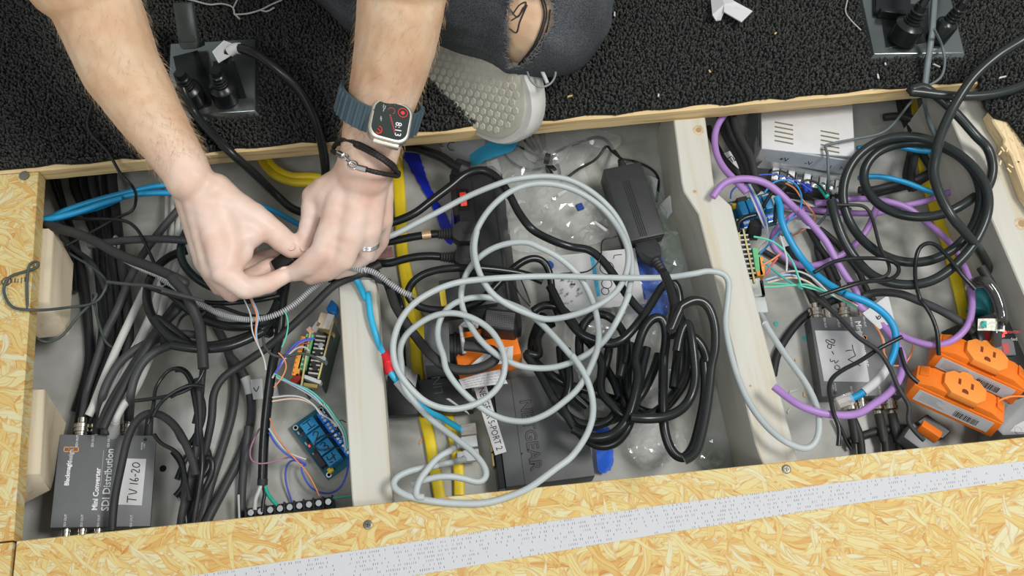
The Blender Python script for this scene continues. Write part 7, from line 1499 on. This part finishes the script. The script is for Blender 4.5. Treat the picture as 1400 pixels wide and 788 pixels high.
# shoe, sole towards the viewer
T = P(719, 181, .034); e1 = _n(P(582, 46, .040)-T); view = _n(CP-T); ld = np.array([-.45, -.9, 0.]); ns = .62*view+.74*ld; ns = _n(ns-e1*np.dot(ns, e1)); e2 = np.cross(ns, e1)
SF = F(T, e1, e2)
prof = [(0, .004), (.004, .018), (.014, .032), (.03, .043), (.055, .051), (.085, .053), (.12, .049), (.155, .038), (.195, .0345), (.235, .034), (.265, .030), (.282, .020), (.288, .006)]
ps_ = spline(np.array(prof), .006)
def ring(sc, dx=0, h=0): return [SF(.144+(x-.144)*sc+dx, y*sc, h) for x, y in ps_]+[SF(.144+(x-.144)*sc+dx, -y*sc, h) for x, y in ps_[::-1]]
def loft(rings, name, m, parent, bevel=0):
    n = len(rings[0]); b = MB(); b.add([v for r_ in rings for v in r_], [(i*n+k, i*n+(k+1) % n, (i+1)*n+(k+1) % n, (i+1)*n+k) for i in range(len(rings)-1) for k in range(n)]+[tuple(range(n-1, -1, -1)), tuple(range((len(rings)-1)*n, len(rings)*n))]); return b.build(name, m, parent, angle=50)
SOLE = mat('sole_rubber', (.45, .44, .36), .55, var=.10, scale=30); CANV = mat('white_canvas', (.56, .55, .53), .7, var=.05, bump=.2, bscale=900)
shoe = loft([ring(.99, 0, -.0245), ring(.97, 0, -.030), ring(.90, .004, -.045), ring(.72, .012, -.062), ring(.45, .03, -.075)], 'shoe', CANV, man)
loft([ring(.985, 0, -.003), ring(1.0, 0, -.006), ring(1.0, 0, -.024), ring(.985, 0, -.026)], 'midsole', mat('midsole_white', (.54, .53, .50), .5, var=.05), shoe)
loft([ring(.93, 0, -.0035), ring(.93, 0, -.0010), ring(.91, 0, -.0002)], 'sole', SOLE, shoe)
tr = MB(); po = [(x, y) for x, y in ps_]+[(x, -y) for x, y in ps_[::-1]]; po = [(.144+(x-.144)*.88, y*.86) for x, y in po]
for i in range(0, 34):
    for j in range(-7, 8):
        x = .006+i*.0078; y = j*.0095+(i % 2)*.00475
        if inside(np.array([[x, y]]), po)[0]: tr.prism(SF.at(x, y), [(-.0037, 0), (-.0019, .0041), (.0019, .0041), (.0037, 0), (.0019, -.0041), (-.0019, -.0041)], -.0005, .0006, [(-.0031, 0), (-.0016, .0033), (.0016, .0033), (.0031, 0), (.0016, -.0033), (-.0016, -.0033)])
tr.build('tread', mat('tread_rubber', (.50, .49, .41), .5, var=.08), shoe, kind='stuff', smooth=False)
ln = MB(); ln.tube(trace(pxz('R3', .078, 815, 268, 822, 300, 835, 335, 870, 360, 915, 348, 938, 305, 925, 265, 905, 232), .001, dr=False), .0011, 6); ln.build('lace', mat('lace_grey', (.22, .24, .25), .8), shoe)
MB().rod(P(*c('R3', 862, 248)[0], .080), P(*c('R3', 904, 345)[0], .074), .0021, .0019).build('lace_tip', WHITEPL, shoe)
# ---- watch
wc = c('R3', 192, 396, 362, 442, 318, 604, 148, 558)
f, w, d = quadframe(wc, [.150, .139, .137, .148])
wt = thing('wristwatch', 'square silver smartwatch with dark screen on a slate ribbed band at the right wrist', 'watch', f(0, 0, -.012))
def rrect(w, h, r, n=6):
    out = []
    for cx, cy, a0 in ((w/2-r, h/2-r, 0), (-w/2+r, h/2-r, PI/2), (-w/2+r, -h/2+r, PI), (w/2-r, -h/2+r, 1.5*PI)):
        out += [(cx+r*math.cos(a0+k*PI/2/n), cy+r*math.sin(a0+k*PI/2/n)) for k in range(n+1)]
    return out
MB().prism(f, rrect(w, d, .011), -.011, 0).build('case', mat('titanium', (.60, .57, .50), .35, .85, var=.03), wt, bevel=.0022, seg=3)
scn = MB().prism(f, rrect(w*.86, d*.86, .009), -.001, .0008).build('screen', mat('screen_glass', (.030, .040, .036), .12, var=.05), wt, bevel=.0005)
REDP = mat('screen_red', (.5, .03, .03), .4, emit=(1, .06, .04, .15)); WHT = mat('screen_white', (.55, .55, .55), .4, emit=(1, 1, 1, .25))
wp = lambda x, y: ray(f, *c('R3', x, y)[0], .001)
(x, y) = wp(285, 536); text('time', '8:13', turned(f, x, y, .10, -1, .0009), .0082, WHT, scn)
(x, y) = wp(305, 468); mk = MB(); mk.tube(np.array([f(x+.0042*math.cos(a), y+.0042*math.sin(a), .0011) for a in np.linspace(0, 6.3, 24)]), .00045, 5); mk.lathe(f.at(x, y, .0009), [(.0018, 0), (.0018, .0002)], 12); mk.build('complication', REDP, scn)
(x, y) = wp(204, 538); mk = MB(); mk.tube(np.array([f(x+.003*math.cos(a), y+.0034*math.sin(a), .0011) for a in np.linspace(-2.2, 1.6, 14)]), .0006, 5); mk.tube(np.array([f(x-.001, y+.001, .0011), f(x+.002, y-.001, .0011)]), .0005, 5); mk.build('complication', REDP, scn)
dt = MB()
for i in range(10):
    x, y = wp(253+i*2.1, 478+i*8); dt.box(f.at(x, y, .0009), -.0008, .0008, -.0004, .0004, 0, .0003)
x, y = wp(258, 460); dt.tube(np.array([f(x+.003*math.cos(a), y+.003*math.sin(a), .0011) for a in np.linspace(-1, 3, 10)]), .0003, 4); dt.build('complication', mat('screen_dim_red', (.35, .05, .05), .4, emit=(.6, .05, .04, .3)), scn)
dt = MB()
for xx, yy in ((225, 440), (232, 445), (226, 455), (214, 488), (216, 495)):
    x, y = wp(xx, yy); dt.box(f.at(x, y, .0009), -.0004, .0004, -.0016, .0016, 0, .0003)
dt.build('complication', mat('screen_grey', (.3, .32, .32), .4), scn)
MB().box(f, -.012, .012, -d/2-.0032, -d/2+.001, -.0085, -.003).build('side_button', MATS['titanium'], wt, bevel=.0008)
# band round the wrist
ce = armR[4][0]*.75+armR[3][0]*.25; ax = _n(armR[4][0]-armR[3][0]); rw = .0335
lat = f.ex-ax*np.dot(f.ex, ax); lat = _n(lat); up_ = np.cross(lat, ax); up_ = up_ if up_[2] > 0 else -up_
bandp = []
cen = f(0, 0, -.010); 
tt = np.linspace(0, 2*PI, 40); bp_ = MB()
rad = np.linalg.norm(np.dot(cen-ce, lat)*lat+np.dot(cen-ce, up_)*up_); rad = max(.030, min(.037, rad)); sh = ax*np.dot(cen-ce, ax)
a0 = math.atan2(np.dot(cen-ce, up_), np.dot(cen-ce, lat))
pts_ = [ce+sh+(lat*math.cos(a0+.30+t*(2*PI-.60)/(2*PI))+up_*math.sin(a0+.30+t*(2*PI-.60)/(2*PI)))*rad for t in tt]
V = []; hw = .0118
for i, p_ in enumerate(pts_):
    o_ = _n(p_-(ce+sh))
    for (aa, hh) in ((-hw, -.0012), (hw, -.0012), (hw, .0016), (-hw, .0016)): V.append(p_+ax*aa+o_*hh)
n_ = len(pts_); bp_.add(V, [(i*4+k, i*4+(k+1) % 4, (i+1)*4+(k+1) % 4, (i+1)*4+k) for i in range(n_-1) for k in range(4)]+[(0, 1, 2, 3), (n_*4-4, n_*4-3, n_*4-2, n_*4-1)])
SLATE = mat('slate_band', (.06, .095, .115), .5, var=.04)
bd = bp_.build('band', SLATE, wt)
rb = MB()
for t in np.linspace(.02, .30, 9).tolist()+np.linspace(.72, .98, 8).tolist():
    an = a0+.30+t*(2*PI-.60); p_ = ce+sh+(lat*math.cos(an)+up_*math.sin(an))*(rad+.0016); rb.rod(p_-ax*hw*.98, p_+ax*hw*.98, .0017, n=8)
rb.build('rib', SLATE, bd, kind='stuff')
# ---- bracelet: a black braided cord wound twice, with a silver clasp
br = thing('bracelet', 'black braided cord bracelet with a silver hook clasp, wound twice round the right wrist', 'bracelet', P(500, 215, .06))
bc = W2[0]*.35+armR[-1][0]*.65
def wrap(front, zs):
    fp = [P(x, y, z) for (x, y), z in zip(c('R3', *front), zs)]
    a, b_ = fp[0], fp[-1]; dn = np.array([0, 0, -1.])
    return fp, a, b_
def braid(pts, nm='cord'):
    w = spline(np.array(pts), .0012); b = MB(); b.tube(w, .0021, 8)
    s = np.r_[0, np.cumsum(np.linalg.norm(np.diff(w, axis=0), axis=1))]; t_ = np.gradient(w, axis=0); t_ /= np.linalg.norm(t_, axis=1)[:, None]; A_ = np.cross(t_, [.1, .2, .97]); A_ /= np.linalg.norm(A_, axis=1)[:, None]; B_ = np.cross(A_, t_)
    for ph in (0, PI/2, PI, 1.5*PI):
        an = s/.0016*.9+ph; b.tube(w+A_*(np.cos(an)*.0013)[:, None]+B_*(np.sin(an)*.0013)[:, None], .0011, 5)
    return b.build(nm, mat('braided_leather', (.018, .015, .014), .5), br)
q1_ = [P(x, y, z) for (x, y), z in zip(c('R3', 18, 612, 45, 582, 90, 585, 150, 610, 210, 645, 262, 680, 278, 705), [.078, .102, .114, .121, .121, .110, .090])]
q2_ = [P(x, y, z) for (x, y), z in zip(c('R3', 24, 600, 60, 592, 110, 604, 170, 632, 225, 664, 268, 700, 284, 722), [.076, .101, .115, .121, .119, .106, .085])]
und = [P(x, y, z) for (x, y), z in zip(c('R3', 284, 722, 250, 720, 150, 690, 60, 650, 12, 628), [.085, .058, .048, .055, .080])]
braid(q1_); braid(q2_+und[1:-1]+[P(*c('R3', 14, 626)[0], .085)]); 
braid([P(x, y, z) for (x, y), z in zip(c('R3', 14, 626, 28, 634, 45, 640), [.085, .098, .106])])
braid([P(x, y, z) for (x, y), z in zip(c('R3', 150, 702, 200, 715, 250, 724, 285, 728, 288, 715), [.121, .118, .107, .086, .078])])
cl = MB(); cp = [P(x, y, z) for (x, y), z in zip(c('R3', 40, 637, 62, 648, 70, 655, 86, 670, 100, 688, 118, 694, 155, 704), [.106, .112, .114, .118, .120, .121, .1215])]
cl.rod(cp[0], cp[1], .0032); cl.rod(cp[1], cp[3], .0020); cl.rod(cp[5], cp[6], .0030); cl.rod(cp[3], cp[5], .0018)
g = F(cp[4], cp[5]-cp[3], np.cross([0, 0, 1.], cp[5]-cp[3])); cl.tube(np.array([g(.0050*math.cos(a), .0036*math.sin(a), .001) for a in np.linspace(0, 2*PI, 22)]), .0013, 6)
g = F(cp[2], cp[3]-cp[1], np.cross([0, 0, 1.], cp[3]-cp[1])); cl.tube(np.array([g(.0036*math.cos(a), .0026*math.sin(a), .001) for a in np.linspace(0, 2*PI, 22)]), .0011, 6)
cl.build('clasp', mat('polished_silver', (.78, .76, .74), .18, 1, var=.03), br)
# ---- ring on the ring finger
rc = (rR[0]*.45+P(500, 346, .030)*.55); ax_ = _n(P(500, 346, .030)-rR[0]); s_ = _n(np.cross(ax_, [0, 0, 1.])); v_ = np.cross(s_, ax_); b = MB()
for k in (-1, 0, 1): b.tube(np.array([rc+ax_*k*.0016+(s_*math.cos(a)+v_*math.sin(a))*.0112 for a in np.linspace(0, 2*PI, 30)]), .0010, 6)
tag(b.build('finger_ring', MATS['polished_silver']), 'silver banded ring on the right hand finger above the half joist', 'ring')
